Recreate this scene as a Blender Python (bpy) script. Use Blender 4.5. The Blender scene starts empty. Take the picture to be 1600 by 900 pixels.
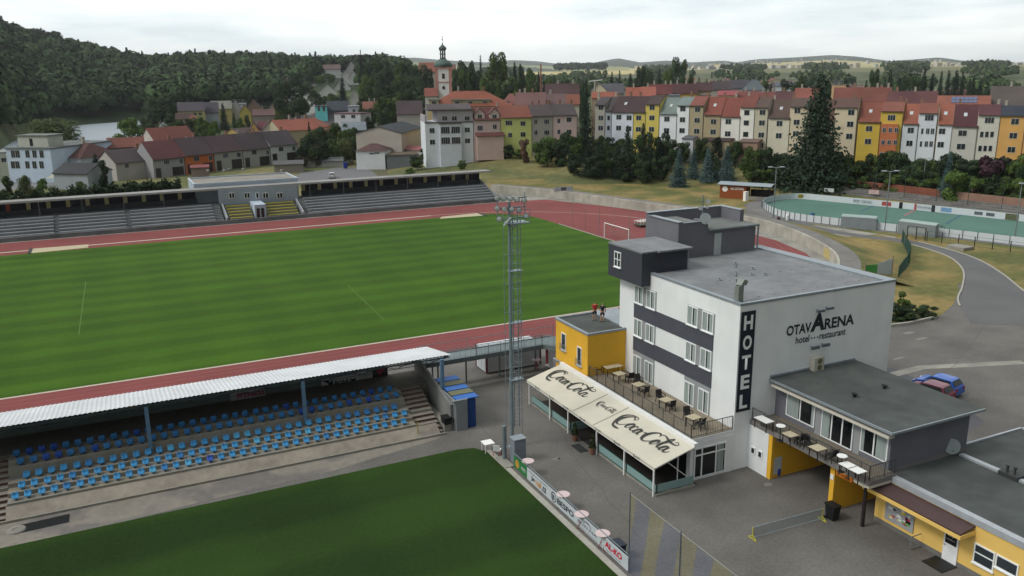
import bpy, math, random
import numpy as np
from mathutils import Vector, Matrix
rnd = random.Random(7)
S = bpy.context.scene
# ---------------------------------------------------------------- camera, sky, sun, exposure
CF, CTH, CRO, CYAW, CH = 1322.57, math.radians(14.291), math.radians(-.6815), math.radians(25.569), 26.956
_f = np.array([math.sin(CYAW)*math.cos(CTH), math.cos(CYAW)*math.cos(CTH), -math.sin(CTH)])
_r = np.array([math.cos(CYAW), -math.sin(CYAW), 0.0]); _u = np.cross(_r, _f)
_c, _s = math.cos(CRO), math.sin(CRO)
CR, CU = _c*_r+_s*_u, -_s*_r+_c*_u
cd = bpy.data.cameras.new('camera'); cam = bpy.data.objects.new('camera', cd); S.collection.objects.link(cam)
cd.sensor_width = 36; cd.lens = CF*36/1600; cd.clip_start = 0.5; cd.clip_end = 30000
cam.matrix_world = Matrix(((CR[0], CU[0], -_f[0], 0), (CR[1], CU[1], -_f[1], 0), (CR[2], CU[2], -_f[2], CH), (0, 0, 0, 1)))
S.camera = cam
SUN_EL, SUN_AZ = 46, -84      # azimuth measured from +Y towards +X
w = bpy.data.worlds.new('World'); S.world = w; w.use_nodes = True
nt = w.node_tree; nt.nodes.clear()
out = nt.nodes.new('ShaderNodeOutputWorld'); bg = nt.nodes.new('ShaderNodeBackground'); bg.inputs[1].default_value = .1
sky = nt.nodes.new('ShaderNodeTexSky'); sky.sky_type = 'NISHITA'; sky.sun_disc = False
sky.sun_elevation = math.radians(SUN_EL); sky.sun_rotation = math.radians(SUN_AZ)
tc = nt.nodes.new('ShaderNodeTexCoord'); mp = nt.nodes.new('ShaderNodeMapping'); mp.inputs['Scale'].default_value = (1, 1, 6)
nz = nt.nodes.new('ShaderNodeTexNoise'); nz.inputs['Scale'].default_value = 2.3; nz.inputs['Detail'].default_value = 7; nz.inputs['Roughness'].default_value = .55
cr = nt.nodes.new('ShaderNodeValToRGB'); cr.color_ramp.elements[0].position = .38; cr.color_ramp.elements[0].color = (6.6, 7.3, 7.6, 1)
cr.color_ramp.elements[1].position = .6; cr.color_ramp.elements[1].color = (10.6, 10.8, 10.5, 1)
mx = nt.nodes.new('ShaderNodeMix'); mx.data_type = 'RGBA'; mx.inputs[0].default_value = .9
L = nt.links.new
L(tc.outputs['Generated'], mp.inputs[0]); L(mp.outputs[0], nz.inputs['Vector']); L(nz.outputs[0], cr.inputs[0])
dt = nt.nodes.new('ShaderNodeVectorMath'); dt.operation = 'DOT_PRODUCT'; dt.inputs[1].default_value = (-.38, .84, .38)
mr = nt.nodes.new('ShaderNodeMapRange'); mr.inputs[1].default_value = -.5; mr.inputs[2].default_value = .22; mr.inputs[3].default_value = .14; mr.inputs[4].default_value = 1.3
vs_ = nt.nodes.new('ShaderNodeVectorMath'); vs_.operation = 'SCALE'
L(tc.outputs['Generated'], dt.inputs[0]); L(dt.outputs['Value'], mr.inputs[0]); L(cr.outputs[0], vs_.inputs[0]); L(mr.outputs[0], vs_.inputs['Scale'])
L(sky.outputs[0], mx.inputs[6]); L(vs_.outputs[0], mx.inputs[7]); L(mx.outputs[2], bg.inputs[0]); L(bg.outputs[0], out.inputs[0])
sl = bpy.data.lights.new('sun', 'SUN'); sl.energy = 1.5; sl.angle = math.radians(14); sl.color = (1, .96, .9)
so = bpy.data.objects.new('sun', sl); S.collection.objects.link(so)
_sd = Vector((math.sin(math.radians(SUN_AZ))*math.cos(math.radians(SUN_EL)), math.cos(math.radians(SUN_AZ))*math.cos(math.radians(SUN_EL)), math.sin(math.radians(SUN_EL))))
so.rotation_euler = _sd.to_track_quat('Z', 'Y').to_euler(); so.location = (0, 0, 200)
S.view_settings.view_transform = 'Standard'; S.view_settings.look = 'None'; S.view_settings.gamma = 1
S.view_settings.exposure = 0.06
S.view_settings.use_curve_mapping = False

# ---------------------------------------------------------------- where a ray of the surveyed view meets a level or a plane
def ray(x, y): return _f + CR*(x-800)/CF + CU*(450-y)/CF
def G(x, y, z=0):
    d = ray(x, y); t = (z-CH)/d[2]; return (d[0]*t, d[1]*t, z)
def on(x, y, ax, v):
    d = ray(x, y); o = np.array([0, 0, CH]); t = (v-o[ax])/d[ax]; p = o+d*t; return tuple(p)
def onplane(x, y, P, n):
    d = ray(x, y); n = np.array(n); t = ((np.array(P)-np.array([0, 0, CH]))@n)/(d@n); return np.array([0, 0, CH])+d*t
def at(x, D):
    d = ray(x, 115); h = math.hypot(d[0], d[1]); return (d[0]/h*D, d[1]/h*D)
def pxx(X, Y):
    v = np.array([X, Y, -CH*0.3]); zc = v@_f; return 800+CF*(v@CR)/zc if zc > 1 else (5000 if X > 0 else -5000)

# ---------------------------------------------------------------- objects
ORG = {}
def tag(o, label=None, cat=None, group=None, kind=None):
    if label: o['label'] = label
    if cat: o['category'] = cat
    if group: o['group'] = group
    if kind: o['kind'] = kind
    return o
def thing(name, label, cat, loc=(0, 0, 0), group=None):
    o = bpy.data.objects.new(name, None); o.empty_display_size = .3; S.collection.objects.link(o)
    o.location = loc; ORG[o.name] = tuple(loc); return tag(o, label, cat, group)
class MB:
    def __init__(s): s.v = []; s.f = []; s.m = []; s.c = []
    def add(s, vs, fs, m=0):
        k = len(s.v); s.c.append((k, len(s.f))); s.v += [tuple(map(float, p)) for p in vs]; s.f += [tuple(i+k for i in f) for f in fs]; s.m += [m]*len(fs); return s
    def box(s, a, b, m=0):
        x0, y0, z0 = a; x1, y1, z1 = b
        return s.add([(x0,y0,z0),(x1,y0,z0),(x1,y1,z0),(x0,y1,z0),(x0,y0,z1),(x1,y0,z1),(x1,y1,z1),(x0,y1,z1)],
                     [(0,3,2,1),(4,5,6,7),(0,1,5,4),(1,2,6,5),(2,3,7,6),(3,0,4,7)], m)
    def bar(s, a, b, w, h=None, m=0, n=4):
        a = Vector(a); b = Vector(b); d = (b-a).normalized(); h = h or w
        up = Vector((0, 0, 1)) if abs(d.z) < .95 else Vector((0, 1, 0))
        r = d.cross(up).normalized(); u = r.cross(d)
        if n == 4: off = [(-1,-1),(1,-1),(1,1),(-1,1)]
        else: off = [(math.cos(2*math.pi*i/n), math.sin(2*math.pi*i/n)) for i in range(n)]
        vs = [p+r*(o[0]*w/2)+u*(o[1]*h/2) for p in (a, b) for o in off]
        fs = [tuple(range(n-1, -1, -1)), tuple(range(n, 2*n))]+[(i, (i+1) % n, n+(i+1) % n, n+i) for i in range(n)]
        return s.add(vs, fs, m)
    def tube(s, pts, r, n=6, m=0):
        for a, b in zip(pts[:-1], pts[1:]): s.bar(a, b, 2*r, 2*r, m, n)
        return s
    def lathe(s, c, prof, n=16, m=0):
        vs = []; fs = []
        for (r, z) in prof:
            for i in range(n): vs.append((c[0]+r*math.cos(2*math.pi*i/n), c[1]+r*math.sin(2*math.pi*i/n), c[2]+z))
        for j in range(len(prof)-1):
            for i in range(n): fs.append((j*n+i, j*n+(i+1) % n, (j+1)*n+(i+1) % n, (j+1)*n+i))
        fs.append(tuple(range(n-1, -1, -1))); fs.append(tuple(range((len(prof)-1)*n, len(prof)*n)))
        return s.add(vs, fs, m)
    def prism(s, poly, z0, z1, m=0):
        n = len(poly); vs = [(p[0], p[1], z0) for p in poly]+[(p[0], p[1], z1) for p in poly]
        return s.add(vs, [tuple(range(n-1, -1, -1)), tuple(range(n, 2*n))]+[(i, (i+1) % n, n+(i+1) % n, n+i) for i in range(n)], m)
    def ext(s, poly3, d, m=0):   # planar polygon extruded along vector d
        n = len(poly3); d = np.array(d, float); vs = [np.array(p, float) for p in poly3]; vs += [p+d for p in vs]
        return s.add(vs, [tuple(range(n-1, -1, -1)), tuple(range(n, 2*n))]+[(i, (i+1) % n, n+(i+1) % n, n+i) for i in range(n)], m)
    def quad(s, a, b, c, d, m=0): return s.add([a, b, c, d], [(0, 1, 2, 3)], m)
    def xf(s, M):
        s.v = [tuple(M @ Vector(p)) for p in s.v]; return s
    def build(s, name, mat, parent=None, loc=None, smooth=False, label=None, kind=None, split=False):
        if split and len(s.c) > 1:
            o = None
            for i, (k, f) in enumerate(s.c):
                k2, f2 = s.c[i+1] if i+1 < len(s.c) else (len(s.v), len(s.f)); q = MB(); q.v = s.v[k:k2]; q.f = [tuple(j-k for j in ff) for ff in s.f[f:f2]]; q.m = s.m[f:f2]
                o = q.build(name, mat, parent, loc, smooth, label, kind)
            return o
        me = bpy.data.meshes.new(name)
        o0 = ORG[parent.name] if parent is not None else (loc or (0, 0, 0))
        me.from_pydata([(p[0]-o0[0], p[1]-o0[1], p[2]-o0[2]) for p in s.v], [], s.f)
        for mm in (mat if isinstance(mat, (list, tuple)) else [mat]): me.materials.append(mm)
        if isinstance(mat, (list, tuple)): me.polygons.foreach_set('material_index', s.m)
        if smooth: me.polygons.foreach_set('use_smooth', [True]*len(s.f))
        o = bpy.data.objects.new(name, me); S.collection.objects.link(o)
        if parent is not None: o.parent = parent; ORG[o.name] = o0
        else: o.location = o0; ORG[o.name] = o0
        if label: o['label'] = label
        if kind: o['kind'] = kind
        me.update(); return o
def copy_tree(o, parent=None):
    c = o.copy(); S.collection.objects.link(c)
    if parent is not None: c.parent = parent
    for ch in list(o.children): copy_tree(ch, c)
    return c
def place(proto, used, loc, rot=0, sc=None, label=None):
    o = proto if not used else copy_tree(proto)
    o.location = loc; o.rotation_euler = (0, 0, rot)
    if sc is not None: o.scale = sc if isinstance(sc, (tuple, list)) else (sc, sc, sc)
    if label: o['label'] = label
    return o
ORD = ['first', 'second', 'third', 'fourth', 'fifth', 'sixth', 'seventh', 'eighth', 'ninth', 'tenth', 'eleventh', 'twelfth', 'thirteenth', 'fourteenth', 'fifteenth', 'sixteenth', 'seventeenth', 'eighteenth', 'nineteenth', 'twentieth']

# ---------------------------------------------------------------- materials
def lin(h):
    h = h.lstrip('#'); c = [int(h[i:i+2], 16)/255 for i in (0, 2, 4)]
    return tuple(((x+.055)/1.055)**2.4 if x > .04045 else x/12.92 for x in c)
MATS = {}
def M(name, col, rough=.8, var=.15, sc=1.5, sc2=None, bump=0, metal=0, spec=.3, var2=.0, col2=None, alpha=1, stretch=None):
    if name in MATS: return MATS[name]
    if isinstance(col, str): col = lin(col)
    m = bpy.data.materials.new(name); m.use_nodes = True; t = m.node_tree; b = t.nodes['Principled BSDF']
    b.inputs['Roughness'].default_value = rough; b.inputs['Metallic'].default_value = metal
    b.inputs['Specular IOR Level'].default_value = spec
    g = t.nodes.new('ShaderNodeNewGeometry'); n = t.nodes.new('ShaderNodeTexNoise'); n.inputs['Scale'].default_value = sc; n.inputs['Detail'].default_value = 5
    vec = g.outputs['Position']
    if stretch:
        mp = t.nodes.new('ShaderNodeMapping'); mp.inputs['Scale'].default_value = stretch; t.links.new(vec, mp.inputs[0]); vec = mp.outputs[0]
    t.links.new(vec, n.inputs['Vector'])
    r = t.nodes.new('ShaderNodeMapRange'); r.inputs[1].default_value = .25; r.inputs[2].default_value = .75
    r.inputs[3].default_value = 1-var; r.inputs[4].default_value = 1+var; t.links.new(n.outputs[0], r.inputs[0])
    val = r.outputs[0]
    if var2:
        n2 = t.nodes.new('ShaderNodeTexNoise'); n2.inputs['Scale'].default_value = sc2 or sc*.12; n2.inputs['Detail'].default_value = 3; t.links.new(g.outputs['Position'], n2.inputs['Vector'])
        r2 = t.nodes.new('ShaderNodeMapRange'); r2.inputs[1].default_value = .3; r2.inputs[2].default_value = .7; r2.inputs[3].default_value = 1-var2; r2.inputs[4].default_value = 1+var2
        t.links.new(n2.outputs[0], r2.inputs[0]); mm = t.nodes.new('ShaderNodeMath'); mm.operation = 'MULTIPLY'
        t.links.new(val, mm.inputs[0]); t.links.new(r2.outputs[0], mm.inputs[1]); val = mm.outputs[0]
    vm = t.nodes.new('ShaderNodeVectorMath'); vm.operation = 'SCALE'; t.links.new(val, vm.inputs['Scale'])
    if col2 is not None:
        if isinstance(col2, str): col2 = lin(col2)
        mc = t.nodes.new('ShaderNodeMix'); mc.data_type = 'RGBA'; n3 = t.nodes.new('ShaderNodeTexNoise'); n3.inputs['Scale'].default_value = (sc2 or sc*.3); n3.inputs['Detail'].default_value = 6
        t.links.new(vec, n3.inputs['Vector'])
        r3 = t.nodes.new('ShaderNodeMapRange'); r3.inputs[1].default_value = .42; r3.inputs[2].default_value = .58; t.links.new(n3.outputs[0], r3.inputs[0]); t.links.new(r3.outputs[0], mc.inputs[0])
        mc.inputs[6].default_value = (*col, 1); mc.inputs[7].default_value = (*col2, 1); t.links.new(mc.outputs[2], vm.inputs[0])
    else: vm.inputs[0].default_value = col
    t.links.new(vm.outputs[0], b.inputs['Base Color'])
    if bump:
        bp = t.nodes.new('ShaderNodeBump'); bp.inputs['Strength'].default_value = bump; bp.inputs['Distance'].default_value = .05
        nb = t.nodes.new('ShaderNodeTexNoise'); nb.inputs['Scale'].default_value = sc*6; nb.inputs['Detail'].default_value = 4; t.links.new(vec, nb.inputs['Vector'])
        t.links.new(nb.outputs[0], bp.inputs['Height']); t.links.new(bp.outputs[0], b.inputs['Normal'])
    if alpha < 1: b.inputs['Alpha'].default_value = alpha
    MATS[name] = m; return m
def glassy(name, col, rough=.08, alpha=1):
    m = M(name, col, rough, .05, 1, spec=.6, alpha=alpha); return m
def nodes(m): return m.node_tree, m.node_tree.nodes['Principled BSDF']
def netmat(name, col, step=.12, th=.012, ax=(0, 2)):      # a real mesh of strands: opaque where a strand runs, open elsewhere
    m = bpy.data.materials.new(name); m.use_nodes = True; t, b = nodes(m); b.inputs['Base Color'].default_value = (*lin(col), 1); b.inputs['Roughness'].default_value = .7
    g = t.nodes.new('ShaderNodeNewGeometry'); sx = t.nodes.new('ShaderNodeSeparateXYZ'); t.links.new(g.outputs['Position'], sx.inputs[0])
    o = []
    for a in ax:
        md = t.nodes.new('ShaderNodeMath'); md.operation = 'PINGPONG'; md.inputs[1].default_value = step/2; t.links.new(sx.outputs[a], md.inputs[0])
        lt = t.nodes.new('ShaderNodeMath'); lt.operation = 'LESS_THAN'; lt.inputs[1].default_value = th/2; t.links.new(md.outputs[0], lt.inputs[0]); o.append(lt)
    mxm = t.nodes.new('ShaderNodeMath'); mxm.operation = 'MAXIMUM'; t.links.new(o[0].outputs[0], mxm.inputs[0]); t.links.new(o[1].outputs[0], mxm.inputs[1])
    t.links.new(mxm.outputs[0], b.inputs['Alpha']); return m

WHITE = M('white_render', (.74, .76, .76), .85, .03, 1.0, sc2=.5, var2=.05, bump=.05, stretch=(2.2, 2.2, .12))
WHITEP = M('white_paint', (.78, .78, .76), .4, .03, 2)
ANTH = M('anthracite_render', '#4b4d56', .8, .08, 2, bump=.05)
ANTHD = M('anthracite_cladding', '#3b3d45', .75, .08, 2)
GREYW = M('grey_render', '#7c7c80', .85, .08, 1)
GREYW2 = M('mid_grey_panel', '#8f9294', .8, .06, 1)
YELLOW = M('yellow_render', (.72, .40, .035), .8, .08, .8, var2=.05)
YELLOWL = M('light_yellow_render', (.75, .50, .14), .8, .07, .8)
ROOFG = M('grey_felt_roof', '#787a7c', .9, .14, 1.2, var2=.14, sc2=.35, bump=.2)
ROOFD = M('dark_felt_roof', '#4a4e4c', .92, .16, 1.0, var2=.18, sc2=.3, bump=.2)
METALF = M('zinc_flashing', '#8e969c', .5, .1, 2, metal=.3)
METALG = M('galvanised_steel', '#7d878b', .55, .12, 3, metal=.3)
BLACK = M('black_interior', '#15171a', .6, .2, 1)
BLACKP = M('black_plastic', '#1d1f20', .5, .1, 4)
GLASS = M('window_glass', '#2c343a', .06, .25, .9, spec=.8)
GLASSD = M('dark_window_glass', '#14181b', .08, .2, .9, spec=.7)
CURT = M('curtain', '#8f9a98', .8, .22, 7, stretch=(1, 1, .05))
FRAME = M('white_frame', (.78, .8, .8), .35, .03, 3)
ASPH = M('asphalt', '#65625e', .92, .17, 5, var2=.22, sc2=.22, bump=.3)
CONC = M('concrete', '#8b8880', .9, .14, 1.6, var2=.22, sc2=.3, bump=.15)
CONCD = M('stained_concrete', '#6c6a66', .92, .16, 1.3, var2=.25, sc2=.25, bump=.15)
TIMBER = M('brown_timber_steps', '#5a3f3b', .85, .25, 3)
KERB = M('kerb_stone', '#a09d94', .85, .12, 3)
LINE = M('white_line_paint', (.72, .72, .68), .7, .12, 2)
def ribbon(mb, pts, w, z=0, m=0, close=False):
    pts = [np.array(p[:2], float) for p in pts]; n = len(pts); Lp = []; Rp = []
    for i in range(n):
        a = pts[i-1] if (i > 0 or close) else pts[i]; b = pts[(i+1) % n] if (i < n-1 or close) else pts[i]
        d = b-a; d /= np.linalg.norm(d); q = np.array([-d[1], d[0]])*w/2; Lp.append(pts[i]+q); Rp.append(pts[i]-q)
    for i in range(n if close else n-1):
        j = (i+1) % n; mb.quad((*Rp[i], z), (*Rp[j], z), (*Lp[j], z), (*Lp[i], z), m)
    return mb
def smooth_pts(pts, n=8, close=False):
    P = [np.array(p, float) for p in pts]; N = len(P); o = []
    for i in range(N if close else N-1):
        if close: p0, p1, p2, p3 = P[i-1], P[i], P[(i+1) % N], P[(i+2) % N]
        else: p0, p1, p2, p3 = P[max(i-1, 0)], P[i], P[i+1], P[min(i+2, N-1)]
        for k in range(n):
            t = k/n; o.append(.5*((2*p1)+(p2-p0)*t+(2*p0-5*p1+4*p2-p3)*t*t+(3*p1-p0-3*p2+p3)*t**3))
    if not close: o.append(P[-1])
    return o
def sheet(name, poly, z, mat):
    me = bpy.data.meshes.new(name); bm_v = [(p[0], p[1], z) for p in poly]
    from mathutils.geometry import tessellate_polygon
    tris = tessellate_polygon([[Vector((p[0], p[1], 0)) for p in poly]])
    area = sum(poly[i][0]*poly[(i+1) % len(poly)][1]-poly[(i+1) % len(poly)][0]*poly[i][1] for i in range(len(poly)))
    fs = []
    for t in tris:
        a, b, c = [poly[i] for i in t]; cr_ = (b[0]-a[0])*(c[1]-a[1])-(b[1]-a[1])*(c[0]-a[0])
        fs.append(tuple(t) if cr_ > 0 else tuple(reversed(t)))
    me.from_pydata(bm_v, [], fs); me.materials.append(mat); o = bpy.data.objects.new(name, me); S.collection.objects.link(o); o['kind'] = 'structure'
    return o
# lettering: a text turned into a thin mesh and laid on a surface, its box fitted to the width and height given
def text(s, name, mat, parent, org, right, up, width, height, bold=0, shear=0, depth=.02):
    c = bpy.data.curves.new('txt', 'FONT'); c.body = s; c.size = 1; c.extrude = 0; c.offset = bold; c.shear = shear; c.resolution_u = 3
    t = bpy.data.objects.new('txt', c); S.collection.objects.link(t); dg = bpy.context.evaluated_depsgraph_get()
    me = bpy.data.meshes.new_from_object(t.evaluated_get(dg)); bpy.data.objects.remove(t); bpy.data.curves.remove(c)
    co = np.array([v.co[:2] for v in me.vertices]); mn = co.min(0); mxx = co.max(0)
    R_ = np.array(right, float); R_ /= np.linalg.norm(R_); U_ = np.array(up, float); U_ -= R_*(R_@U_); U_ /= np.linalg.norm(U_); N_ = np.cross(R_, U_)
    o0 = np.array(ORG[parent.name]) if parent is not None else np.zeros(3)
    for v in me.vertices:
        q = (np.array(v.co[:2])-mn)/(mxx-mn); p = np.array(org)+R_*q[0]*width+U_*q[1]*height+N_*depth-o0; v.co = p
    me.materials.clear(); me.materials.append(mat); me.name = name
    o = bpy.data.objects.new(name, me); S.collection.objects.link(o)
    if parent is not None: o.parent = parent; ORG[o.name] = tuple(o0)
    return o
# ================================================================ the setting: terrain, lawns, tracks, yards
def zat(x, y, D):            # height of a sight line (view x, y) at distance D
    d = ray(x, y); return CH+d[2]/math.hypot(d[0], d[1])*D
RA = [(-900,104),(-300,100),(0,100),(230,95),(270,84),(325,79),(370,86),(420,95),(590,95),(620,90),(650,89),(690,93),(760,97),(800,93),(840,95),(870,99),(905,102),(930,97),(965,90),(1000,97),(1040,94),(1080,97),(1130,94),(1150,97),(1180,92),(1240,89),(1300,85),(1340,88),(1390,95),(1430,92),(1465,89),(1500,94),(1560,98),(1600,99),(1900,100),(2600,96)]
RL = [(-1200,-60),(-300,-30),(-100,2),(0,33),(60,56),(100,64),(140,78),(200,90),(235,97),(260,95),(300,93),(400,93),(470,94),(500,95),(540,92),(570,101),(620,102),(700,106),(780,109),(840,112)]
_ra = np.array(RA, float); _rl = np.array(RL, float)
def hterr(X, Y):
    r = math.hypot(X, Y); p = pxx(X, Y); p = max(-1500, min(3000, p))
    if Y < 0 and abs(X) < -Y*3: return -.06 if r < 500 else -.06+(r-500)*.01
    a = np.interp(p, _ra[:, 0], _ra[:, 1]); zA = zat(p, a, 6000)
    kl = 1-min(1, max(0, (p-600)/180))            # 1 on the wooded left, 0 right of the church
    zL0 = zat(p, np.interp(p, _rl[:, 0], _rl[:, 1]), 900)-9
    if p < 250:
        D = [0, 300, 400, 470, 560, 620, 900, 1300, 3000, 6000, 9000]; b = 560+min(60, (p-60)*.35) if p > 60 else 430+p*2.2
        D = [0, 312, 335, b-20, b, b+40, 900, 1300, 3000, 6000, 9000]
        Z = [-.06, -.06, -.9, -1.2, .2, 9, zL0, zL0*.8, 25, zA, zA*.4]
        zl = np.interp(r, D, Z)
        D2 = [0, 300, 420, 600, 900, 1300, 3000, 6000, 9000]; Z2 = [-.06, -.06, 5, 9, zL0, zL0*.8, 25, zA, zA*.4]
        k2 = min(1, max(0, (p-215)/35)); zl = zl*(1-k2)+np.interp(r, D2, Z2)*k2
    else:
        zl = np.interp(r, [0, 300, 420, 600, 900, 1300, 3000, 6000, 9000], [-.06, -.06, 5, 9, zL0, zL0*.8, 25, zA, zA*.4])
    kb = min(1, max(0, (p-430)/70))
    if kb > 0: zl = zl*(1-kb)+kb*np.interp(r, [0, 300, 420, 600, 750, 1000, 1400, 3000, 6000, 9000], [-.06, -.06, 7, 20, 27, 27, 26, 25, zA, zA*.4])
    ra_ = 210-max(0, p-1300)*.045; rb_ = 226-max(0, p-1250)*.1
    zr = np.interp(r, [0, ra_, rb_, 300, 500, 900, 1500, 2200, 3500, 6000, 9000], [-.06, -.06, 4, 5, 6, 8, 21, 29, 24, zA, zA*.4])
    if p < 950:
        zr2 = np.interp(r, [0, 222, 245, 300, 500, 900, 1500, 2200, 3500, 6000, 9000], [-.06, -.06, 3.5, 5, 7, 10, 22, 28, 24, zA, zA*.4]); k3 = min(1, max(0, (p-850)/100)); zr = zr2*(1-k3)+zr*k3
    return zl*kl+zr*(1-kl)
def far_row(p, r, z):    # land cover by place: 0 meadow and gardens, 1 wooded, 2 ripe field, 3 green field
    if r < 380: return 0
    y = 450-CF*np.array([0]) if False else 0
    return 0
def build_terrain():
    R_ = list(np.concatenate([np.linspace(2, 180, 10), np.linspace(190, 330, 29), np.geomspace(345, 1000, 40), np.geomspace(1040, 6900, 46)]))
    A = list(np.concatenate([np.linspace(-180, -20, 30), np.linspace(-17, 70, 260), np.linspace(73, 177, 22)]))
    vs = [(0, 0, -.06)]; fs = []; ms = []
    for r in R_:
        for a in A:
            X = r*math.sin(math.radians(a)); Y = r*math.cos(math.radians(a)); vs.append((X, Y, float(hterr(X, Y))))
    n = len(A); fr = random.Random(3)
    cover = {}
    for i in range(len(R_)-1):
        for j in range(n):
            k = (j+1) % n; fs.append((1+i*n+j, 1+(i+1)*n+j, 1+(i+1)*n+k, 1+i*n+k))
            r = R_[i]; X, Y, Z = vs[1+i*n+j]; p = pxx(X, Y); m = 0
            if r > 560 and p < 620: m = 1
            if 330 < r < 1500: m = max(m, 4) if m != 1 else 1
            if 1500 < r < 2100 and 640 < p < 990 and p > 800: m = 2
            if r >= 2100:
                m = 1 if (math.sin(p*.021+r*.0011)+math.sin(p*.008-r*.0019+2) > .55) else (2 if p > 980 else 3)
                if 2100 < r < 4800 and p > 1290: m = 2 if math.sin(r*.006+p*.01) > -.75 else 3
                if 3300 < r < 4400 and 990 < p < 1060: m = 2
                if 3300 < r < 4700 and 1100 < p < 1240: m = 2
                if 4700 < r: m = 1
            ms.append(m)
    for j in range(n): fs.append((0, 1+j, 1+(j+1) % n)); ms.append(0)
    me = bpy.data.meshes.new('terrain'); me.from_pydata(vs, [], fs)
    for mm in (M('meadow_ground', '#5a5f3a', .95, .25, .5, col2='#6f6a44', sc2=.06, var2=.2),
               M('wooded_ground', '#27351f', .98, .25, .05, var2=.2), M('ripe_field', '#a99a63', .95, .12, .01, col2='#b7a878', sc2=.003), M('green_field', '#6a7344', .95, .15, .01, col2='#94905a', sc2=.004), M('garden_ground', '#3a4528', .95, .25, .05, col2='#565a38', sc2=.02)):
        me.materials.append(mm)
    me.polygons.foreach_set('material_index', ms); me.polygons.foreach_set('use_smooth', [True]*len(fs))
    o = bpy.data.objects.new('terrain', me); S.collection.objects.link(o); o['kind'] = 'structure'
build_terrain()
WATER = M('river_water', '#87919a', .5, .08, .05, stretch=(1, 4, 1), spec=.6)
nt_, b_ = nodes(WATER); bpn = nt_.nodes.new('ShaderNodeBump'); bpn.inputs['Strength'].default_value = .9; bpn.inputs['Distance'].default_value = .6
wn = nt_.nodes.new('ShaderNodeTexNoise'); wn.inputs['Scale'].default_value = .7; wn.inputs['Detail'].default_value = 4
gn = nt_.nodes.new('ShaderNodeNewGeometry'); nt_.links.new(gn.outputs['Position'], wn.inputs['Vector']); nt_.links.new(wn.outputs[0], bpn.inputs['Height']); nt_.links.new(bpn.outputs[0], b_.inputs['Normal'])
sheet('river', [at(-200, 320), at(0, 318), at(100, 318), at(180, 325), at(215, 400), at(240, 520), at(245, 660), at(180, 640), at(100, 600), at(50, 560), at(0, 470), at(-200, 430)], -.4, WATER)

wr = MB(); ribbon(wr, [G(-60, 207, 0), G(60, 209, 0), G(125, 212, 0)], 5, -.3); wr.build('weir_foam', M('weir_foam', '#b9bfc4', .8, .2, .3, stretch=(.2, 3, 1)), kind='structure')
# lawns: mowing shows as faint bands both ways
def lawn(name, c1, c2, ang, w1, w2, k):
    m = bpy.data.materials.new(name); m.use_nodes = True; t, b = nodes(m); b.inputs['Roughness'].default_value = .95; b.inputs['Specular IOR Level'].default_value = .15
    g = t.nodes.new('ShaderNodeNewGeometry'); sp = t.nodes.new('ShaderNodeSeparateXYZ'); t.links.new(g.outputs['Position'], sp.inputs[0])
    def math_(op, a, bb=None, c=None):
        n = t.nodes.new('ShaderNodeMath'); n.operation = op
        for i, q in enumerate((a, bb, c)):
            if q is None: continue
            if isinstance(q, (int, float)): n.inputs[i].default_value = q
            else: t.links.new(q, n.inputs[i])
        return n.outputs[0]
    nz = t.nodes.new('ShaderNodeTexNoise'); nz.inputs['Scale'].default_value = .25; nz.inputs['Detail'].default_value = 6; t.links.new(g.outputs['Position'], nz.inputs['Vector'])
    yw = math_('ADD', sp.outputs[1], math_('MULTIPLY', nz.outputs[0], 2.2)); xw = math_('ADD', sp.outputs[0], math_('MULTIPLY', nz.outputs[0], 1.6))
    s1 = math_('SINE', math_('MULTIPLY', yw, 2*math.pi/w1)); s1 = math_('MULTIPLY', math_('MAXIMUM', math_('MINIMUM', math_('MULTIPLY', s1, 2.2), 1), -1), k)
    s2 = math_('SINE', math_('MULTIPLY', xw, 2*math.pi/w2)); s2 = math_('MULTIPLY', math_('MAXIMUM', math_('MINIMUM', math_('MULTIPLY', s2, 2.2), 1), -1), k*.35)
    n2 = t.nodes.new('ShaderNodeTexNoise'); n2.inputs['Scale'].default_value = 3.5; n2.inputs['Detail'].default_value = 6; n2.inputs['Roughness'].default_value = .7; t.links.new(g.outputs['Position'], n2.inputs['Vector'])
    n3 = t.nodes.new('ShaderNodeTexNoise'); n3.inputs['Scale'].default_value = .07; n3.inputs['Detail'].default_value = 5
    mpn = t.nodes.new('ShaderNodeMapping'); mpn.inputs['Scale'].default_value = (.5, 1.6, 1); t.links.new(g.outputs['Position'], mpn.inputs[0]); t.links.new(mpn.outputs[0], n3.inputs['Vector'])
    v = math_('ADD', math_('ADD', s1, s2), math_('ADD', math_('MULTIPLY', math_('SUBTRACT', n2.outputs[0], .5), .7), math_('MULTIPLY', math_('SUBTRACT', n3.outputs[0], .5), .9)))
    f = math_('ADD', v, .5); mc = t.nodes.new('ShaderNodeMix'); mc.data_type = 'RGBA'; mc.clamp_factor = True; t.links.new(f, mc.inputs[0])
    mc.inputs[6].default_value = (*lin(c1), 1); mc.inputs[7].default_value = (*lin(c2), 1); t.links.new(mc.outputs[2], b.inputs['Base Color'])
    bp = t.nodes.new('ShaderNodeBump'); bp.inputs['Strength'].default_value = .6; bp.inputs['Distance'].default_value = .05; n4 = t.nodes.new('ShaderNodeTexNoise'); n4.inputs['Scale'].default_value = 14; t.links.new(g.outputs['Position'], n4.inputs['Vector'])
    t.links.new(n4.outputs[0], bp.inputs['Height']); t.links.new(bp.outputs[0], b.inputs['Normal']); return m
TART = M('red_tartan', '#7a3f3e', .92, .07, 1.2, var2=.12, sc2=.12, stretch=(.3, 3, 1), bump=.1)
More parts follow.
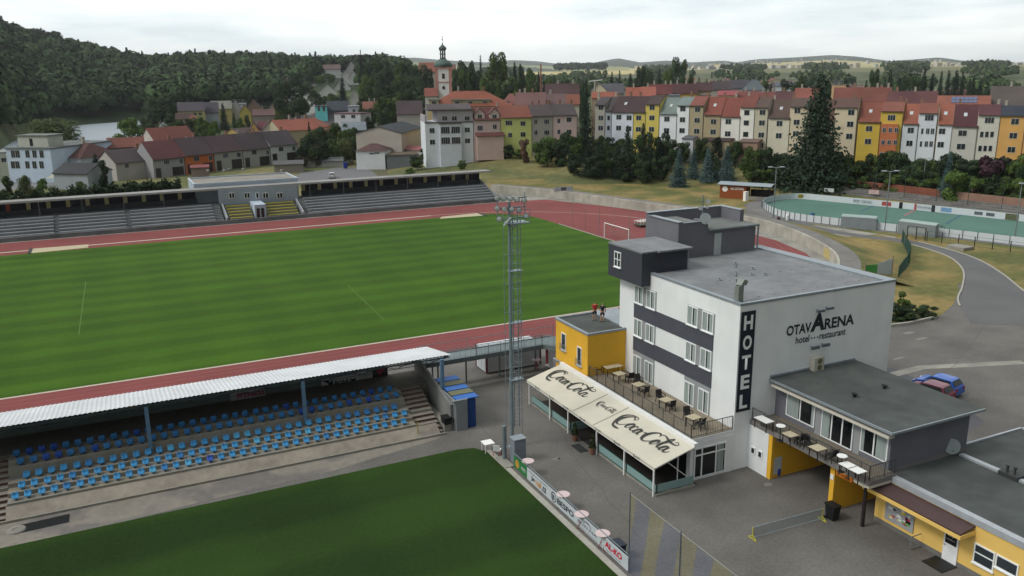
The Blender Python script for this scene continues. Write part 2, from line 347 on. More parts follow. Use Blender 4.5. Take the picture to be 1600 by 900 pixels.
DRY = M('dry_grass', '#5f6234', .96, .24, .9, col2='#7d6d42', sc2=.11, var2=.22, bump=.5)
# one large paved and gravelled base under everything near
sheet('yard', [(-60, 50), (23.2, 50), (23.2, 5), (96, -5), (112, 40), (104, 62), (96, 72), (88, 76), (78, 72), (30, 74.6), (-60, 74.6)], 0.0, ASPH)
sheet('grass_bank', [(74, 166), (60, 176), (84, 206), (100, 215), (124, 205), (141, 172), (150, 150), (158, 120), (166, 92), (170, 60), (150, 30), (110, 35), (108, 60), (100, 68), (92, 74), (100, 90), (104, 110), (98, 140), (88, 170)], 0.0, DRY)
sheet('track_surround', [(-60, 74.5), (84, 74.5), (92, 84), (97.5, 94), (103, 108), (102.5, 118), (96, 140), (90, 166), (82, 178), (-60, 166)], .004, CONC)
OX = 56.5; CYt = 117.9
outer = [(OX, 74.6), (72, 74.9), (80, 78), (88, 84), (94, 93.5), (97, 103), (98, 114), (97.3, 126), (95.8, 137), (91.5, 150), (86, 162.4), (76, 163.6)]
sheet('running_track', [(-60, 74.6)]+[tuple(p) for p in outer]+[(-60, 163.6)], .012, TART)
lane = MB()
inn = [(-60, 81.3), (OX, 81.3)]+[(OX+36.6*math.sin(a), CYt-36.6*math.cos(a)) for a in np.linspace(0.05, math.pi-.05, 40)]+[(OX, 154.5), (-60, 154.5)]
ribbon(lane, inn[:2], .34, .024); ribbon(lane, inn[1:-1], .2, .024); ribbon(lane, inn[-2:], .62, .024)
lane.build('lane_kerb_line', M('kerb_line_paint', '#b9ad9c', .7, .1, 2), kind='structure')
lf = MB(); LF = M('faint_lane_paint', '#8e5b57', .8, .15, 2)
for k in (1, 2, 3, 4, 5, 6): 
    ribbon(lf, [(-60, 81.3-1.1*k), (60, 81.3-1.1*k)], .07, .02); ribbon(lf, [(-60, 154.5+1.3*k), (74, 154.5+1.3*k)], .07, .02)
    ribbon(lf, [(OX+(36.6+1.1*k)*math.sin(a), CYt-(36.6+1.1*k)*math.cos(a)) for a in np.linspace(0, 2.6, 30)], .07, .02)
lf.build('lane_lines', LF, kind='structure')
gp = [(-60, 81.5), (52, 81.5), (66, 84), (73.6, 90), (73.6, 140)]+[(73.6-9*(1-math.cos(a)), 140+11.5*math.sin(a)) for a in np.linspace(.1, 1.5, 10)]+[(60, 151.5), (-60, 151.8)]
sheet('stadium_lawn', gp, .026, lawn('stadium_turf', '#284109', '#466817', 0, 5.2, 9, .12))
gl = MB(); gl.bar((73.75, 92, .06), (73.75, 134, .06), .12, .1); gl.build('lawn_edge_kerb', KERB, kind='structure')
# faint old pitch line, slightly paler
pl = MB(); a = G(134, 440, .03); b2 = G(123, 523, .03); ribbon(pl, [a, b2], .12, .034); a = G(543, 445, .03); b2 = G(600, 500, .03); ribbon(pl, [a, b2], .1, .034)
pl.build('pitch_line', M('worn_pitch_line', '#4d6a2c', .9, .2, 2), kind='structure')
SAND = M('jump_pit_sand', '#b1a78c', .95, .08, 2)
q1 = [G(48, 396)[:2], G(138, 387)[:2], G(138, 382)[:2], G(50, 389)[:2]]; sheet('sand_pit', q1, .036, SAND)
q1 = [G(687, 342)[:2], G(757, 337)[:2], G(748, 333)[:2], G(690, 339)[:2]]; sheet('sand_pit', q1, .036, SAND)
mb = MB(); mb.prism([G(43, 397)[:2], G(48, 397)[:2], G(51, 389)[:2], G(46, 389)[:2]], .03, .12); mb.prism([G(757, 338)[:2], G(761, 337.5)[:2], G(750, 333)[:2], G(746, 333)[:2]], .03, .12); mb.build('pit_edge', BLACKP, kind='structure')
# training pitch in front
sheet('training_pitch', [(-60, -5), (22.9, -5), (22.9, 52.6), (22.3, 53.5), (21.2, 53.8), (-60, 53.2)], .02, lawn('training_turf', '#13250a', '#31491a', 0, 9, 13, .12))
ps = MB(); ps.box((22.9, -5, 0), (23.3, 52.6, .07)); ps.build('pitch_side_kerb', KERB, kind='structure')
sheet('stand_apron', [(-60, 53.1), (-3, 53.45), (4, 54.2), (12, 54.6), (20.9, 56.3), (21, 57.6), (-60, 57.6)], .006, M('worn_concrete_apron', '#878177', .92, .12, 2, col2='#66625f', sc2=.35, var2=.2, bump=.2))
mb = MB(); mb.prism([G(30, 821)[:2], G(29, 834)[:2], G(108, 816)[:2], G(109, 803)[:2]], .008, .02); mb.build('pit_hatch', BLACKP, kind='structure')
mb = MB(); mb.lathe(G(26, 829), [(.0, .02), (.55, .02), (.5, .1), (.25, .1), (.2, .05)], 14); tag(mb.build('tyre', CONC, loc=G(26, 829)), 'pale round concrete ring lying at the end of the black hatch', 'ring')
# pale strip across the yard behind the mast, pale repair patches
mb = MB(); ribbon(mb, [(26, 65.6), (34.5, 65.7)], .7, .006); ribbon(mb, [G(1345, 598), G(1440, 574), G(1600, 566)], 1.0, .006); mb.build('drain_strip', CONC, kind='structure')
pm = MB()
for (x, y, rx, ry) in [(870, 717, .35, .12), (873, 716, .1, .2), (900, 697, .2, .1), (1200, 757, .35, .25), (925, 771, .5, .05), (1404, 560, .9, .2), (1420, 520, .8, .35), (1440, 529, .9, .3)]:
    c = G(x, y); pm.prism([(c[0]+rx*math.cos(a), c[1]+ry*math.sin(a)) for a in np.linspace(0, 5.5, 7)], .003, .009)
pm.build('asphalt_patch', M('pale_patch', '#7c7975', .9, .2, 6), kind='structure')
pa2 = sheet('asphalt_bay', [G(1340, 590)[:2], G(1396, 575)[:2], G(1470, 610)[:2], G(1540, 660)[:2], G(1480, 690)[:2]], .004, M('dark_asphalt', '#56555a', .9, .1, 8, var2=.12, sc2=.3))
# road past the hotel and the path to the rink
mbp = MB(); cl = [(112.5, 119), (110.8, 108), (111.6, 100), (114.2, 93.6), (113.6, 87), (111, 80), (105.5, 73), (98, 66), (93, 61), (88, 54)]
wd = [2.6, 2.6, 2.6, 2.6, 2.8, 3.4, 4.6, 7, 10, 13]
sp = smooth_pts([(c[0], c[1], w_) for c, w_ in zip(cl, wd)], 6)
Lp = []; Rp = []
for i, p in enumerate(sp):
    a = sp[max(i-1, 0)][:2]; b2 = sp[min(i+1, len(sp)-1)][:2]; d = b2-a; d /= np.linalg.norm(d); q = np.array([-d[1], d[0]])*p[2]/2; Lp.append(tuple(p[:2]+q)); Rp.append(tuple(p[:2]-q))
pathpoly = Lp+Rp[::-1]
sheet('grass_verge', [G(*p)[:2] for p in ((1300, 372), (1372, 366), (1404, 374), (1436, 388), (1470, 408), (1493, 430), (1499, 452), (1490, 475), (1466, 496), (1420, 505), (1378, 511), (1378, 440), (1330, 425), (1310, 400))], .007, DRY)
sheet('grass_verge', [G(*p)[:2] for p in ((1448, 378), (1600, 392), (1680, 410), (1680, 560), (1640, 530), (1600, 508), (1575, 492), (1564, 470), (1550, 442), (1510, 408))], .007, DRY)
sheet('path', pathpoly, .014, M('path_asphalt', '#605f60', .92, .08, 9, var2=.1, sc2=.2))
mbk = MB()
for e in (Lp[20:-5], Rp[20:-5]):
    for a, b2 in zip(e[:-1], e[1:]): mbk.bar((*a, .05), (*b2, .05), .2, .14)
mbk.build('path_kerb', KERB, kind='structure')
sheet('rink_forecourt', [G(1210, 345)[:2], G(1318, 357)[:2], G(1400, 370)[:2], G(1395, 379)[:2], G(1340, 372)[:2], G(1300, 366)[:2], G(1215, 352)[:2]], .006, CONC)
sheet('kiosk_forecourt', [G(1164, 318)[:2], G(1200, 318)[:2], G(1196, 330)[:2], G(1215, 345)[:2], G(1164, 335)[:2]], .006, ASPH)
# side street behind the far stand
sheet('side_street', [G(541, 262)[:2], G(571, 260)[:2], G(588, 272)[:2], G(592, 281)[:2], G(540, 284)[:2], G(440, 287)[:2], G(470, 270)[:2], G(527, 262)[:2]], -.03, M('street_asphalt', '#6b6a6c', .9, .08, 4))
sheet('soil_plot', [G(571, 262)[:2], G(640, 256)[:2], G(690, 266)[:2], G(680, 274)[:2], G(592, 277)[:2]], -.035, M('bare_soil', '#5e5245', .95, .25, .6, col2='#4f5a35', sc2=.15))
sheet('car_park', [G(0, 240)[:2], G(66, 262)[:2], G(120, 270)[:2], G(100, 290)[:2], G(-20, 300)[:2]], -.035, M('pale_paving', '#777a7a', .9, .1, 1))

sm = MB(); q = random.Random(12)
for pts in ([(860, 640), (905, 720), (1000, 840)], [(730, 640), (780, 700)], [(1400, 540), (1480, 560), (1600, 545)], [(1420, 630), (1500, 560), (1560, 480)]):
    P_ = [G(*p)[:2] for p in pts]; P_ = smooth_pts([np.array(p) for p in P_], 8); P_ = [p+np.array([q.uniform(-.12, .12), q.uniform(-.12, .12)]) for p in P_]; ribbon(sm, P_, .05, .007)
sm.build('asphalt_seam', M('tar_seam', '#55524f', .8, .2, 3), kind='structure')
# ================================================================ the hotel
X0, X1, Y0, Y1, ZT = 36.8, 51.2, 42.0, 56.5, 12.0
hotel = thing('hotel_building', 'white and anthracite four storey hotel with flat grey roofs, yellow wing and arena lettering', 'building', (X0, Y0, 0))
mb = MB(); mb.box((X0, Y0, 0), (X1, Y1, 11.84)); mb.build('main_wall', WHITE, hotel)
mb = MB(); mb.box((X0+.15, Y0+.15, 11.841), (X1-.15, Y1-.15, 11.88))
rf = mb.build('roof', ROOFG, hotel)
mb = MB()
for a, b in (((X0-.05, Y0-.05, 11.842), (X0+.3, Y1, 12.0)), ((X1-.9, Y0-.05, 11.842), (X1+.05, Y1+.05, 12.0)), ((X0+.301, Y0-.05, 11.842), (X1-.901, Y0+.2, 12.0)), ((X0+.301, Y1-.9, 11.842), (X1-.901, Y1+.05, 12.0))): mb.box(a, b)
mb.build('parapet', METALF, hotel)
mb = MB()      # little roof vents, dots of felt clips, lightning wire blocks
for k in range(9): mb.box((X0+1.2+k*1.35, 43.2, 11.88), (X0+1.3+k*1.35, 43.3, 11.93)); mb.box((X1-1.3, 44+k*1.3, 11.88), (X1-1.2, 44.1+k*1.3, 11.93)); mb.box((X0+2.5+k*1.3, 47.6+k*.12, 11.88), (X0+2.6+k*1.3, 47.7+k*.12, 11.93))
for (x, y) in ((1124, 438), (1174, 430), (1176, 421), (1149, 413), (1150, 428), (1195, 430)):
    c = G(x, y, 11.88); mb.lathe(c, [(.16, 0), (.16, .06), (.07, .07), (.07, .22), (.13, .24)], 10)
for (x, y) in ((1150, 418), (1150, 432), (1150, 440)): c = G(x, y, 11.88); mb.box((c[0]-.05, c[1]-.05, 11.88), (c[0]+.05, c[1]+.05, 12.1))
mb.build('roof_fittings', METALF, hotel, split=True)
mb = MB(); v0 = (37.25, 42.75); mb.bar((v0[0], v0[1], 11.7), (v0[0], v0[1], 13.0), .42, .42); mb.bar((v0[0], v0[1], 12.95), (v0[0]+.35, v0[1]+.12, 13.3), .42, .36); mb.bar((v0[0]+.33, v0[1]+.11, 13.28), (v0[0]+.62, v0[1]+.18, 13.1), .4, .3)
mb.build('vent_duct', M('sheet_steel', '#80857f', .5, .1, 3, metal=.2), hotel)
# bands
mb = MB()
for z0, z1 in ((7.93, 9.13), (5.2, 6.42)): mb.box((X0-.045, 44.55, z0), (X0+.01, 54.38, z1))
mb.build('facade_band', ANTH, hotel)
def win_x(parent, X, ya, yb, z0, z1, mull=1, name='window', door=False, curtain=True, out=.0, rail=False):
    # window in a wall that faces -X: frame, pane
    f = MB(); t = .075; x_ = X-.05-out
    f.box((x_, ya, z0), (X+.01, ya+t, z1)); f.box((x_, yb-t, z0), (X+.01, yb, z1)); f.box((x_, ya+t, z0), (X+.01, yb-t, z0+t)); f.box((x_, ya+t, z1-t), (X+.01, yb-t, z1))
    for k in range(1, mull+1):
        yy = ya+(yb-ya)*k/(mull+1); f.box((x_, yy-.045, z0+t), (X+.01, yy+.045, z1-t))
    if rail: f.box((x_, ya+t, z0+(z1-z0)*rail-.03), (X+.01, yb-t, z0+(z1-z0)*rail+.03))
    if not door: f.box((X-.14, ya-.04, z0-.06), (X+.01, yb+.04, z0))
    o = f.build(name, FRAME, parent); p = MB(); p.box((X-.02-out, ya+t, z0+t), (X+.012, yb-t, z1-t)); p.build('pane', GLASS, o)
    if curtain:
        c = MB(); w_ = (yb-ya)*.36
        for q in ((yb-t-w_, yb-t-.02),): c.box((X-.026-out, q[0], z0+t+.02), (X-.019-out, q[1], z1-t-.02))
        if curtain == 2: c.box((X-.026-out, ya+t+.02, z0+t+.02), (X-.019-out, ya+t+w_*.8, z1-t-.02))
        c.build('curtain', CURT, o, split=True)
    return o
gp_ = MB()
for (ya, yb, z0, z1) in ((51.4, 54.35, 9.2, 10.65), (44.5, 47.6, 9.2, 10.65), (51.4, 54.35, 6.48, 7.93), (44.55, 47.6, 6.48, 7.93), (51.4, 54.35, 3.1, 5.2), (44.6, 47.6, 3.1, 5.2)):
    w_ = yb-ya; a = w_*.42
    dr = z0 < 4
    zz = z1-(.35 if dr else .03)
    gp_.box((X0-.03, ya, z0), (X0+.01, yb, z1))
    win_x(hotel, X0-.03, ya+.08, ya+a, z0, zz, 1, 'terrace_door' if dr else 'window', dr, 2, .02)
    win_x(hotel, X0-.03, yb-a, yb-.08, z0, zz, 1, 'terrace_door' if dr else 'window', dr, 2, .02)
gp_.build('window_infill', GREYW2, hotel, split=True)
# letters on the gable
sg = MB(); sg.ext([on(1158, 488, 1, Y0-.05), on(1148, 644, 1, Y0-.05), on(1169, 640, 1, Y0-.05), on(1182, 485, 1, Y0-.05)], (0, .049, 0))
c0 = on(1158, 488, 1, Y0); c1 = on(1169, 641, 1, Y0)
sg = MB(); sg.box((36.9, Y0-.05, 4.3), (38.1, Y0-.001, 11.4)); sgo = sg.build('name_panel', M('sign_navy', '#1d2430', .5, .05, 2), hotel)
WL = M('white_lettering', (.8, .8, .8), .5, .03, 3); DL = M('dark_lettering', '#262b35', .6, .05, 3)
for k, ch in enumerate('HOTEL'): text(ch, 'lettering', WL, sgo, (37.12, Y0-.052, 10.12-1.4*k), (1, 0, 0), (0, 0, 1), .76 if ch != 'L' else .68, 1.02, bold=.035, depth=.012)
YY = Y0-.004
text('OTAV', 'lettering', DL, hotel, (40.95, YY, 9.13), (1, 0, 0), (0, 0, 1), 2.25, .74, bold=.03)
text('A', 'lettering', DL, hotel, (43.12, YY, 9.13), (1, 0, 0), (0, 0, 1), 1.35, 1.3, bold=.05, shear=.08)
text('RENA', 'lettering', DL, hotel, (44.45, YY, 9.13), (1, 0, 0), (0, 0, 1), 2.85, .8, bold=.03)
text('hotel', 'lettering', DL, hotel, (41.85, YY, 8.45), (1, 0, 0), (0, 0, 1), 1.25, .52, bold=.015)
text('restaurant', 'lettering', DL, hotel, (44.05, YY, 8.45), (1, 0, 0), (0, 0, 1), 2.5, .44, bold=.015)
stp = MB()
for cx in (43.32, 43.6, 43.88):
    stp.ext([(cx+(.09 if k % 2 == 0 else .04)*math.sin(k*math.pi/5), YY-.02, 8.66+(.09 if k % 2 == 0 else .04)*math.cos(k*math.pi/5)) for k in range(10)], (0, .018, 0))
stp.build('star_lettering', DL, hotel, split=True)
sp_ = MB()
for (x, y) in ((1276, 484), (1290, 480)): c = on(x, y, 1, Y0); sp_.box((c[0]-.36, Y0-.45, c[2]-.08), (c[0]+.36, Y0-.35, c[2]+.08)); sp_.box((c[0]-.03, Y0-.35, c[2]-.03), (c[0]+.03, Y0, c[2]+.03))
for (x, y) in ((1268, 541), (1284, 537)): c = on(x, y, 1, Y0); sp_.box((c[0]-.36, Y0-.45, c[2]-.1), (c[0]+.36, Y0-.3, c[2]+.1)); sp_.box((c[0]-.03, Y0-.3, c[2]-.03), (c[0]+.03, Y0, c[2]+.03))
sp_.build('sign_floodlights', M('lamp_housing_grey', '#5e646b', .5, .1, 4), hotel, split=True)
# lookout box at the corner of the roof
LB = (35.95, 52.25, 10.95); 
mb = MB(); mb.box((35.95, 52.25, 10.95), (40.2, 57.0, 13.52)); lb = mb.build('lookout_box', ANTHD, hotel)
mb = MB(); mb.box((35.92, 52.22, 13.521), (37.3, 57.03, 13.64)); mb.box((37.301, 51.95, 13.521), (40.5, 57.03, 13.66)); mb.build('lookout_roof', ROOFG, hotel)
mb = MB(); mb.box((40.2, 52.26, 11.9), (40.32, 52.36, 13.35)); mb.build('downpipe', METALF, hotel)
win_x(hotel, 35.95, 55.1, 56.05, 11.85, 13.1, 1, 'lookout_window', False, False, .02, rail=.5)
# stair tower
ZT2 = 15.05
mb = MB(); mb.box((41.6, 55.4, 0), (49.7, 60.0, 14.0)); mb.build('stair_tower', M('tower_grey', '#6d6d73', .85, .08, 1, bump=.05), hotel)
mb = MB()
for a, b in (((41.6, 59.6, 14.001), (49.7, 60, ZT2+.1)), ((41.6, 55.4, 14.001), (42.0, 59.599, ZT2-.1)), ((49.3, 57.0, 14.001), (49.7, 59.599, ZT2+.1)), ((42.001, 55.4, 14.001), (44.6, 55.7, ZT2-.2)), ((44.3, 55.701, 14.001), (44.6, 57, ZT2-.2))): mb.box(a, b)
mb.build('tower_parapet', M('tower_grey', '#6d6d73'), hotel)
mb = MB(); mb.box((42.0, 55.70, 14.0011), (44.3, 59.59, ZT2-.35)); mb.box((44.601, 55.2, 14.0011), (49.9, 59.59, 14.18)); mb.build('tower_roof', M('tower_felt', '#6a6d6a', .9, .12, 1.2, var2=.15, sc2=.3), hotel)
mb = MB()
for a, b in (((41.5, 59.55, ZT2+.1), (49.8, 60.05, ZT2+.16)), ((41.5, 55.35, ZT2-.1), (42.02, 59.549, ZT2-.05)), ((49.25, 57, ZT2+.1), (49.75, 59.549, ZT2+.16)), ((42.021, 55.35, ZT2-.2), (44.6, 55.5, ZT2-.15)), ((44.61, 55.15, 14.05), (49.9, 55.199, 14.19))): mb.box(a, b)
mb.build('tower_coping', METALF, hotel)
mb = MB(); mb.box((45.3, 55.34, 11.9), (46.0, 55.399, 13.75)); mb.build('tower_door', M('dull_white_door', '#aeb3b2', .6, .05, 2), hotel)
mb = MB(); mb.bar((49.85, 55.25, 12), (49.85, 55.25, 14.05), .1); mb.build('downpipe', METALF, hotel)
# dish and aerials on the tower
ant = thing('roof_aerial', 'steel aerial pole with small white dishes on the grey stair tower', 'aerial', (44.6, 56.2, 14.6))
mb = MB(); mb.bar((44.6, 56.2, 14.6), (44.6, 56.2, 16.9), .07); mb.bar((44.1, 56.2, 16.4), (45.1, 56.2, 16.4), .04); mb.bar((44.3, 56.2, 16.75), (44.9, 56.2, 16.75), .03); mb.build('mast_pole', METALG, ant)
def dish(c, r, d, n=14):
    m_ = MB(); prof = [(r*k/4, r*.22*(k/4)**2) for k in range(1, 5)]; m_.lathe((0, 0, 0), [(.001, 0)]+prof+[(r*.98, r*.26)], n)
    q = Vector(d).to_track_quat('Z', 'Y').to_matrix().to_4x4(); m_.xf(Matrix.Translation(c) @ q); return m_
for (c, r) in (((44.2, 56.0, 15.9), .2), ((44.95, 56.0, 16.35), .22), ((44.9, 56.0, 15.9), .14)): dish(c, r, (-.5, -1, .2)).build('dish', M('dull_dish', '#9a9c99', .5), ant)
mb = dish((44.25, 55.4, 15.05), .48, (-.4, -1, .35), 20); mb.bar((44.3, 55.6, 14.85), (44.3, 55.7, 14.6), .06); mb.bar((44.25, 55.45, 14.6), (44.05, 54.85, 15.0), .03)
tag(mb.build('satellite_dish', M('pale_grey_dish', '#8d9595', .5, .05, 2), loc=(44.3, 55.6, 14.86)), 'grey satellite dish on the low roof step of the stair tower', 'satellite dish')
# ---- restaurant wing with terrace
ZF = 3.05
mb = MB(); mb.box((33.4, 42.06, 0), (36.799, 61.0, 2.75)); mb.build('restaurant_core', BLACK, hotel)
mb = MB()
mb.box((33.2, 41.98, 2.751), (36.799, 55.499, 3.05)); mb.box((33.15, 41.94, 2.2), (33.42, 42.3, 2.75)); mb.box((33.18, 41.96, 0), (33.45, 42.35, 2.2)); mb.box((36.2, 41.96, 0), (36.799, 42.3, 2.75)); mb.box((33.45, 41.97, 2.35), (36.2, 42.1, 2.75)); mb.box((33.45, 41.97, 0), (36.2, 42.1, .12))
mb.build('terrace_slab', WHITE, hotel)
PAV = M('terrace_pavers', '#857b6b', .9, .16, 3, var2=.1)
nt_, b_ = nodes(PAV)
mb = MB(); mb.box((33.25, 42.03, 3.051), (36.78, 55.49, 3.09)); mb.build('terrace_floor', PAV, hotel)
mb = MB(); mb.box((33.1, 41.9, 2.95), (33.22, 55.4, 3.16)); mb.box((32.9, 41.9, 3.0), (33.099, 60.8, 3.12)); mb.build('gutter', METALF, hotel)
mb = MB(); y0, y1 = 41.96, 42.0
e = MB(); e.box((33.5, 41.93, .12), (33.6, 41.99, 2.35)); e.box((34.1, 41.93, .12), (34.2, 41.99, 2.35)); e.box((35.3, 41.93, .12), (35.4, 41.99, 2.35)); e.box((36.1, 41.93, .12), (36.2, 41.99, 2.35)); e.box((33.6, 41.931, 1.75), (36.1, 41.985, 1.85)); e.box((33.6, 41.931, .12), (36.1, 41.985, .22)); e.box((33.6, 41.931, 2.25), (36.1, 41.985, 2.35))
eo = e.build('glass_entrance', FRAME, hotel); p = MB(); p.box((33.6, 41.96, .2), (36.1, 42.05, 2.3)); p.build('pane', GLASSD, eo)
c = MB(); c.box((35.45, 41.955, .25), (36.0, 41.9595, 1.75)); c.box((35.5, 41.955, 1.86), (36.0, 41.9595, 2.24)); c.build('curtain', CURT, eo)
# yellow wing
mb = MB(); mb.box((33.2, 55.5, 0), (36.799, 60.8, 6.55)); mb.build('yellow_wing', YELLOW, hotel)
mb = MB()
for a, b in (((33.12, 55.42, 6.551), (33.35, 60.88, 6.72)), ((33.351, 55.42, 6.551), (36.8, 55.6, 6.72)), ((33.351, 60.7, 6.551), (36.8, 60.88, 6.72))): mb.box(a, b)
mb.box((36.8, 56.6, 6.4), (39.4, 60.88, 6.72)); mb.build('wing_coping', METALF, hotel)
mb = MB(); mb.box((33.352, 55.602, 6.5505), (39.2, 60.69, 6.6)); mb.build('wing_roof', ROOFD, hotel)
mb = MB(); mb.box((36.8, 56.5, 0), (41.6, 60.8, 6.4)); mb.build('rear_wing', WHITE, hotel)
win_x(hotel, 33.2, 59.0, 59.75, 4.2, 5.7, 0, 'wing_window', False, False, .02); win_x(hotel, 33.2, 56.4, 57.1, 3.65, 5.25, 0, 'wing_window', False, False, .02)
mb = MB()
for (ya, yb, z) in ((58.9, 59.85, 4.15), (56.3, 57.2, 3.6)):
    for k in range(7): yy = ya+(yb-ya)*k/6; mb.bar((33.02, yy, z), (33.02, yy, z+.6), .025)
    mb.bar((33.02, ya, z+.6), (33.02, yb, z+.6), .03); mb.bar((33.02, ya, z), (33.02, yb, z), .03)
mb.build('window_grille', METALG, hotel)
# railing round the terrace
def railing(name, parent, pts, h=.95, step=.14, mat=None, closed=False):
    m_ = MB()
    for a, b in zip(pts[:-1], pts[1:]):
        a = Vector(a); b = Vector(b); n = max(1, int((b-a).length/step)); up = Vector((0, 0, h))
        m_.bar(a+up, b+up, .04); m_.bar(a+Vector((0, 0, .1)), b+Vector((0, 0, .1)), .025)
        for k in range(n+1):
            q = a+(b-a)*k/n; w_ = .045 if k % 9 == 0 or k == n else .014; m_.bar(q, q+up, w_)
    return m_.build(name, mat or METALG, parent)
DKM = M('dark_railing_steel', '#4a4e50', .5, .1, 4, metal=.3)
railing('terrace_railing', hotel, [(33.3, 55.4, 3.09), (33.3, 42.1, 3.09), (36.75, 42.1, 3.09)], mat=DKM)
# ---- awning
AZ0, AZ1, AX0, AX1 = 2.16, 3.0, 29.72, 32.95; AY0, AY1 = 41.1, 59.4
AW = M('cream_awning_canvas', '#c2bdae', .85, .03, 1, var2=.05, sc2=.4); 
An = np.array([AZ0-AZ1, 0, AX1-AX0]); An = An/np.linalg.norm(An)
aw = MB(); ny = 46; sag = lambda y, t: -.05*math.sin(math.pi*t)*abs(math.sin((y-AY0)/(AY1-AY0)*math.pi*3))
ys = np.linspace(AY0, AY1, ny); ts = np.linspace(0, 1, 9)
vs = [(AX0+(AX1-AX0)*t, y, AZ0+(AZ1-AZ0)*t+sag(y, t)) for y in ys for t in ts]
fs = [(i*9+j, i*9+j+1, (i+1)*9+j+1, (i+1)*9+j) for i in range(ny-1) for j in range(8)]
k = len(vs); vs2 = [(x, y, z-.03) for x, y, z in vs]; aw.add(vs+vs2, [tuple(reversed(f)) for f in fs]+[tuple(i+k for i in f) for f in fs])
aw.box((AX0-.04, AY0, AZ0-.22), (AX0-.005, AY1, AZ0+.0)); awn = aw.build('awning', AW, hotel, smooth=False)
mb = MB(); mb.bar((AX0-.02, AY0, AZ0-.2), (AX0-.02, AY1, AZ0-.2), .05); mb.box((32.8, AY0, 2.93), (33.09, AY1, 3.2))
for y in (41.35, 44.82, 48.45, 52.65, 55.6, 59.2): mb.bar((AX0+.1, y, 0), (AX0+.1, y, AZ0+.0), .09)
mb.bar((AX0+.05, AY0+.03, AZ0-.05), (AX1, AY0+.03, AZ1-.03), .05); mb.bar((AX0+.05, AY1-.03, AZ0-.05), (AX1, AY1-.03, AZ1-.03), .05)
mb.build('awning_frame', WHITEP, hotel)
AP = (AX0, AY0, AZ0); An2 = (-(AZ1-AZ0), 0, AX1-AX0)
GS = M('seam_grey', '#6f6f6c', .8, .1, 3); mb = MB()
for (xa, ya, xb, yb) in ((905, 641, 942, 616), (936, 661, 981, 636)):
    a = onplane(xa, ya, AP, An2); b = onplane(xb, yb, AP, An2); y = (a[1]+b[1])/2; mb.bar((AX0, y, AZ0+.012), (AX1, y, AZ1+.012), .03, .015)
mb.build('awning_seams', GS, hotel)
# flowing script lettering: each stroke is a ribbon of varying width
def script(parent, org, R_, U_, width, mat, name='lettering'):
    Cb = lambda x: [[(x+2.05,2.35,.05),(x+1.75,2.8,.16),(x+1.2,2.75,.13),(x+.55,2.1,.26),(x+.25,1.2,.34),(x+.55,.5,.24),(x+1.15,.35,.12),(x+1.8,.8,.08),(x+2.3,1.5,.05)]]
    St = Cb(0)+[[(2.0,2.35,.04),(2.35,2.75,.07),(2.2,3.05,.08),(1.6,3.1,.12),(.6,2.85,.14),(-.1,2.1,.22),(-.1,1.2,.22),(.2,.35,.2),(.75,-.25,.22),(1.5,-.35,.26),(2.15,-.25,.1)]]
    ov = lambda x, y, a, b, wd: [[(x+a*math.sin(t)*1.0+.35*b*math.cos(t), y+b*math.cos(t), wd*(1.0+.6*math.sin(t+2.6))) for t in np.linspace(0, 2*math.pi, 11)]]
    St += ov(2.75, 1.2, .34, .62, .17); St += [[(4.0,1.6,.16),(3.75,1.8,.08),(3.4,1.4,.2),(3.35,.85,.2),(3.7,.6,.1),(4.2,1.0,.05)]]
    St += ov(4.6, 1.15, .32, .58, .16)+[[(5.15,1.75,.1),(4.98,1.1,.2),(5.05,.65,.14),(5.4,.8,.05)]]+[[(5.55,1.5,.06),(6.0,1.62,.2),(6.3,1.55,.06)]]
    x = 5.95
    St += Cb(x)+[[(x+2.05,2.35,.05),(x+1.9,2.75,.05),(x+2.6,2.95,.12),(x+3.9,2.55,.24),(x+5.0,2.5,.16),(x+5.5,2.8,.06),(x+5.0,3.1,.08),(x+4.7,2.85,.05)]]
    St += ov(x+2.6, 1.15, .34, .62, .17)+[[(x+3.1,1.0,.05),(x+3.8,2.0,.1),(x+4.15,3.0,.1),(x+4.0,3.3,.08),(x+3.7,2.7,.18),(x+3.5,1.3,.24),(x+3.65,.65,.14),(x+4.1,.9,.05)]]
    St += ov(x+4.55, 1.1, .32, .58, .16)+[[(x+5.1,1.7,.1),(x+4.92,1.05,.2),(x+5.05,.6,.16),(x+5.5,.75,.1),(x+5.75,1.2,.04)]]
    k_ = width/12; mb_ = MB(); R_ = np.array(R_, float); U_ = np.array(U_, float); N_ = np.cross(R_, U_)
    for s_ in St:
        P_ = smooth_pts(s_, 6); top = []; bot = []
        for i, p in enumerate(P_):
            a = P_[max(i-1, 0)][:2]; b = P_[min(i+1, len(P_)-1)][:2]; d = b-a; d = d/(np.linalg.norm(d)+1e-9); q = np.array([-d[1], d[0]])*max(.09, p[2]*1.5)/2
            for arr, sg_ in ((top, 1), (bot, -1)): e_ = (p[:2]+q*sg_)*k_; arr.append(tuple(np.array(org)+R_*e_[0]+U_*e_[1]+N_*.02))
        for i in range(len(top)-1): mb_.quad(bot[i], bot[i+1], top[i+1], top[i])
    return mb_.build(name, mat, parent)
SCR = M('faded_black_print', '#3f403e', .8, .05, 2); Uv = np.array([AX1-AX0, 0, AZ1-AZ0]); Uv /= np.linalg.norm(Uv); Rv = np.array([0, -1.0, 0])
for (xa, ya, xb, yb, xx, yy) in ((862, 592, 920, 596, 0, 0), (933, 633, 962, 642, 0, 0), (971, 664, 1047, 702, 0, 0)):
    pass
def awtext(xl, yl, xr, yr):    # left-most and right-most points of the script on the canvas
    a = onplane(xl, yl, AP, An2); b = onplane(xr, yr, AP, An2); wd_ = (a[1]-b[1])*1.22; cx = (a[0]+b[0])/2; return a[1], wd_, a, b
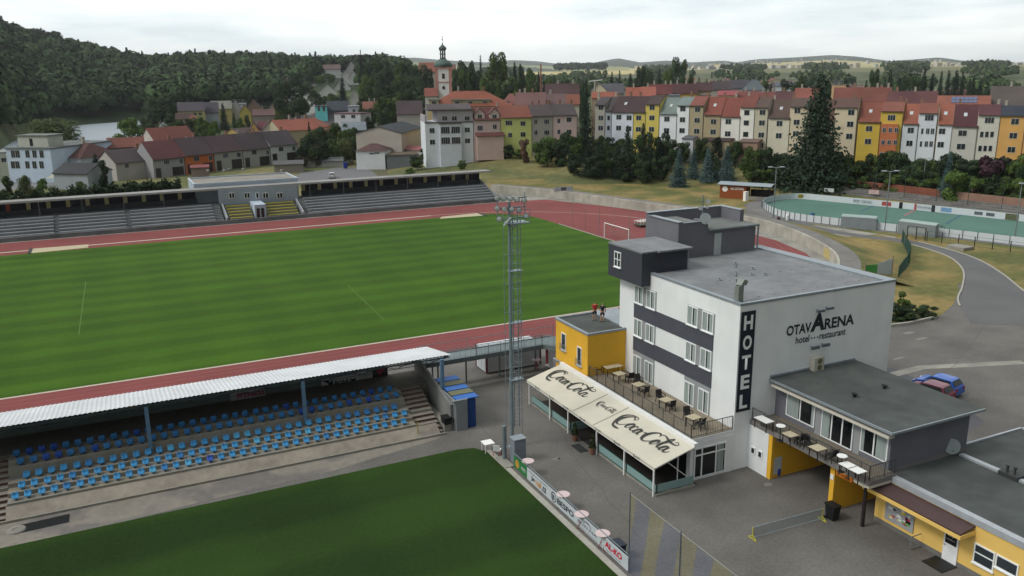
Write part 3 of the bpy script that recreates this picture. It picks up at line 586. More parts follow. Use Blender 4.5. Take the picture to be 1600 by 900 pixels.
for (xl, yl, xr, yr, xm, ym) in ((862, 588, 922, 612, 892, 600), (933, 634, 964, 642, 948, 637), (970, 660, 1049, 697, 1008, 678)):
    y_, wd_, a, b = awtext(xl, yl, xr, yr); cen = onplane(xm, ym, AP, An2); 
    o_ = np.array([cen[0], cen[1], AZ0+(AZ1-AZ0)*(cen[0]-AX0)/(AX1-AX0)])-Rv*wd_/2-Uv*(1.45*wd_/12)
    script(awn, o_, Rv, Uv, wd_, SCR)
for y in (57.6, 55.2, 52.9, 50.4, 48.2, 45.7, 43.3):
    script(awn, (AX0-.045, y+.2, AZ0-.17), (0, -1, 0), (0, 0, 1), .8, SCR)
mb = MB(); mb.box((30.105, 41.41, .004), (33.399, 59.3, .03)); mb.build('restaurant_floor', M('shade_toned_floor', '#2b2725', .8, .15, 2), hotel)  # dark sheet over the asphalt, its colour standing in for the interior shade
# glass wind screens with pale film, kerb, dark room behind
mb = MB(); mb.box((29.95, 41.2, 0), (30.1, 48.5, .16)); mb.box((29.95, 52.6, 0), (30.1, 59.3, .16)); mb.box((30.101, 41.2, 0), (33.1, 41.4, .16)); mb.build('screen_kerb', CONC, hotel)
FILM = glassy('green_film_glass', '#7f9c9a', .12)
for (a, b) in ((41.35, 44.75), (44.9, 48.4), (52.75, 55.5), (55.7, 59.1)):
    f = MB(); f.box((29.99, a, .26), (30.04, b, .8)); wo = f.build('wind_screen', FILM, hotel, split=True)
    f = MB(); f.box((29.995, a, .161), (30.035, b, .258)); f.box((29.995, a, .802), (30.035, b, .85)); f.build('screen_rail', M('green_rail', '#22453c', .5), wo)
f = MB(); f.box((30.12, 41.28, .26), (33.0, 41.33, .8)); f.build('wind_screen', FILM, hotel, split=True)
f = MB(); f.box((30.1, 52.6, .2), (31.6, 52.66, .8)); f.build('wind_screen', FILM, hotel, split=True)
mb = MB()
for y in (43.5, 46, 48.5, 51, 53.5, 56, 58.5): mb.bar((33.35, y, 0), (33.35, y, 2.7), .08)
mb.bar((33.35, 42.3, 2.1), (33.35, 59, 2.1), .07); mb.bar((32.2, 42, 0), (32.2, 42, 2.3), .05); mb.bar((30.9, 41.36, 2.2), (32.4, 41.36, .9), .05); mb.build('restaurant_mullions', WHITEP, hotel)
# ---- upper annex over the passage
AX = (39.95, 47.6); AYR = (31.9, 41.999); ZR = 6.1
GL2 = M('annex_grey', '#6b6b73', .85, .07, .8, bump=.05)
mb = MB(); mb.box((40.4, 32.3, 3.55), (47.3, 41.999, 5.95)); mb.build('annex_wall', GL2, hotel)
mb = MB(); mb.ext([(39.75, 31.75, 6.05), (47.75, 31.75, 6.12), (47.75, 41.99, 6.2), (39.75, 41.99, 6.15)], (0, 0, .16)); mb.build('annex_roof', ROOFD, hotel)
mb = MB(); mb.box((39.66, 31.7, 6.12), (39.748, 41.99, 6.28)); mb.box((39.749, 31.66, 6.14), (47.8, 31.745, 6.29)); mb.box((39.75, 41.9, 6.36), (47.7, 41.995, 6.5)); mb.build('annex_roof_edge', METALF, hotel)
mb = MB(); mb.box((39.7, 31.95, 5.78), (40.2, 41.8, 5.94)); mb.build('annex_awning_case', M('cream_case', '#c3beb2', .6, .05, 2), hotel)
# window front of the annex: white frames, dark panes, curtains, grey piers
def wrun(ya, yb, n, curt, z0=3.62, z1=5.72):
    f = MB(); t = .08; x_ = 40.33; f.box((x_, ya, z0), (40.4, ya+t, z1)); f.box((x_, yb-t, z0), (40.4, yb, z1)); f.box((x_, ya+t, z0), (40.4, yb-t, z0+t)); f.box((x_, ya+t, z1-t), (40.4, yb-t, z1))
    for k in range(1, n): yy = ya+(yb-ya)*k/n; f.box((x_, yy-.05, z0+t), (40.4, yy+.05, z1-t))
    o = f.build('annex_window', FRAME, hotel); p = MB(); p.box((40.36, ya+t, z0+t), (40.397, yb-t, z1-t)); p.build('pane', GLASSD, o)
    c = MB(); 
    for (q0, q1) in curt: c.box((40.345, q0, z0+t+.03), (40.357, q1, z1-t-.02))
    c.build('curtain', CURT, o, split=True)
wrun(38.3, 40.9, 2, [(39.75, 40.8), (38.4, 38.6)], 3.9); wrun(35.1, 37.7, 3, [(37.0, 37.6)], 3.6); wrun(32.45, 34.5, 2, [(32.5, 33.3), (34.2, 34.4)], 3.9)
mb = MB(); mb.box((40.37, 37.75, 3.55), (40.398, 38.25, 5.8)); mb.box((40.37, 34.55, 3.55), (40.398, 35.05, 5.8)); mb.build('annex_pier', GREYW2, hotel, split=True)
# balcony slab and passage
mb = MB(); mb.box((38.2, 31.75, 3.2), (40.4, 41.999, 3.5)); mb.box((40.401, 32.3, 3.2), (47.3, 41.999, 3.549)); mb.build('balcony_slab', M('slab_edge', '#767270', .9, .1, 1), hotel)
mb = MB(); mb.box((38.27, 31.82, 3.501), (40.39, 41.99, 3.53)); mb.build('balcony_floor', M('balcony_pavers', '#726a5f', .9, .15, 4), hotel)
railing('balcony_railing', hotel, [(38.3, 41.9, 3.53), (38.3, 31.85, 3.53), (40.35, 31.85, 3.53)], .9, .13, DKM)
mb = MB(); mb.box((38.2, 40.1, 0), (38.45, 41.999, 3.199)); mb.box((38.451, 40.3, 0), (39.3, 41.999, 3.199)); mb.build('passage_wall', WHITE, hotel)
for ya in (40.55, 41.25):
    f = MB(); f.box((38.12, ya, 1.2), (38.199, ya+.4, 1.7)); o = f.build('small_window', FRAME, hotel); p = MB(); p.box((38.105, ya+.07, 1.27), (38.119, ya+.33, 1.63)); p.build('pane', GLASSD, o)
mb = MB(); mb.box((38.22, 39.75, 0), (38.5, 40.099, 3.199)); mb.box((38.501, 39.8, 0), (46.5, 40.099, 3.199)); mb.build('passage_side_wall', YELLOW, hotel)
mb = MB(); mb.box((38.7, 34.75, 0), (46.5, 35.1, 3.199)); mb.build('passage_side_wall', YELLOW, hotel)
mb = MB(); mb.box((46.5, 35.1, 0), (46.8, 39.8, 3.199)); mb.build('passage_back', BLACK, hotel)
mb = MB(); mb.box((38.3, 31.8, 2.98), (41.2, 32.1, 3.199)); mb.box((38.35, 32.1, 2.9), (38.7, 34.0, 3.199)); mb.build('balcony_beam', M('cream_beam', '#c9c4b4', .8, .08, 2), hotel)
mb = MB(); mb.bar((38.95, 32.55, 0), (38.95, 32.55, 3.199), .16); mb.build('support_post', M('dark_brown_steel', '#2c2526', .5, .1, 3), hotel)
mb = MB(); mb.box((38.21, 33.0, 2.86), (38.29, 34.2, 3.198)); s_ = mb.build('hanging_sign', M('orange_sign', '#c9721d', .5, .1, 5), hotel)
text('BOWLING', 'lettering', DL, s_, (38.209, 34.1, 2.93), (0, -1, 0), (0, 0, 1), 1.0, .18)
mb = MB(); mb.box((38.66, 34.8, 2.1), (38.699, 35.05, 2.45)); s_ = mb.build('notice_sign', WHITEP, hotel)
mb = MB(); mb.box((38.45, 39.76, .3), (39.2, 39.799, 1.5)); mb.build('info_panel', M('poster_paper', '#b9c0c4', .6, .1, 5), hotel)
mb = MB(); mb.box((38.9, 39.74, .1), (39.15, 39.759, .6)); mb.build('blue_notice', M('blue_board', '#2a4aa0', .5), hotel)
# air conditioner on the gable
ac = thing('air_conditioner', 'cream double fan air conditioner on the white gable above the annex roof', 'air conditioner', (43.75, 41.8, 6.3))
mb = MB(); mb.box((43.3, 41.5, 6.32), (44.2, 41.99, 7.3)); mb.build('casing', M('cream_casing', '#b3b0a3', .6, .05, 2), ac)
for z in (6.57, 7.04):
    mb = MB(); mb.lathe((0, 0, 0), [(.21, 0), (.21, .02), (.05, .03)], 16); mb.xf(Matrix.Translation((43.8, 41.499, z)) @ Matrix.Rotation(math.pi/2, 4, 'X')); mb.build('fan_grille', M('olive_grille', '#66664e', .6, .2, 9), ac)
mb = MB(); mb.box((43.4, 41.6, 6.25), (43.5, 41.95, 6.32)); mb.box((44.0, 41.6, 6.25), (44.1, 41.95, 6.32)); mb.build('bracket', METALG, ac)
# two roof cowls on the annex roof
for (x, y, lb_) in ((1335, 619, 'small black cowl nearer the balcony edge of the dark annex roof'), (1382, 606, 'small black cowl nearer the car park on the dark annex roof')):
    c = G(x, y, 6.33); mb = MB(); mb.lathe(c, [(.1, -.03), (.1, .12), (.2, .14), (.2, .2), (.05, .26)], 12); tag(mb.build('roof_cowl', BLACKP, loc=c), lb_, 'roof vent')

# ================================================================ the yellow service building
serv = thing('service_building', 'low yellow building with dark flat roof and brown entrance canopy below the hotel annex', 'building', (40.2, 27, 0))
mb = MB(); mb.box((40.2, 8, 0), (54, 32.8, 3.0)); mb.build('wall', YELLOWL, serv)
mb = MB(); mb.box((40.185, 8, 0), (40.199, 32.8, .3)); mb.build('plinth', CONCD, serv)
mb = MB(); mb.box((40.55, 8, 3.001), (53.6, 32.81, 3.28)); mb.build('roof', ROOFD, serv)
mb = MB(); mb.box((40.12, 8, 3.001), (40.545, 32.85, 3.36)); mb.box((53.6, 8, 3.001), (53.8, 32.85, 3.4)); mb.box((47.8, 32.811, 3.0), (53.6, 32.95, 3.4)); mb.build('roof_edge', M('pale_flashing', '#a6abb0', .5, .1, 2, metal=.2), serv)
a = G(1472, 716, 3.3); mb = MB(); mb.box((46.3, 8, 3.281), (46.65, 32.0, 3.42)); mb.build('roof_upstand', M('pale_flashing', '#a6abb0'), serv)
c = G(1538, 750, 3.4); mb = MB(); mb.box((46.15, c[1]-.9, 3.281), (46.8, c[1]+.3, 3.55)); mb.lathe((46.4, c[1]-.1, 3.55), [(.07, 0), (.07, .35), (.12, .36), (.12, .44)], 8); mb.lathe((46.5, c[1]-.5, 3.55), [(.07, 0), (.07, .35), (.12, .36), (.12, .44)], 8); mb.build('roof_vent', M('dark_vent', '#3a3c3c', .7), serv)
mb = MB(); mb.ext([(39.0, 32.8, 2.62), (40.199, 32.8, 2.82), (40.199, 26.3, 2.82), (39.0, 26.3, 2.62)], (0, 0, .1)); mb.build('entrance_canopy', M('brown_sheet', '#4c3b3a', .7, .12, 2), serv)
mb = MB(); mb.box((38.95, 26.25, 2.4), (39.1, 32.85, 2.615)); mb.box((39.101, 26.25, 2.4), (40.19, 26.4, 2.615)); mb.build('canopy_fascia', YELLOWL, serv)
dr = on(1467, 850, 0, 40.18); mb = MB(); mb.box((40.12, 27.1, .05), (40.18, 28.0, 2.1)); do = mb.build('door', M('white_door', (.72, .73, .74), .4), serv)
mb = MB(); mb.box((40.1, 27.2, 1.15), (40.119, 27.9, 2.0)); bo = mb.build('notice_board', M('black_poster', '#17181c', .5), do); text('vstup', 'lettering', WL, bo, (40.099, 27.75, 1.6), (0, -1, 0), (0, 0, 1), .4, .12); text('OTEVŘENO', 'lettering', WL, bo, (40.099, 27.8, 1.4), (0, -1, 0), (0, 0, 1), .5, .09)
mb = MB(); mb.box((40.07, 27.85, .98), (40.119, 27.95, 1.02)); mb.build('handle', METALG, do)
nb = MB(); nb.box((40.12, 30.0, .55), (40.179, 32.0, 2.2)); nbo = nb.build('poster_panel', M('grey_poster', '#9b9da0', .5, .1, 6), serv)
q = random.Random(4)
cols = [M('poster_red', '#b03048', .5), M('poster_yellow', '#d8c030', .5), M('poster_white', '#d5d5d5', .5), M('poster_black', '#1c1c1c', .5), M('poster_green', '#57a050', .5)]
for ci, cm in enumerate(cols):
    pm_ = MB()
    for i_ in range(4 if ci != 2 else 9):
        y = q.uniform(30.15, 31.6); z = q.uniform(.65, 1.8); pm_.box((40.11-.002*ci, y, z), (40.119-.001*ci, y+q.uniform(.12, .35), z+q.uniform(.06, .2)))
    pm_.build('poster_print', cm, nbo)
for (ya, yb, z0, z1, mu) in ((25.0, 26.2, .85, 2.0, 0), (23.7, 24.95, 1.25, 2.0, 0), (21.3, 22.6, 1.25, 2.0, 1)):
    win_x(serv, 40.2, ya, yb, z0, z1, mu, 'window', False, False, .02, rail=.55 if ya == 25.0 else False)
mb = MB(); mb.bar((40.1, 29.4, .1), (39.3, 29.4, .1), .04); mb.bar((39.3, 29.4, .1), (39.3, 29.4, .85), .04); mb.bar((39.3, 29.4, .85), (40.1, 29.4, .85), .04); mb.build('hand_rail', METALG, serv)
mb = MB(); mb.box((38.9, 27.0, .0), (40.1, 28.3, .05)); mb.build('door_mat', BLACKP, serv)
c = G(1485, 712, 3.3); mb = dish((c[0], c[1], 3.95), .5, (-.7, -1, .3), 20); mb.bar((c[0], c[1]+.1, 3.28), (c[0], c[1]+.1, 3.9), .06); mb.bar((c[0], c[1], 3.6), (c[0]-.3, c[1]-.45, 3.9), .03)
tag(mb.build('satellite_dish', M('pale_grey_dish', '#8d9595'), loc=(c[0], c[1]+.1, 3.28)), 'round pale satellite dish standing on the dark roof beside the grey annex wall', 'satellite dish')
# ================================================================ near grandstand
NX0, NX1 = -13.0, 23.3
stand = thing('grandstand', 'near covered grandstand with white corrugated roof, blue seats and brown timber stairs', 'grandstand', (6, 58, 0))
WC = M('whitewashed_concrete', '#8f8c84', .9, .16, 1.6, var2=.2, sc2=.5, bump=.15, col2='#817b6e')
SX1 = 19.4; RY = [58.2, 59.05, 59.9, 60.9, 61.65]; RZ = [.78, 1.08, 1.38, 1.98, 2.28]
SX0 = -8.0
mb = MB()
mb.ext([(SX0-.1, 56.85, 0), (SX0-.1, 57.85, .62), (SX0-.1, 57.85, 0)], (SX1+1.7-SX0, 0, 0))
mb.build('front_ramp', M('front_ramp_concrete', '#8d857a', .9, .12, 2, var2=.16, sc2=.5, bump=.2), stand)
mb = MB(); mb.box((-60, 56.7, 0), (21.4, 56.849, .16)); mb.build('front_kerb', WC, stand)
for i in range(5):
    y0 = RY[i]-.35; y1 = (RY[i+1]-.35) if i < 4 else 62.35
    mb = MB(); mb.box((SX0, y0, 0), (SX1, y1-.002 if i != 2 else 60.15, RZ[i])); mb.build('tier', WC, stand)
mb = MB(); mb.box((SX0, 60.152, 0), (SX1, 60.548, 1.4)); mb.build('gangway', CONCD, stand)
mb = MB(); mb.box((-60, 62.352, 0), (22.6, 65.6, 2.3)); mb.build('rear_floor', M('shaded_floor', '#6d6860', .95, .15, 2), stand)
# side stair blocks in brown timber
for (xa, xb) in ((19.42, 21.3), (-10.2, -8.02), (-60, -10.25)):
    if xa == -60: 
        for i in range(5):
            y0 = RY[i]-.35; y1 = (RY[i+1]-.35) if i < 4 else 62.35; mb = MB(); mb.box((-60, y0, 0), (-10.22, y1-.002, RZ[i])); mb.build('tier', WC, stand)
        continue
    sb = MB(); n = 11
    for k in range(n):
        y = 57.2+k*.47; z = .14+k*.2; sb.box((xa, y, 0), (xb, y+.468, z))
    sb.build('stair_base', M('stair_concrete', '#857f76', .9, .15, 2), stand)
    for k in range(n):
        y = 57.2+k*.47; z = .14+k*.2
        if k == 5: continue
        tb = MB(); tb.box((xa+.05, y-.03, z-.13), (xb-.05, y-.002, z)); tb.build('stair_riser', TIMBER, stand)
mb = MB(); mb.bar((19.3, 57.3, 0), (19.3, 57.3, 1.2), .06); mb.build('handrail_post', M('yellow_post', '#a89a4a', .6), stand)
# roof: corrugated sheets on trusses, falling to the back
RYa, RZa, RYb, RZb = 60.15, 5.15, 66.0, 4.1
CW = M('corrugated_white_sheet', '#c3c5c8', .55, .05, 1.2, var2=.08, sc2=.4)
mb = MB(); n = int((NX1+16)/.075); vs = []
for i in range(n+1):
    x = -16+i*(NX1+16)/n; dz = .024*math.sin(i*math.pi/2+.4)
    vs += [(x, RYa, RZa+dz), (x, RYb, RZb+dz)]
mb.add(vs, [(2*i, 2*i+2, 2*i+3, 2*i+1) for i in range(n)]); mb.build('roof_sheet', CW, stand)
TR = M('truss_steel', '#3c474d', .6, .15, 3); mb = MB()
sl_ = lambda y: RZa+(RZb-RZa)*(y-RYa)/(RYb-RYa)
for x in np.arange(-15.5, 23.3, 2.75):
    mb.bar((x, RYa+.05, sl_(RYa)-.1), (x, RYb-.05, sl_(RYb)-.1), .08, .12); mb.bar((x, RYa+.3, sl_(RYa)-.35), (x, 63.5, 3.6), .05); mb.bar((x, 63.5, 3.6), (x, 65.6, 3.0), .05)
for y in (RYa+.1, 61.2, 63, 65): mb.bar((-16, y, sl_(y)-.2), (23.2, y, sl_(y)-.2), .07, .1)
for x in np.arange(-15.5, 22, 2.75): mb.bar((x, 60.5, 4.95), (x+1.37, 60.6, 4.5), .035); mb.bar((x+1.37, 60.6, 4.5), (x+2.75, 60.5, 4.95), .035)
mb.bar((-16, 60.6, 4.5), (22.5, 60.6, 4.5), .04)
mb.build('roof_truss', TR, stand)
BLP = M('blue_grey_steel', '#5f7c95', .55, .12, 3)
for x in (-10.6, .7, 11.5, 22.4):
    mb = MB(); y = 60.35 if x < 20 else 59.9; zb = 1.4 if x < 20 else 1.0; mb.box((x-.13, y-.13, zb), (x+.13, y+.13, 4.95)); mb.build('roof_post', BLP, stand)
BW = M('back_wall_grey_green', '#6d7672', .9, .12, 1.2); mb = MB(); mb.box((-60, 65.61, 0), (19.5, 65.8, 3.15)); mb.box((-60, 65.62, 3.151), (19.5, 65.79, 4.0)); mb.build('back_wall', BW, stand)
for (xa, xb) in ((-9.6, -8.0), (-3.2, -2.7), (-.9, .6), (6.6, 8.0), (11.5, 12.2)):
    mb = MB(); mb.box((xa, 65.56, 3.0), (xb, 65.609, 3.9)); mb.build('wall_opening', M('pale_yellow_panel', '#b8b487', .7, .1, 2), stand)
# banners on the back wall
def banner(name_, pa, pb, za, zb, mat, Y):
    a = on(*pa, 1, Y); b = on(*pb, 1, Y); mb = MB(); mb.box((a[0], Y-.04, za), (b[0], Y, zb)); return mb.build(name_, mat, stand), a[0], b[0]
BY = 65.5; WB = M('banner_white', '#b9bab8', .6, .04, 2)
zt = on(515, 597, 1, BY)[2]; zb_ = on(515, 609, 1, BY)[2]
print('banner z', zt, zb_)
bo, a0, b0 = banner('banner', (502, 602), (556, 595), zb_, zb_+1.0, WB, BY)
text('BONUM', 'lettering', DL, bo, (a0+1.1, BY-.041, zb_+.3), (1, 0, 0), (0, 0, 1), (b0-a0)*.6, .4, bold=.03)
text('REALITNÍ KANCELÁŘ', 'lettering', DL, bo, (a0+1.1, BY-.041, zb_+.16), (1, 0, 0), (0, 0, 1), (b0-a0)*.56, .1)
mb = MB(); mb.ext([(a0+.15, BY-.06, zb_+.85), (a0+.6, BY-.06, zb_+.85), (a0+.75, BY-.06, zb_+.45)], (0, .02, 0)); mb.ext([(a0+.55, BY-.06, zb_+.5), (a0+.95, BY-.06, zb_+.85), (a0+.95, BY-.06, zb_+.15)], (0, .02, 0)); mb.build('emblem', DL, bo)
bo, a1, b1 = banner('banner', (557, 595), (582, 590), zb_+.15, zb_+1.1, WB, BY)
for k in range(4): mb = MB(); mb.box((a1+.2, BY-.045, zb_+.4+k*.15), (b1-.15-(k % 2)*.3, BY-.041, zb_+.45+k*.15)); mb.build('lettering', M('grey_print', '#77787a'), bo)
bo, a1, b1 = banner('banner', (583, 590), (606, 587), zb_+.25, zb_+1.2, M('dark_banner', '#35282b', .6, .3, 3), BY)
mb = MB(); mb.ext([(a1+.2, BY-.06, zb_+1.1), (a1+1.1, BY-.06, zb_+1.15), (a1+.6, BY-.06, zb_+.5)], (0, .015, 0)); mb.build('emblem', M('banner_red', '#98303a', .6), bo)
bo, a1, b1 = banner('banner', (360, 622), (414, 612), zb_, zb_+1.1, M('pale_pink_banner', '#a9a3a6', .6, .1, 3), BY)
CRM = M('banner_crimson', '#9b3148', .6)
text('FITNESS', 'lettering', CRM, bo, (a1+.5, BY-.041, zb_+.58), (1, 0, 0), (0, 0, 1), (b1-a1)*.8, .4, bold=.04); text('CENTRUM', 'lettering', CRM, bo, (a1+.3, BY-.041, zb_+.12), (1, 0, 0), (0, 0, 1), (b1-a1)*.85, .32, bold=.04)
# side walls and the little blue-roofed shelter at the right end
mb = MB(); mb.ext([(22.0, 57.3, 0), (22.0, 65.6, 0), (22.0, 65.6, 3.6), (22.0, 62.5, 3.2), (22.0, 57.3, 2.1)], (.2, 0, 0)); mb.build('side_wall', M('side_wall_concrete', '#7a7b79', .9, .15, 1), stand)
mb = MB(); mb.box((21.45, 57.2, 0), (21.999, 62, .6)); mb.build('side_ledge', CONC, stand)
SG = M('shelter_grey', '#7d8183', .85, .08, 1.2)
mb = MB(); mb.box((22.3, 56.85, 0), (23.25, 57.05, 2.45)); mb.box((22.25, 57.05, 0), (22.4, 61.8, 2.45)); mb.box((21.95, 56.85, 2.45), (23.3, 57.05, 2.52)); mb.build('shelter_wall', SG, stand)
mb = MB(); mb.box((23.1, 57.1, 0), (24.05, 61.8, 2.3)); mb.build('shelter_side', M('shelter_dark_blue', '#1f3f78', .6, .1, 3), stand)
for k in range(5):
    mb = MB(); mb.box((22.45, 57.06+k*.95, 2.4+.05*k), (24.3, 57.98+k*.95, 2.5+.05*k)); mb.build('shelter_roof', M('blue_roof_sheet', '#2d63ad', .6, .06, 3) if k % 2 == 0 else M('olive_roof_sheet', '#6a6a52', .7, .1, 3), stand)
# seats: a low-backed plastic shell
SB = [M('seat_blue', '#3a84b4', .45, .06, 2), M('seat_mid_blue', '#3473a8', .45, .06, 2), M('seat_royal_blue', '#2a50a0', .45, .06, 2), M('seat_pale_blue', '#4b96bb', .45, .06, 2)]
def seat_mesh(mat):
    v = []; f = []
    prof = [(-.21, .0), (-.17, .02), (-.02, -.02), (.12, .01), (.19, .08), (.23, .17), (.24, .24)]      # y, z from front to back
    nx = 5
    for (y, z) in prof:
        for k in range(nx):
            t = -1+2*k/(nx-1); wd = .215*(1-.1*max(0, z*3))*(.8 if y < -.19 or z > .22 else 1); v.append((t*wd, y-.04*(t*t) if y > .1 else y, z+.035*t*t))
    for i in range(len(prof)-1):
        for k in range(nx-1): a = i*nx+k; f.append((a, a+1, a+nx+1, a+nx))
    n = len(v); v += [(x, y+.01, z-.03) for x, y, z in v]; f += [tuple(n+i for i in reversed(q)) for q in f]
    rim = [k for k in range(nx)]+[i*nx+nx-1 for i in range(1, len(prof))]+[(len(prof)-1)*nx+k for k in range(nx-2, -1, -1)]+[i*nx for i in range(len(prof)-2, 0, -1)]
    f += [(rim[i], rim[i-1], rim[i-1]+n, rim[i]+n) for i in range(len(rim))]
    b = len(v); v += [(-.06, -.06, -.2), (.06, -.06, -.2), (.06, .06, -.2), (-.06, .06, -.2), (-.06, -.06, -.03), (.06, -.06, -.03), (.06, .06, -.03), (-.06, .06, -.03)]
    f += [tuple(b+i for i in q) for q in ((0,1,5,4),(1,2,6,5),(2,3,7,6),(3,0,4,7),(0,3,2,1))]
    me = bpy.data.meshes.new('seat'); me.from_pydata(v, [], f); me.materials.append(mat); me.polygons.foreach_set('use_smooth', [True]*len(f)); return me
SM = [seat_mesh(m_) for m_ in SB]; q = random.Random(5); count = 0; rest = MB()
for row in range(5):
    xs = np.arange(-7.55+[.0, .35, .6, .3, .05][row], SX1-.35, .745)
    for i, x in enumerate(xs):
        mi = 0 if row < 3 else 1
        if q.random() < .07: mi = 1 if row < 3 else 2
        if q.random() < .1 and row < 3: mi = 3
        if row == 0 and i == 16: mi = 2
        if row >= 3 and i in (2, 3): mi = 2
        ps_ = (x+q.uniform(-.03, .03), RY[row]+.05, RZ[row]+.2)
        if count < 100:
            s_ = bpy.data.objects.new('seat', SM[mi]); S.collection.objects.link(s_); s_.parent = stand; s_.location = (ps_[0]-6, ps_[1]-58, ps_[2]); s_.rotation_euler = (0, 0, q.uniform(-.08, .08)); count += 1
        else:
            me = SM[mi]; rest.add([(v.co[0]+ps_[0], v.co[1]+ps_[1], v.co[2]+ps_[2]) for v in me.vertices], [tuple(p.vertices) for p in me.polygons], {0: 0, 1: 0, 2: 1, 3: 0}[mi])
rest.build('rear_seats', [SB[1], SB[2]], stand, smooth=True, kind='stuff')

# wheelie bins
def bin_(loc, mat, label, s=1):
    t = thing('wheelie_bin', label, 'bin', loc); b = MB(); x, y, z = loc
    b.add([(x-.24*s, y-.28*s, z+.08), (x+.24*s, y-.28*s, z+.08), (x+.24*s, y+.28*s, z+.08), (x-.24*s, y+.28*s, z+.08), (x-.3*s, y-.36*s, z+.95*s), (x+.3*s, y-.36*s, z+.95*s), (x+.3*s, y+.36*s, z+.95*s), (x-.3*s, y+.36*s, z+.95*s)], [(0,3,2,1),(4,5,6,7),(0,1,5,4),(1,2,6,5),(2,3,7,6),(3,0,4,7)])
    b.build('body', mat, t); l = MB(); l.box((x-.32*s, y-.4*s, z+.951*s), (x+.32*s, y+.4*s, z+1.01*s)); l.bar((x-.28*s, y+.44*s, z+.98*s), (x+.28*s, y+.44*s, z+.98*s), .04); l.build('lid', mat, t)
    w_ = MB()
    for sx in (-1, 1): w_.bar((x+sx*.26*s, y+.3*s, z+.1), (x+sx*.32*s, y+.3*s, z+.1), .2, n=10)
    w_.build('wheels', BLACKP, t); return t
bin_((21.75, 57.55, .0), BLACKP, 'black wheelie bin beside the brown timber stairs of the near stand', 1.1)
c = G(1297, 812); bin_((c[0]+.15, c[1], 0), BLACKP, 'black litter bin in front of the yellow passage wall below the balcony')
c = G(966, 872); bin_((c[0], c[1], 0), M('dark_blue_bin', '#232b38', .5), 'dark bin behind the far right end of the pitch side advertising boards')

# ================================================================ footbridge between stand and hotel, container, yard things
br = thing('footbridge', 'grey steel footbridge with railings between the stand and the yellow wing', 'footbridge', (29, 66, 0))
BG = M('bridge_grey', '#6a7577', .6, .1, 2)
mb = MB(); mb.box((22.7, 65.0, 2.75), (36.2, 66.9, 2.9)); mb.build('deck', BG, br)
mb = MB(); mb.box((22.7, 64.85, 2.55), (34.0, 64.995, 2.95)); mb.box((22.7, 66.905, 2.55), (36.2, 67.05, 2.95)); mb.build('beam', M('bridge_beam', '#566064', .6, .1, 2), br, split=True)
mb = MB(); mb.ext([(34.0, 65.0, 2.55), (36.6, 61.6, 2.55), (36.6, 61.6, 2.95), (34.0, 65.0, 2.95)], (.15, .1, 0)); mb.build('beam', BG, br)
mb = MB(); mb.prism([(34.1, 65.2), (36.7, 61.9), (38.0, 62.8), (36.2, 66.9)], 2.76, 2.91); mb.build('landing', BG, br)
railing('railing', br, [(22.9, 66.95, 2.95), (36.2, 66.95, 2.95)], .95, .5, METALG)
railing('railing', br, [(22.9, 64.9, 2.95), (27.5, 64.9, 2.95)], .95, .5, METALG); railing('railing', br, [(27.5, 64.9, 2.95), (34.0, 64.9, 2.95), (36.6, 61.6, 2.95)], .95, .13, METALG)
for x in (24, 27.2, 30.5, 34.2):
    mb = MB(); mb.bar((x, 66.6, 0), (x, 66.6, 2.75), .12); mb.bar((x, 65.2, 0), (x, 65.2, 2.75), .12) if x == 24 else None; mb.build('column', BG, br, split=True)
ct = thing('site_container', 'white rectangular container with dark red corner post under the footbridge', 'container', (32, 68.5, 0))
WCN = M('container_white', '#c3c7cb', .5, .05, 1); mb = MB(); mb.box((29.6, 67.5, .15), (35.2, 69.9, 2.25)); mb.build('body', WCN, ct)
mb = MB()
for (x, y) in ((29.55, 67.45), (35.1, 67.45), (29.55, 69.8)): mb.box((x, y, .1), (x+.16, y+.16, 2.28))
mb.build('corner_post', M('dark_red_post', '#5c3238', .6), ct, split=True)
mb = MB(); mb.box((29.56, 67.8, .3), (29.599, 68.55, 2.1)); mb.box((29.56, 68.6, .3), (29.599, 69.4, 2.1)); mb.build('door_leaf', M('container_door', '#b5b9bc', .5), ct, split=True)
wl = MB(); wl.box((35.6, 62.2, 0), (35.8, 67.2, 2.2)); tag(wl.build('yard_wall', WHITE, loc=(35.7, 64, 0)), 'white wall closing the yard between container and yellow wing', 'wall')
# standing tables
def bistro(loc, label, legm, top, folded=False):
    t = thing('bistro_table', label, 'table', loc, 'tall round tables along the pitch boards'); x, y, z = loc
    mb = MB(); mb.lathe((x, y, z+1.02), [(.42, 0), (.44, .015), (.44, .035), (.42, .05)], 24); mb.build('table_top', top, t)
    mb = MB()
    for a in (.3, 2.4, 4.5): mb.bar((x+.28*math.cos(a), y+.28*math.sin(a), z), (x-.1*math.cos(a), y-.1*math.sin(a), z+1.02), .04)
    mb.lathe((x, y, z+.5), [(.03, 0), (.03, .52)], 8); mb.build('legs', legm, t); return t
PT = M('pale_pink_table_top', '#c9b4b4', .5, .04, 2); RL_ = M('red_table_leg', '#8d3a3c', .5, .1, 4)
c = G(825, 720, 1.05); bistro((c[0], c[1], 0), 'round pale table with red legs behind the green advertising board', RL_, PT)
c = G(880, 772, 1.05); bistro((c[0], c[1], 0), 'round pale table with red legs behind the orange lettered board', RL_, PT)
c = G(909, 803, 1.05); bistro((c[0], c[1], 0), 'round pale table behind the board with the black ring emblem', RL_, PT)
c = G(942, 833, 1.05); bistro((c[0], c[1], 0), 'round pale table next to the dark bin, nearest to the camera', RL_, PT)
c = G(838, 562, 1.05); bistro((c[0], c[1], 0), 'round pale table by the white yard wall near the yellow wing', RL_, PT)
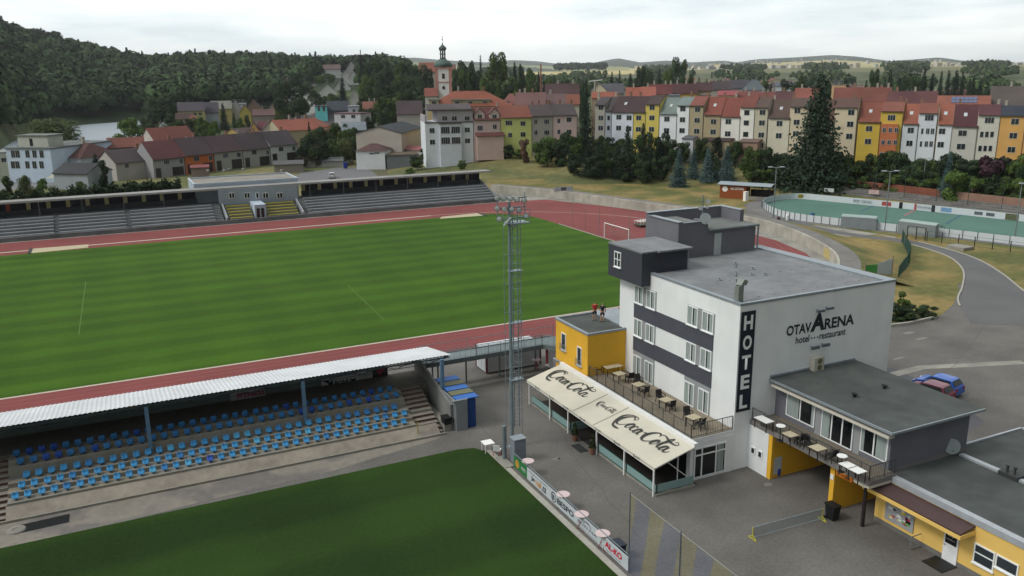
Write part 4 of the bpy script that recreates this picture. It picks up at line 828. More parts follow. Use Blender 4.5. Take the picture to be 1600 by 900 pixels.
ub = thing('folded_parasol', 'folded red and cream parasol leaning by the white yard wall', 'parasol', (35.0, 65.8, 0)); mb = MB(); mb.bar((34.75, 65.3, 0), (35.2, 66.2, 2.3), .05, n=8); mb.build('pole', M('wood_pole', '#8a7b66'), ub)
mb = MB(); mb.bar((34.85, 65.5, .8), (35.1, 66.0, 2.0), .26, n=8); mb.build('folded_cloth', M('parasol_red', '#a24a4e', .8, .2, 5), ub)
# garden table and chair by the mast
gt = thing('garden_table', 'small white square table at the foot of the floodlight mast', 'table', (23.0, 52.5, 0)); mb = MB(); mb.box((22.6, 52.1, .7), (23.4, 52.9, .75)); mb.build('table_top', WHITEP, gt)
for a, b in ((22.65, 52.15), (23.3, 52.15), (22.65, 52.8), (23.3, 52.8)): mb = MB(); mb.box((a, b, 0), (a+.05, b+.05, .7)); mb.build('leg', WHITEP, gt)
def chair(name, label, loc, rot, mat, legm, cat='chair', group=None, arms=True):
    t = thing(name, label, cat, (0, 0, 0), group); mb = MB(); mb.box((-.25, -.25, .42), (.25, .25, .47)); mb.build('seat', mat, t)
    mb = MB(); mb.ext([(-.25, .22, .47), (.25, .22, .47), (.24, .32, .92), (-.24, .32, .92)], (0, .04, 0)); mb.build('backrest', mat, t)
    for a in (-1, 1):
        for b in (-1, 1): mb = MB(); mb.bar((a*.22, b*.22, .42), (a*.26, b*.26, 0), .045); mb.build('leg', legm, t)
        if arms: mb = MB(); mb.bar((a*.27, -.24, .66), (a*.27, .26, .66), .05); mb.bar((a*.27, -.22, .44), (a*.27, -.24, .66), .04); mb.build('armrest', mat, t)
    t.location = loc; t.rotation_euler = (0, 0, rot); return t
chair('garden_chair', 'white garden chair beside the electrical cabinet of the mast', (23.35, 51.6, 0), 2.5, WHITEP, M('red_chair_leg', '#9c4048'), arms=False)
# ---- terrace furniture
RAT = M('dark_rattan', '#2c2a2a', .7, .15, 20); TOPM = M('beige_table_top', '#b3a98f', .6, .06, 4)
def table(label, loc, rot, wx=.8, wy=.8, h=.74, top=TOPM, leg=RAT, group=None, name='terrace_table'):
    t = thing(name, label, 'table', (0, 0, 0), group); mb = MB(); mb.box((-wx/2, -wy/2, h-.04), (wx/2, wy/2, h)); mb.build('table_top', top, t)
    for a in (-1, 1):
        for b in (-1, 1): mb = MB(); mb.box((a*(wx/2-.06)-.025, b*(wy/2-.06)-.025, 0), (a*(wx/2-.06)+.025, b*(wy/2-.06)+.025, h-.04)); mb.build('leg', leg, t)
    t.location = loc; t.rotation_euler = (0, 0, rot); return t
zt_ = 3.09
TT = [(958, 572, 'against the yellow wing wall', 1.5, .7), (968, 583, 'second from the yellow wing', .8, .8), (998, 600, 'in the middle of the terrace', .8, .8), (1041, 624, 'second from the stair end of the terrace', .8, .8), (1084, 651, 'nearest the terrace corner railing', .8, .8)]
for (x, y, s_, wx, wy) in TT:
    c = G(x, y, zt_+.74); table('beige topped terrace table '+s_, (c[0], c[1], zt_), .1 if wx < 1 else 0, wx, wy, group='tables on the restaurant terrace')
TC = [(934, 575, 1.6, 'black rattan chair at the long table by the yellow wing'), (984, 588, -1.4, 'black rattan chair at the second terrace table'), (998, 594, 1.3, 'black rattan chair on the wing side of the middle table'), (1007, 610, -1.7, 'black rattan chair on the near side of the middle table'),
      (1032, 619, 1.4, 'black rattan chair on the wing side of the fourth table'), (1048, 632, -1.5, 'black rattan chair on the near side of the fourth table'), (1075, 646, 1.2, 'black rattan chair on the wing side of the corner table'), (1094, 660, -1.8, 'black rattan chair nearest the terrace corner')]
first = None
for (x, y, rz, lb_) in TC:
    c = G(x, y, zt_+.5)
    if first is None: first = chair('rattan_chair', lb_, (c[0], c[1], zt_), 0, RAT, RAT, group='rattan chairs on the restaurant terrace'); first.rotation_euler.z = 0 if rz > 0 else math.pi
    else: place(first, True, (c[0], c[1], zt_), (0 if rz > 0 else math.pi)+(abs(rz)-1.5), label=lb_)
c = G(944, 580, zt_+.5)
# balcony
zb2 = 3.53
def pub(loc, label):
    t = thing('high_table', label, 'table', loc, 'round high tables on the balcony'); x, y, z = loc; mb = MB(); mb.lathe((x, y, z+1.02), [(.3, 0), (.31, .02), (.3, .04)], 20); mb.build('table_top', WHITEP, t)
    mb = MB(); mb.lathe((x, y, z), [(.22, 0), (.2, .03), (.03, .05), (.03, 1.02)], 14); mb.build('stand', BLACKP, t)
c = G(1220, 665, zb2+1.05); pub((c[0], c[1], zb2), 'round white high table near the hotel wall end of the balcony')
c = G(1316, 712, zb2+1.05); pub((c[0], c[1], zb2), 'round white high table beside the two white folding tables')
for (x, y, wx, wy, lb_, tp) in ((1194, 655, .7, 1.2, 'white folding table against the hotel gable on the balcony', WHITEP), (1235, 678, .7, .8, 'beige table between the white round table and black chair', TOPM), (1278, 699, .8, .8, 'beige table between the two black balcony chairs', TOPM), (1325, 726, .7, .8, 'white folding table on the balcony, farther of the pair', WHITEP), (1340, 734, .7, .8, 'white folding table on the balcony, nearer the corner', WHITEP)):
    c = G(x, y, zb2+.74); table(lb_, (c[0], c[1], zb2), 0, wx, wy, top=tp, group='tables on the balcony', name='balcony_table')
for (x, y, rz, lb_) in ((1251, 682, math.pi, 'black chair beside the beige table near the balcony middle, farther one'), (1266, 690, 0, 'black chair on the far side of the second beige balcony table'), (1300, 707, math.pi, 'black chair on the near side of the second beige balcony table')):
    c = G(x, y, zb2+.6); o = place(first, True, (c[0], c[1], zb2), rz, label=lb_); o['group'] = 'black chairs on the balcony'
# planters by the restaurant entrance
LEAFD = M('box_leaf', '#2c3a1e', .8, .35, 8)
def planter(loc, label):
    t = thing('potted_shrub', label, 'potted plant', loc, 'potted shrubs at the restaurant door'); x, y, z = loc; mb = MB(); mb.lathe(loc, [(.17, 0), (.25, .38), (.28, .4), (.28, .46), (.2, .46)], 14); mb.build('pot', M('terracotta', '#7d5a4b', .8, .15, 5), t)
    v = MB(); q = random.Random(int(x*100)); 
    for i in range(260):
        h = q.random(); a = q.uniform(0, 6.28); r = .26*(1-h**1.6)*q.uniform(.6, 1)+.02; c = Vector((x+r*math.cos(a), y+r*math.sin(a), z+.46+h*1.0)); d = Vector((q.gauss(0, 1), q.gauss(0, 1), q.gauss(0, 1))).normalized(); e = d.orthogonal().normalized()*.05; g = d.cross(e)
        v.quad(c-e-g, c+e-g, c+e+g, c-e+g)
    v.build('foliage', LEAFD, t)
planter((29.6, 51.2, 0), 'conical shrub in a terracotta pot on the far side of the door mat'); planter((29.6, 48.65, 0), 'conical shrub in a terracotta pot on the near side of the door mat')
mb = MB(); mb.box((28.9, 49.2, .004), (29.6, 50.6, .03)); tag(mb.build('door_mat', M('dark_mat', '#2a2d2c', .9, .1, 9), loc=(29.2, 49.9, 0)), 'dark door mat between the two potted shrubs', 'mat')

# ================================================================ floodlight mast
MX, MY = 24.95, 52.45
mast = thing('floodlight_mast', 'tall galvanised lattice floodlight mast with ladder and lamp frames', 'floodlight mast', (MX, MY, 0))
GS2 = M('mast_steel', '#86939a', .5, .1, 3, metal=.35)
mb = MB(); mb.lathe((MX, MY, 0), [(.3, 0), (.28, .05), (.15, .06), (.13, 8), (.1, 18.3)], 10); mb.build('pole', GS2, mast, smooth=False)
mb = MB(); lx = MX+.42
for s_ in (-.2, .2): mb.bar((lx+s_, MY-.02, 1.5), (lx+s_, MY-.02, 17.6), .045)
for z in np.arange(1.7, 17.5, .3): mb.bar((lx-.2, MY-.02, z), (lx+.2, MY-.02, z), .03)
mb.build('ladder', GS2, mast)
mb = MB()
for z in np.arange(3.2, 17.3, .9):
    pts = [(lx+.32*math.cos(a), MY-.05-.62*math.sin(a) , z) for a in np.linspace(0, math.pi, 8)]; mb.tube(pts, .014, 4)
for a in np.linspace(0.25, math.pi-.25, 4): mb.bar((lx+.32*math.cos(a), MY-.05-.62*math.sin(a), 3.2), (lx+.32*math.cos(a), MY-.05-.62*math.sin(a), 17.2), .025)
for s_ in (-.45, .85): mb.bar((MX+s_, MY, .3), (MX+s_, MY, 17.5), .035)
for z in np.arange(2, 17.5, 2.1): mb.bar((MX-.45, MY, z), (MX+.85, MY, z), .04)
mb.build('safety_cage', GS2, mast)
for z in (5.3, 9.6, 13.4): mb = MB(); mb.box((MX-.15, MY-.4, z), (MX+.85, MY+.15, z+.04)); mb.build('rest_platform', GS2, mast)
mb = MB()
for z, x0_, x1_ in ((18.55, -1.1, 1.35), (17.9, -1.1, 1.3), (17.15, -.9, 1.1)): mb.bar((MX+x0_, MY, z), (MX+x1_, MY, z), .08)
mb.box((MX-.2, MY-.6, 16.8), (MX+1.3, MY+.5, 16.86)); mb.bar((MX-.9, MY, 17), (MX-.9, MY, 18.9), .05); mb.bar((MX+1.2, MY, 16.9), (MX+1.2, MY, 18.9), .05); mb.bar((MX-.2, MY-.6, 17.8), (MX+1.3, MY-.6, 17.8), .035); mb.bar((MX+1.3, MY-.6, 16.8), (MX+1.3, MY-.6, 17.8), .035)
mb.build('lamp_frame', GS2, mast)
LH = M('lamp_housing', '#596268', .5, .1, 4, metal=.3); LG = M('lamp_glass', '#dde2e4', .1, .1, 6)
q = random.Random(2)
for (dx, z) in ((-1.0, 18.65), (-.5, 18.6), (.0, 18.55), (.5, 18.45), (1.05, 18.35), (-1.0, 17.95), (-.45, 17.85), (.1, 17.8), (.65, 17.7), (-.85, 17.2), (1.2, 17.25), (.2, 16.7)):
    mb = MB(); mb.lathe((0, 0, 0), [(.05, -.21), (.13, -.17), (.2, 0), (.22, .02)], 12)
    d = Vector((-.45+q.uniform(-.15, .15), -.8, -.45)); T = Matrix.Translation((MX+dx, MY-.2, z)) @ d.to_track_quat('Z', 'Y').to_matrix().to_4x4(); mb.xf(T); mb.bar((MX+dx, MY, z-.05), (MX+dx, MY-.15, z), .05); lo = mb.build('floodlight', LH, mast)
    mb = MB(); mb.lathe((0, 0, 0), [(.185, .02), (.16, .05), (.04, .07)], 12); mb.xf(T); mb.build('lens', LG, lo)
mb = MB(); mb.bar((MX-.55, MY-.3, 16.75), (MX-.2, MY-.6, 17.3), .32, .12); mb.build('spare_panel', M('white_box', '#b9bfc0'), mast)
cb = thing('electrical_cabinet', 'grey metal electrical cabinet at the foot of the floodlight mast', 'cabinet', (24.3, 50.2, 0))
mb = MB(); mb.box((23.85, 49.75, 0), (24.75, 50.5, 1.75)); mb.build('body', M('cabinet_grey', '#7b838c', .45, .05, 2), cb); mb = MB(); mb.box((23.8, 49.7, 1.751), (24.8, 50.55, 1.82)); mb.build('lid', METALF, cb); mb = MB(); mb.box((23.95, 49.735, .2), (24.65, 49.749, 1.6)); mb.build('door', M('cabinet_grey', '#7b838c'), cb)
pst = thing('concrete_pole', 'thick grey concrete pole beside the mast cabinet', 'pole', (23.45, 50.6, 0)); mb = MB(); mb.lathe((23.5, 50.7, 0), [(.16, 0), (.15, 2.6), (.1, 2.65)], 12); mb.build('shaft', M('pole_grey', '#6d767b', .6), pst); mb = MB(); mb.box((22.95, 49.3, .0), (23.6, 51.2, .12)); mb.build('footing', CONC, pst)

# ================================================================ pitch-side advertising fence
fence = thing('advertising_fence', 'pitch side fence with green and white advertising boards', 'fence', (23.6, 42, 0))
HB = .86; FX0 = 23.55
def fpt(Y): return FX0+(.15 if Y > 47 else 0)
BG_ = M('board_green', '#2e7240', .5, .1, 3); BWh = M('board_white', '#b6bec2', .5, .04, 2)
g1 = MB(); g1.box((23.52, 47.15, .12), (23.56, 49.2, .98)); go = g1.build('advertising_board', BG_, fence)
mb = MB(); mb.lathe((0, 0, 0), [(.3, 0), (.3, .004)], 20); mb.xf(Matrix.Translation((23.519, 48.65, .55)) @ Matrix.Rotation(-math.pi/2, 4, 'Y')); mb.build('emblem', M('amber_disc', '#b88a3c', .5, .3, 6), go)
text('PIVO', 'lettering', WL, go, (23.519, 47.95, .45), (0, -1, 0), (0, 0, 1), .6, .22)
g1 = MB(); g1.box((23.52, 34.75, .12), (23.56, 47.14, .98)); wo = g1.build('advertising_board', BWh, fence)
OR = M('board_orange', '#c98a3a', .5); RD = M('board_red', '#c01838', .5); GRB = M('board_grey', '#5c5f66', .5)
R_ = (0, -1, 0); U_ = (0, 0, 1); bx = 23.519
def byx(px): return None
text('NEJLEPŠÍ INTERNET', 'lettering', DL, wo, (bx, 46.8, .80), R_, U_, 2.6, .1)
text('Je', 'lettering', DL, wo, (bx, 46.5, .28), R_, U_, .5, .42, bold=.02); text('TEĎ', 'lettering', OR, wo, (bx, 45.95, .28), R_, U_, .95, .42, bold=.02); text('.cz', 'lettering', DL, wo, (bx, 44.95, .28), R_, U_, .6, .36, bold=.02)
mb = MB()
for k in range(24):
    a = 2*math.pi*k/24; a2 = 2*math.pi*(k+1)/24; cy, cz = 43.35, .55
    mb.quad(*[(bx-.003, cy-r*math.cos(t), cz+r*math.sin(t)) for r, t in ((.28, a), (.28, a2), (.35, a2), (.35, a))])
mb.build('emblem', DL, wo); text('B', 'lettering', DL, wo, (bx, 43.5, .38), R_, U_, .28, .34, bold=.02)
text('BESPO', 'lettering', DL, wo, (bx, 42.85, .36), R_, U_, 2.1, .38, bold=.02)
mb = MB(); mb.box((bx-.004, 37.9, .2), (bx, 40.3, .23)); mb.box((bx-.004, 38.9, .78), (bx, 40.4, .81)); mb.build('lettering', GRB, wo, split=True); text('JÍDELNA', 'lettering', GRB, wo, (bx, 40.3, .36), R_, U_, 2.3, .28)
mb = MB(); pts = [(bx-.01, 39.6, .68), (bx-.01, 39.3, .86), (bx-.01, 38.95, .86), (bx-.01, 38.7, .68)]; mb.tube(pts, .015, 4); mb.build('emblem', GRB, wo)
text('AL-KO', 'lettering', RD, wo, (bx, 37.1, .42), R_, U_, 1.75, .4, bold=.035); text('ZAHRADNÍ TECHNIKA', 'lettering', GRB, wo, (bx, 37.0, .24), R_, U_, 1.6, .09)
mb = MB()
for y in np.arange(34.75, 50.5, 2.05): mb.bar((23.6, y, 0), (23.6, y, 1.08), .05)
mb.build('post', METALG, fence, split=True); mb = MB(); mb.bar((23.6, 34.75, 1.08), (23.6, 51.2, 1.08), .045); mb.build('top_rail', METALG, fence)
# tall blue and yellow striped net behind the goal line
nf = thing('net_fence', 'tall blue and yellow striped ball net on slender posts continuing the pitch side boards', 'fence', (23.6, 30, 0))
NS = M('net_post_steel', '#4f5b66', .5, .1, 3); NY = [34.8, 30.3, 25.8, 21.3]
for y in NY: mb = MB(); mb.bar((23.6, y, 0), (23.6, y, 4.9), .07, n=8); mb.build('post', NS, nf)
mb = MB(); mb.bar((23.6, NY[0], 4.8), (23.6, NY[-1], 4.8), .03); mb.build('top_wire', M('pale_wire', '#8f9088', .6), nf)
sm_ = bpy.data.materials.new('striped_netting'); sm_.use_nodes = True; t, b = nodes(sm_); g = t.nodes.new('ShaderNodeNewGeometry'); sx = t.nodes.new('ShaderNodeSeparateXYZ'); t.links.new(g.outputs['Position'], sx.inputs[0])
def mth(op, a, bb): 
    n = t.nodes.new('ShaderNodeMath'); n.operation = op
    for i, q in enumerate((a, bb)):
        if isinstance(q, (int, float)): n.inputs[i].default_value = q
        else: t.links.new(q, n.inputs[i])
    return n.outputs[0]
fr_ = mth('FRACT', mth('DIVIDE', mth('ADD', sx.outputs[1], mth('MULTIPLY', sx.outputs[2], .18)), 2.6), 0); st_ = mth('GREATER_THAN', fr_, .5)
mc = t.nodes.new('ShaderNodeMix'); mc.data_type = 'RGBA'; t.links.new(st_, mc.inputs[0]); mc.inputs[6].default_value = (*lin('#56668c'), 1); mc.inputs[7].default_value = (*lin('#9a9044'), 1); t.links.new(mc.outputs[2], b.inputs['Base Color']); b.inputs['Roughness'].default_value = .8
nzz = t.nodes.new('ShaderNodeTexNoise'); nzz.inputs['Scale'].default_value = 30; t.links.new(g.outputs['Position'], nzz.inputs['Vector']); t.links.new(mth('MULTIPLY', nzz.outputs[0], .46), b.inputs['Alpha'])
mb = MB(); n = 24; vs = [(23.6+.12*math.sin(i*.9)*math.sin(j*math.pi/6), NY[0]+(NY[-1]-NY[0])*i/n, 4.8*j/6) for i in range(n+1) for j in range(7)]
mb.add(vs, [(i*7+j, (i+1)*7+j, (i+1)*7+j+1, i*7+j+1) for i in range(n) for j in range(6)]); mb.build('net', sm_, nf)
# low net barrier on yellow stands
nb = thing('net_barrier', 'low grey green net stretched between two yellow stands', 'barrier', (34.7, 34.3, 0)); YS = M('yellow_stand', '#b9b04a', .5, .1, 4)
for (x, y) in ((32.05, 34.4), (37.35, 34.2)):
    mb = MB(); mb.bar((x, y, .05), (x, y, .8), .05); mb.bar((x, y-.35, .03), (x, y+.35, .03), .05); mb.bar((x, y-.33, .04), (x, y, .28), .04); mb.bar((x, y+.33, .04), (x, y, .28), .04); mb.build('stand', YS, nb)
mb = MB(); mb.quad((32.05, 34.4, .12), (37.35, 34.2, .12), (37.35, 34.2, .78), (32.05, 34.4, .78)); mb.build('net', netmat('barrier_net', '#6f8287', .06, .014), nb); mb = MB(); mb.bar((32.05, 34.4, .78), (37.35, 34.2, .78), .025); mb.bar((32.05, 34.4, .12), (37.35, 34.2, .12), .025); mb.build('tape', M('pale_tape', '#8aa2a8', .6), nb, split=True)

# ================================================================ people on the wing roof
def skin_body(name, joints, edges, radii, mat, parent, smooth_=True, sub=2):
    me = bpy.data.meshes.new(name); me.from_pydata(joints, edges, []); o = bpy.data.objects.new(name, me); S.collection.objects.link(o);
    o.modifiers.new('skin', 'SKIN'); 
    sv = me.skin_vertices[0].data
    for i, r in enumerate(radii): sv[i].radius = (r, r) if isinstance(r, float) else r; sv[i].use_root = (i == 0)
    ss = o.modifiers.new('sub', 'SUBSURF'); ss.levels = sub; ss.render_levels = sub
    dg = bpy.context.evaluated_depsgraph_get(); dg.update(); m2 = bpy.data.meshes.new_from_object(o.evaluated_get(dg)); bpy.data.objects.remove(o); m2.materials.clear(); m2.materials.append(mat); m2.name = name
    m2.polygons.foreach_set('use_smooth', [True]*len(m2.polygons)); o = bpy.data.objects.new(name, m2); S.collection.objects.link(o)
    if parent: o.parent = parent
    return o
SKIN = M('skin', '#b08468', .6, .05, 4)
def person(label, loc, rot, shirt, shorts, hair, arms):
    t = thing('person', label, 'person', (0, 0, 0))
    J = [(0,0,.92),(0,0,1.12),(0,.01,1.32),(0,0,1.42),(0,-.01,1.5),(0,-.02,1.6)]; E_ = [(0,1),(1,2),(2,3),(3,4),(4,5)]; R_ = [(.15,.1),(.14,.095),(.17,.1),(.06,.06),(.055,.055),(.085,.1)]
    for s_ in (-1, 1):
        k = len(J); J += [(s_*.1,0,.88),(s_*.11,-.01,.48),(s_*.12,.02,.09),(s_*.13,-.16,.04)]; E_ += [(0,k),(k,k+1),(k+1,k+2),(k+2,k+3)]; R_ += [.095,.062,.042,.04]
        k = len(J); el, ha = arms[0 if s_ < 0 else 1]; J += [(s_*.2,0,1.36),(s_*el[0],el[1],el[2]),(s_*ha[0],ha[1],ha[2])]; E_ += [(2,k),(k,k+1),(k+1,k+2)]; R_ += [.06,.042,.032]
        h = Vector((s_*ha[0], ha[1], ha[2])); kk = k+2
        for f_ in range(5): J.append((h.x+(f_-2)*.014, h.y-.05-.01*(2-abs(f_-2)), h.z-.05)); E_.append((kk, len(J)-1)); R_.append(.009)
    skin_body('body', J, E_, R_, SKIN, t)
    # shirt with short sleeves, shorts, shoes, hair as clothing children
    J = [(0,0,.9),(0,0,1.12),(0,.01,1.33),(0,0,1.41)]; E_ = [(0,1),(1,2),(2,3)]; R_ = [(.17,.125),(.158,.115),(.175,.115),(.06,.06)]
    for s_ in (-1, 1):
        el = arms[0 if s_ < 0 else 1][0]; k = len(J); J += [(s_*.21,0,1.36),(s_*(.21+.6*(el[0]-.21)),el[1]*.6,1.36+.6*(el[2]-1.36))]; E_ += [(2,k),(k,k+1)]; R_ += [.062,.055]
    skin_body('shirt', J, E_, R_, shirt, t)
    J = [(0,0,.95),(0,0,.86)]; E_ = [(0,1)]; R_ = [(.165,.12),(.16,.12)]
    for s_ in (-1, 1): k = len(J); J += [(s_*.1,0,.8),(s_*.115,-.01,.55)]; E_ += [(1,k),(k,k+1)]; R_ += [.11,.085]
    skin_body('shorts', J, E_, R_, shorts, t)
    for s_ in (-1, 1): skin_body('shoe', [(s_*.12,.05,.045),(s_*.13,-.17,.045)], [(0,1)], [.05,.047], BLACKP, t)
    skin_body('hair', [(0,.025,1.6),(0,.02,1.655)], [(0,1)], [.095,.085], hair, t)
    mb = MB(); mb.lathe((0, -.115, 1.575), [(.001, -.02), (.016, 0), (.001, .03)], 6); mb.build('nose', SKIN, t)
    for s_ in (-1, 1): mb = MB(); mb.lathe((s_*.035, -.108, 1.6), [(.001, -.01), (.012, 0), (.001, .01)], 6); mb.build('eye', BLACKP, t)
    t.location = loc; t.rotation_euler = (0, 0, rot); return t
q_ = G(929, 501, 6.6); person('person in a red shirt and dark shorts standing on the yellow wing roof', (q_[0], q_[1], 6.6), 2.9, M('red_shirt', '#b32a30', .8), M('dark_shorts', '#22242c', .8), M('dark_hair', '#2a211c', .8), (((.25, .03, 1.1), (.2, -.14, .98)), ((.25, .03, 1.1), (.19, -.16, 1.0))))
q_ = G(941, 503, 6.6); person('person in a navy shirt and dark shorts standing on the yellow wing roof', (q_[0], q_[1], 6.6), 2.6, M('navy_shirt', '#1b2337', .8), M('dark_shorts', '#22242c'), M('fair_hair', '#8c7a58', .8), (((.25, .04, 1.1), (.25, -.03, .87)), ((.26, .04, 1.11), (.19, -.13, 1.02))))
# ================================================================ far grandstand
FX_0, FX_1 = -26.0, 75.5; FYb = 164.3
fs_ = thing('far_grandstand', 'long concrete grandstand with flat roof across the far side of the athletics oval', 'grandstand', (25, 168, 0))
FC = M('far_stand_concrete', '#7b7d7f', .92, .12, 1.5, var2=.18, sc2=.2, bump=.15)
CLX0, CLX1 = 19.4, 34.5       # club house gap
segs = [(FX_0, -9.0), (-8.2, 2.6), (3.4, 17.8), (35.3, 75.2)]
def tiers(xa, xb, parent, n=6, dz=.42, dy=1.05, z0=.95, mat=None):
    for i in range(n):
        mb = MB(); z = z0+dz*i; mb.box((xa, FYb+.4+i*dy, 0 if i == 0 else z-dz*1.2), (xb, FYb+.4+(i+1)*dy, z-.12)); mb.build('tier', mat or FC, parent)
        mb = MB(); mb.box((xa, FYb+.42+i*dy+.1, z-.119), (xb, FYb+.42+i*dy+.62, z)); mb.build('bench', M('far_bench', '#8d9195', .85, .1, 2), parent)
for (xa, xb) in segs: tiers(xa, xb, fs_)
mb = MB(); mb.box((FX_0, FYb, 0), (75.3, FYb+.399, .75)); mb.build('front_wall', M('far_front_wall', '#6c6e70', .92, .14, 1.2, var2=.2, sc2=.3), fs_)
for (xa, xb) in ((-9.0, -8.2), (2.6, 3.4), (17.8, 19.4), (34.5, 35.3)):
    mb = MB()
    for k in range(12): mb.box((xa+.01, FYb+.4+k*.53, 0), (xb-.01, FYb+.93+k*.53, .3+k*.24))
    mb.build('steps', FC, fs_)
BYk = 173.3; ZR_ = on(400, 290, 1, 170.9)[2]
mb = MB(); mb.box((FX_0, 170.702, 0), (CLX0, BYk, 3.1)); mb.box((CLX1, 170.702, 0), (75.3, BYk, 3.1)); mb.build('rear_walkway', M('far_walkway', '#4f5052', .9, .1, 1), fs_, split=True)
mb = MB(); mb.box((FX_0, BYk, 0), (CLX0-3.8, BYk+.3, 4.1)); mb.box((CLX1+1.2, BYk, 0), (75.3, BYk+.3, 4.1)); mb.build('rear_wall', M('far_rear_wall', '#45474a', .9, .15, 1), fs_, split=True)
ZT_ = 5.7
NAVY = M('navy_opening', '#15172a', .6, .15, 1); PYL = M('pale_yellow_pier', '#b5b283', .85, .12, 2)
def bays(xa, xb, n, parent, skip=()):
    p = (xb-xa)/n
    for i in range(n):
        a = xa+i*p
        mb = MB(); mb.box((a+p*.0, BYk+.02, 4.101), (a+p*.22, BYk+.28, ZT_)); mb.build('pier', M('orange_pier', '#9e5a3c', .8, .1, 2) if i in skip else PYL, parent)
        mb = MB(); mb.box((a+p*.22, BYk+.1, 4.101), (a+p, BYk+.25, ZT_)); mb.build('dark_opening', NAVY, parent)
xo = on(28, 322, 1, BYk)[0]
bays(FX_0, 15.4, 13, fs_, (3,)); bays(35.8, 75.2, 12, fs_)
mb = MB(); n = 0
for x in np.arange(FX_0+1, 75, 6.9):
    if 15.4 < x < 36: continue
    q_ = MB(); q_.box((x-.09, 171.6, 2.9), (x+.09, 171.78, ZT_)); q_.build('column', M('far_column', '#63666a', .7), fs_)
mb = MB(); mb.box((FX_0, 171.2, ZT_+.001), (77.2, BYk+1.2, ZT_+.22)); mb.build('roof', M('far_roof', '#8b8a88', .85, .1, 1, var2=.12, sc2=.2), fs_)
mb = MB(); mb.box((FX_0, 171.1, ZT_-.08), (77.25, 171.198, ZT_+.28)); mb.build('roof_fascia', M('fascia_pale', '#a09f9b', .8, .12, 1.5), fs_)
mb = MB(); mb.ext([(75.3, FYb, 0), (75.3, BYk, 0), (75.3, BYk, 3.9), (75.3, FYb, 1.3)], (.25, 0, 0)); mb.build('end_wall', FC, fs_)
railing('railing', fs_, [(75.6, FYb, 1.3), (75.6, BYk-1, 3.7)], 1.0, 1.2, METALG)
# club house in the middle
ch = thing('clubhouse', 'pale blue flat roofed clubhouse in the middle of the far grandstand', 'building', (29, 176, 0))
PB = M('pale_blue_render', '#aab7c4', .85, .06, 1); PB2 = M('grey_blue_render', '#98a2ac', .85, .06, 1)
mb = MB(); mb.box((CLX0-4.0, 174.6, 0), (CLX1+.9, 186, 6.35)); mb.build('upper_wall', PB, ch)
mb = MB(); mb.box((CLX0-3.7, 174.9, 6.351), (CLX1+.6, 185.7, 6.46)); mb.build('roof', M('club_roof', '#86817a', .92, .12, 1.5, var2=.18, sc2=.3), ch)
mb = MB(); 
for a, b in (((CLX0-4.05, 174.55, 6.351), (CLX1+.95, 174.85, 6.7)), ((CLX0-4.05, 174.851, 6.351), (CLX0-3.75, 186.05, 6.7)), ((CLX1+.65, 174.851, 6.351), (CLX1+.95, 186.05, 6.7)), ((CLX0-3.749, 185.75, 6.351), (CLX1+.649, 186.05, 6.7))): mb.box(a, b)
mb.build('parapet', M('club_parapet', '#aeb8c1', .8, .06, 1), ch)
for (x, y) in ((325, 268), (358, 266), (380, 266), (350, 268), (440, 268)):
    c = G(x, y, 6.5); mb = MB(); mb.lathe((c[0], c[1], 6.461), [(.3, 0), (.3, .35), (.4, .36), (.1, .5)], 8); mb.build('roof_vent', CONC, ch)
mb = MB(); mb.box((CLX0, 171.0, 2.6), (CLX1, 174.4, 5.69)); mb.build('lower_wall', PB2, ch)
for px in (362, 386, 402, 415, 437):
    c = on(px, 305, 1, 171); small = px == 402
    f = MB(); f.box((c[0]-(.35 if small else .55), 170.93, c[2]-.6), (c[0]+(.35 if small else .55), 170.999, c[2]+.5)); o = f.build('window', FRAME, ch)
    for k in ((0,) if small else (-1, 1)): p = MB(); p.box((c[0]+k*.26-.2, 170.91, c[2]-.5), (c[0]+k*.26+.2, 170.929, c[2]+.4)); p.build('pane', GLASSD, o)
mb = MB(); ca = on(403, 320, 1, 167.5)[0]; mb.box((ca-1.0, 165.2, 0), (ca+1.1, 171.0, 3.1)); mb.build('entrance_porch', PB, ch)
for k in (-1, 1): p = MB(); p.box((ca+k*.42-.28, 165.14, .6), (ca+k*.42+.28, 165.199, 2.4)); p.build('entrance_door', GLASSD, ch)
YB = M('yellow_bench_slats', '#8f8636', .7, .15, 5)
for (xa, xb) in ((CLX0+.9, ca-1.3), (ca+1.3, CLX1-1.2)):
    for i in range(5):
        mb = MB(); mb.box((xa, FYb+.5+i*1.05, 0 if i == 0 else .4+i*.42), (xb, FYb+1.55+i*1.05, .83+i*.42)); mb.build('tier', FC, ch)
        mb = MB(); mb.box((xa+.05, FYb+.55+i*1.05, .831+i*.42), (xb-.05, FYb+1.35+i*1.05, 1.0+i*.42)); mb.build('yellow_bench', YB, ch)
for x in (CLX0+.3, CLX1-.6): mb = MB(); mb.ext([(x, FYb+.2, 0), (x, 171, 0), (x, 171, 3.1), (x, FYb+.2, 1.2)], (.3, 0, 0)); mb.build('stair_wall', M('club_stair_wall', '#8f9397', .85, .08, 1), ch)
# benches along the far track side, small boxes
for (x, y, lb_) in ((91, 364, 'small dark trackside box left of the yellow benches'), (318, 346, 'small dark trackside box below the blue clubhouse'), (526, 330, 'small dark trackside box in front of the middle of the right tiers'), (654, 322, 'small dark trackside box near the right end of the far stand')):
    c = G(x, y); b = MB(); b.box((c[0]-.3, c[1]-.3, 0), (c[0]+.3, c[1]+.3, .5)); b.box((c[0]-.35, c[1]-.35, .501), (c[0]+.35, c[1]+.35, .62)); tag(b.build('trackside_box', BLACKP, loc=c), lb_, 'box')
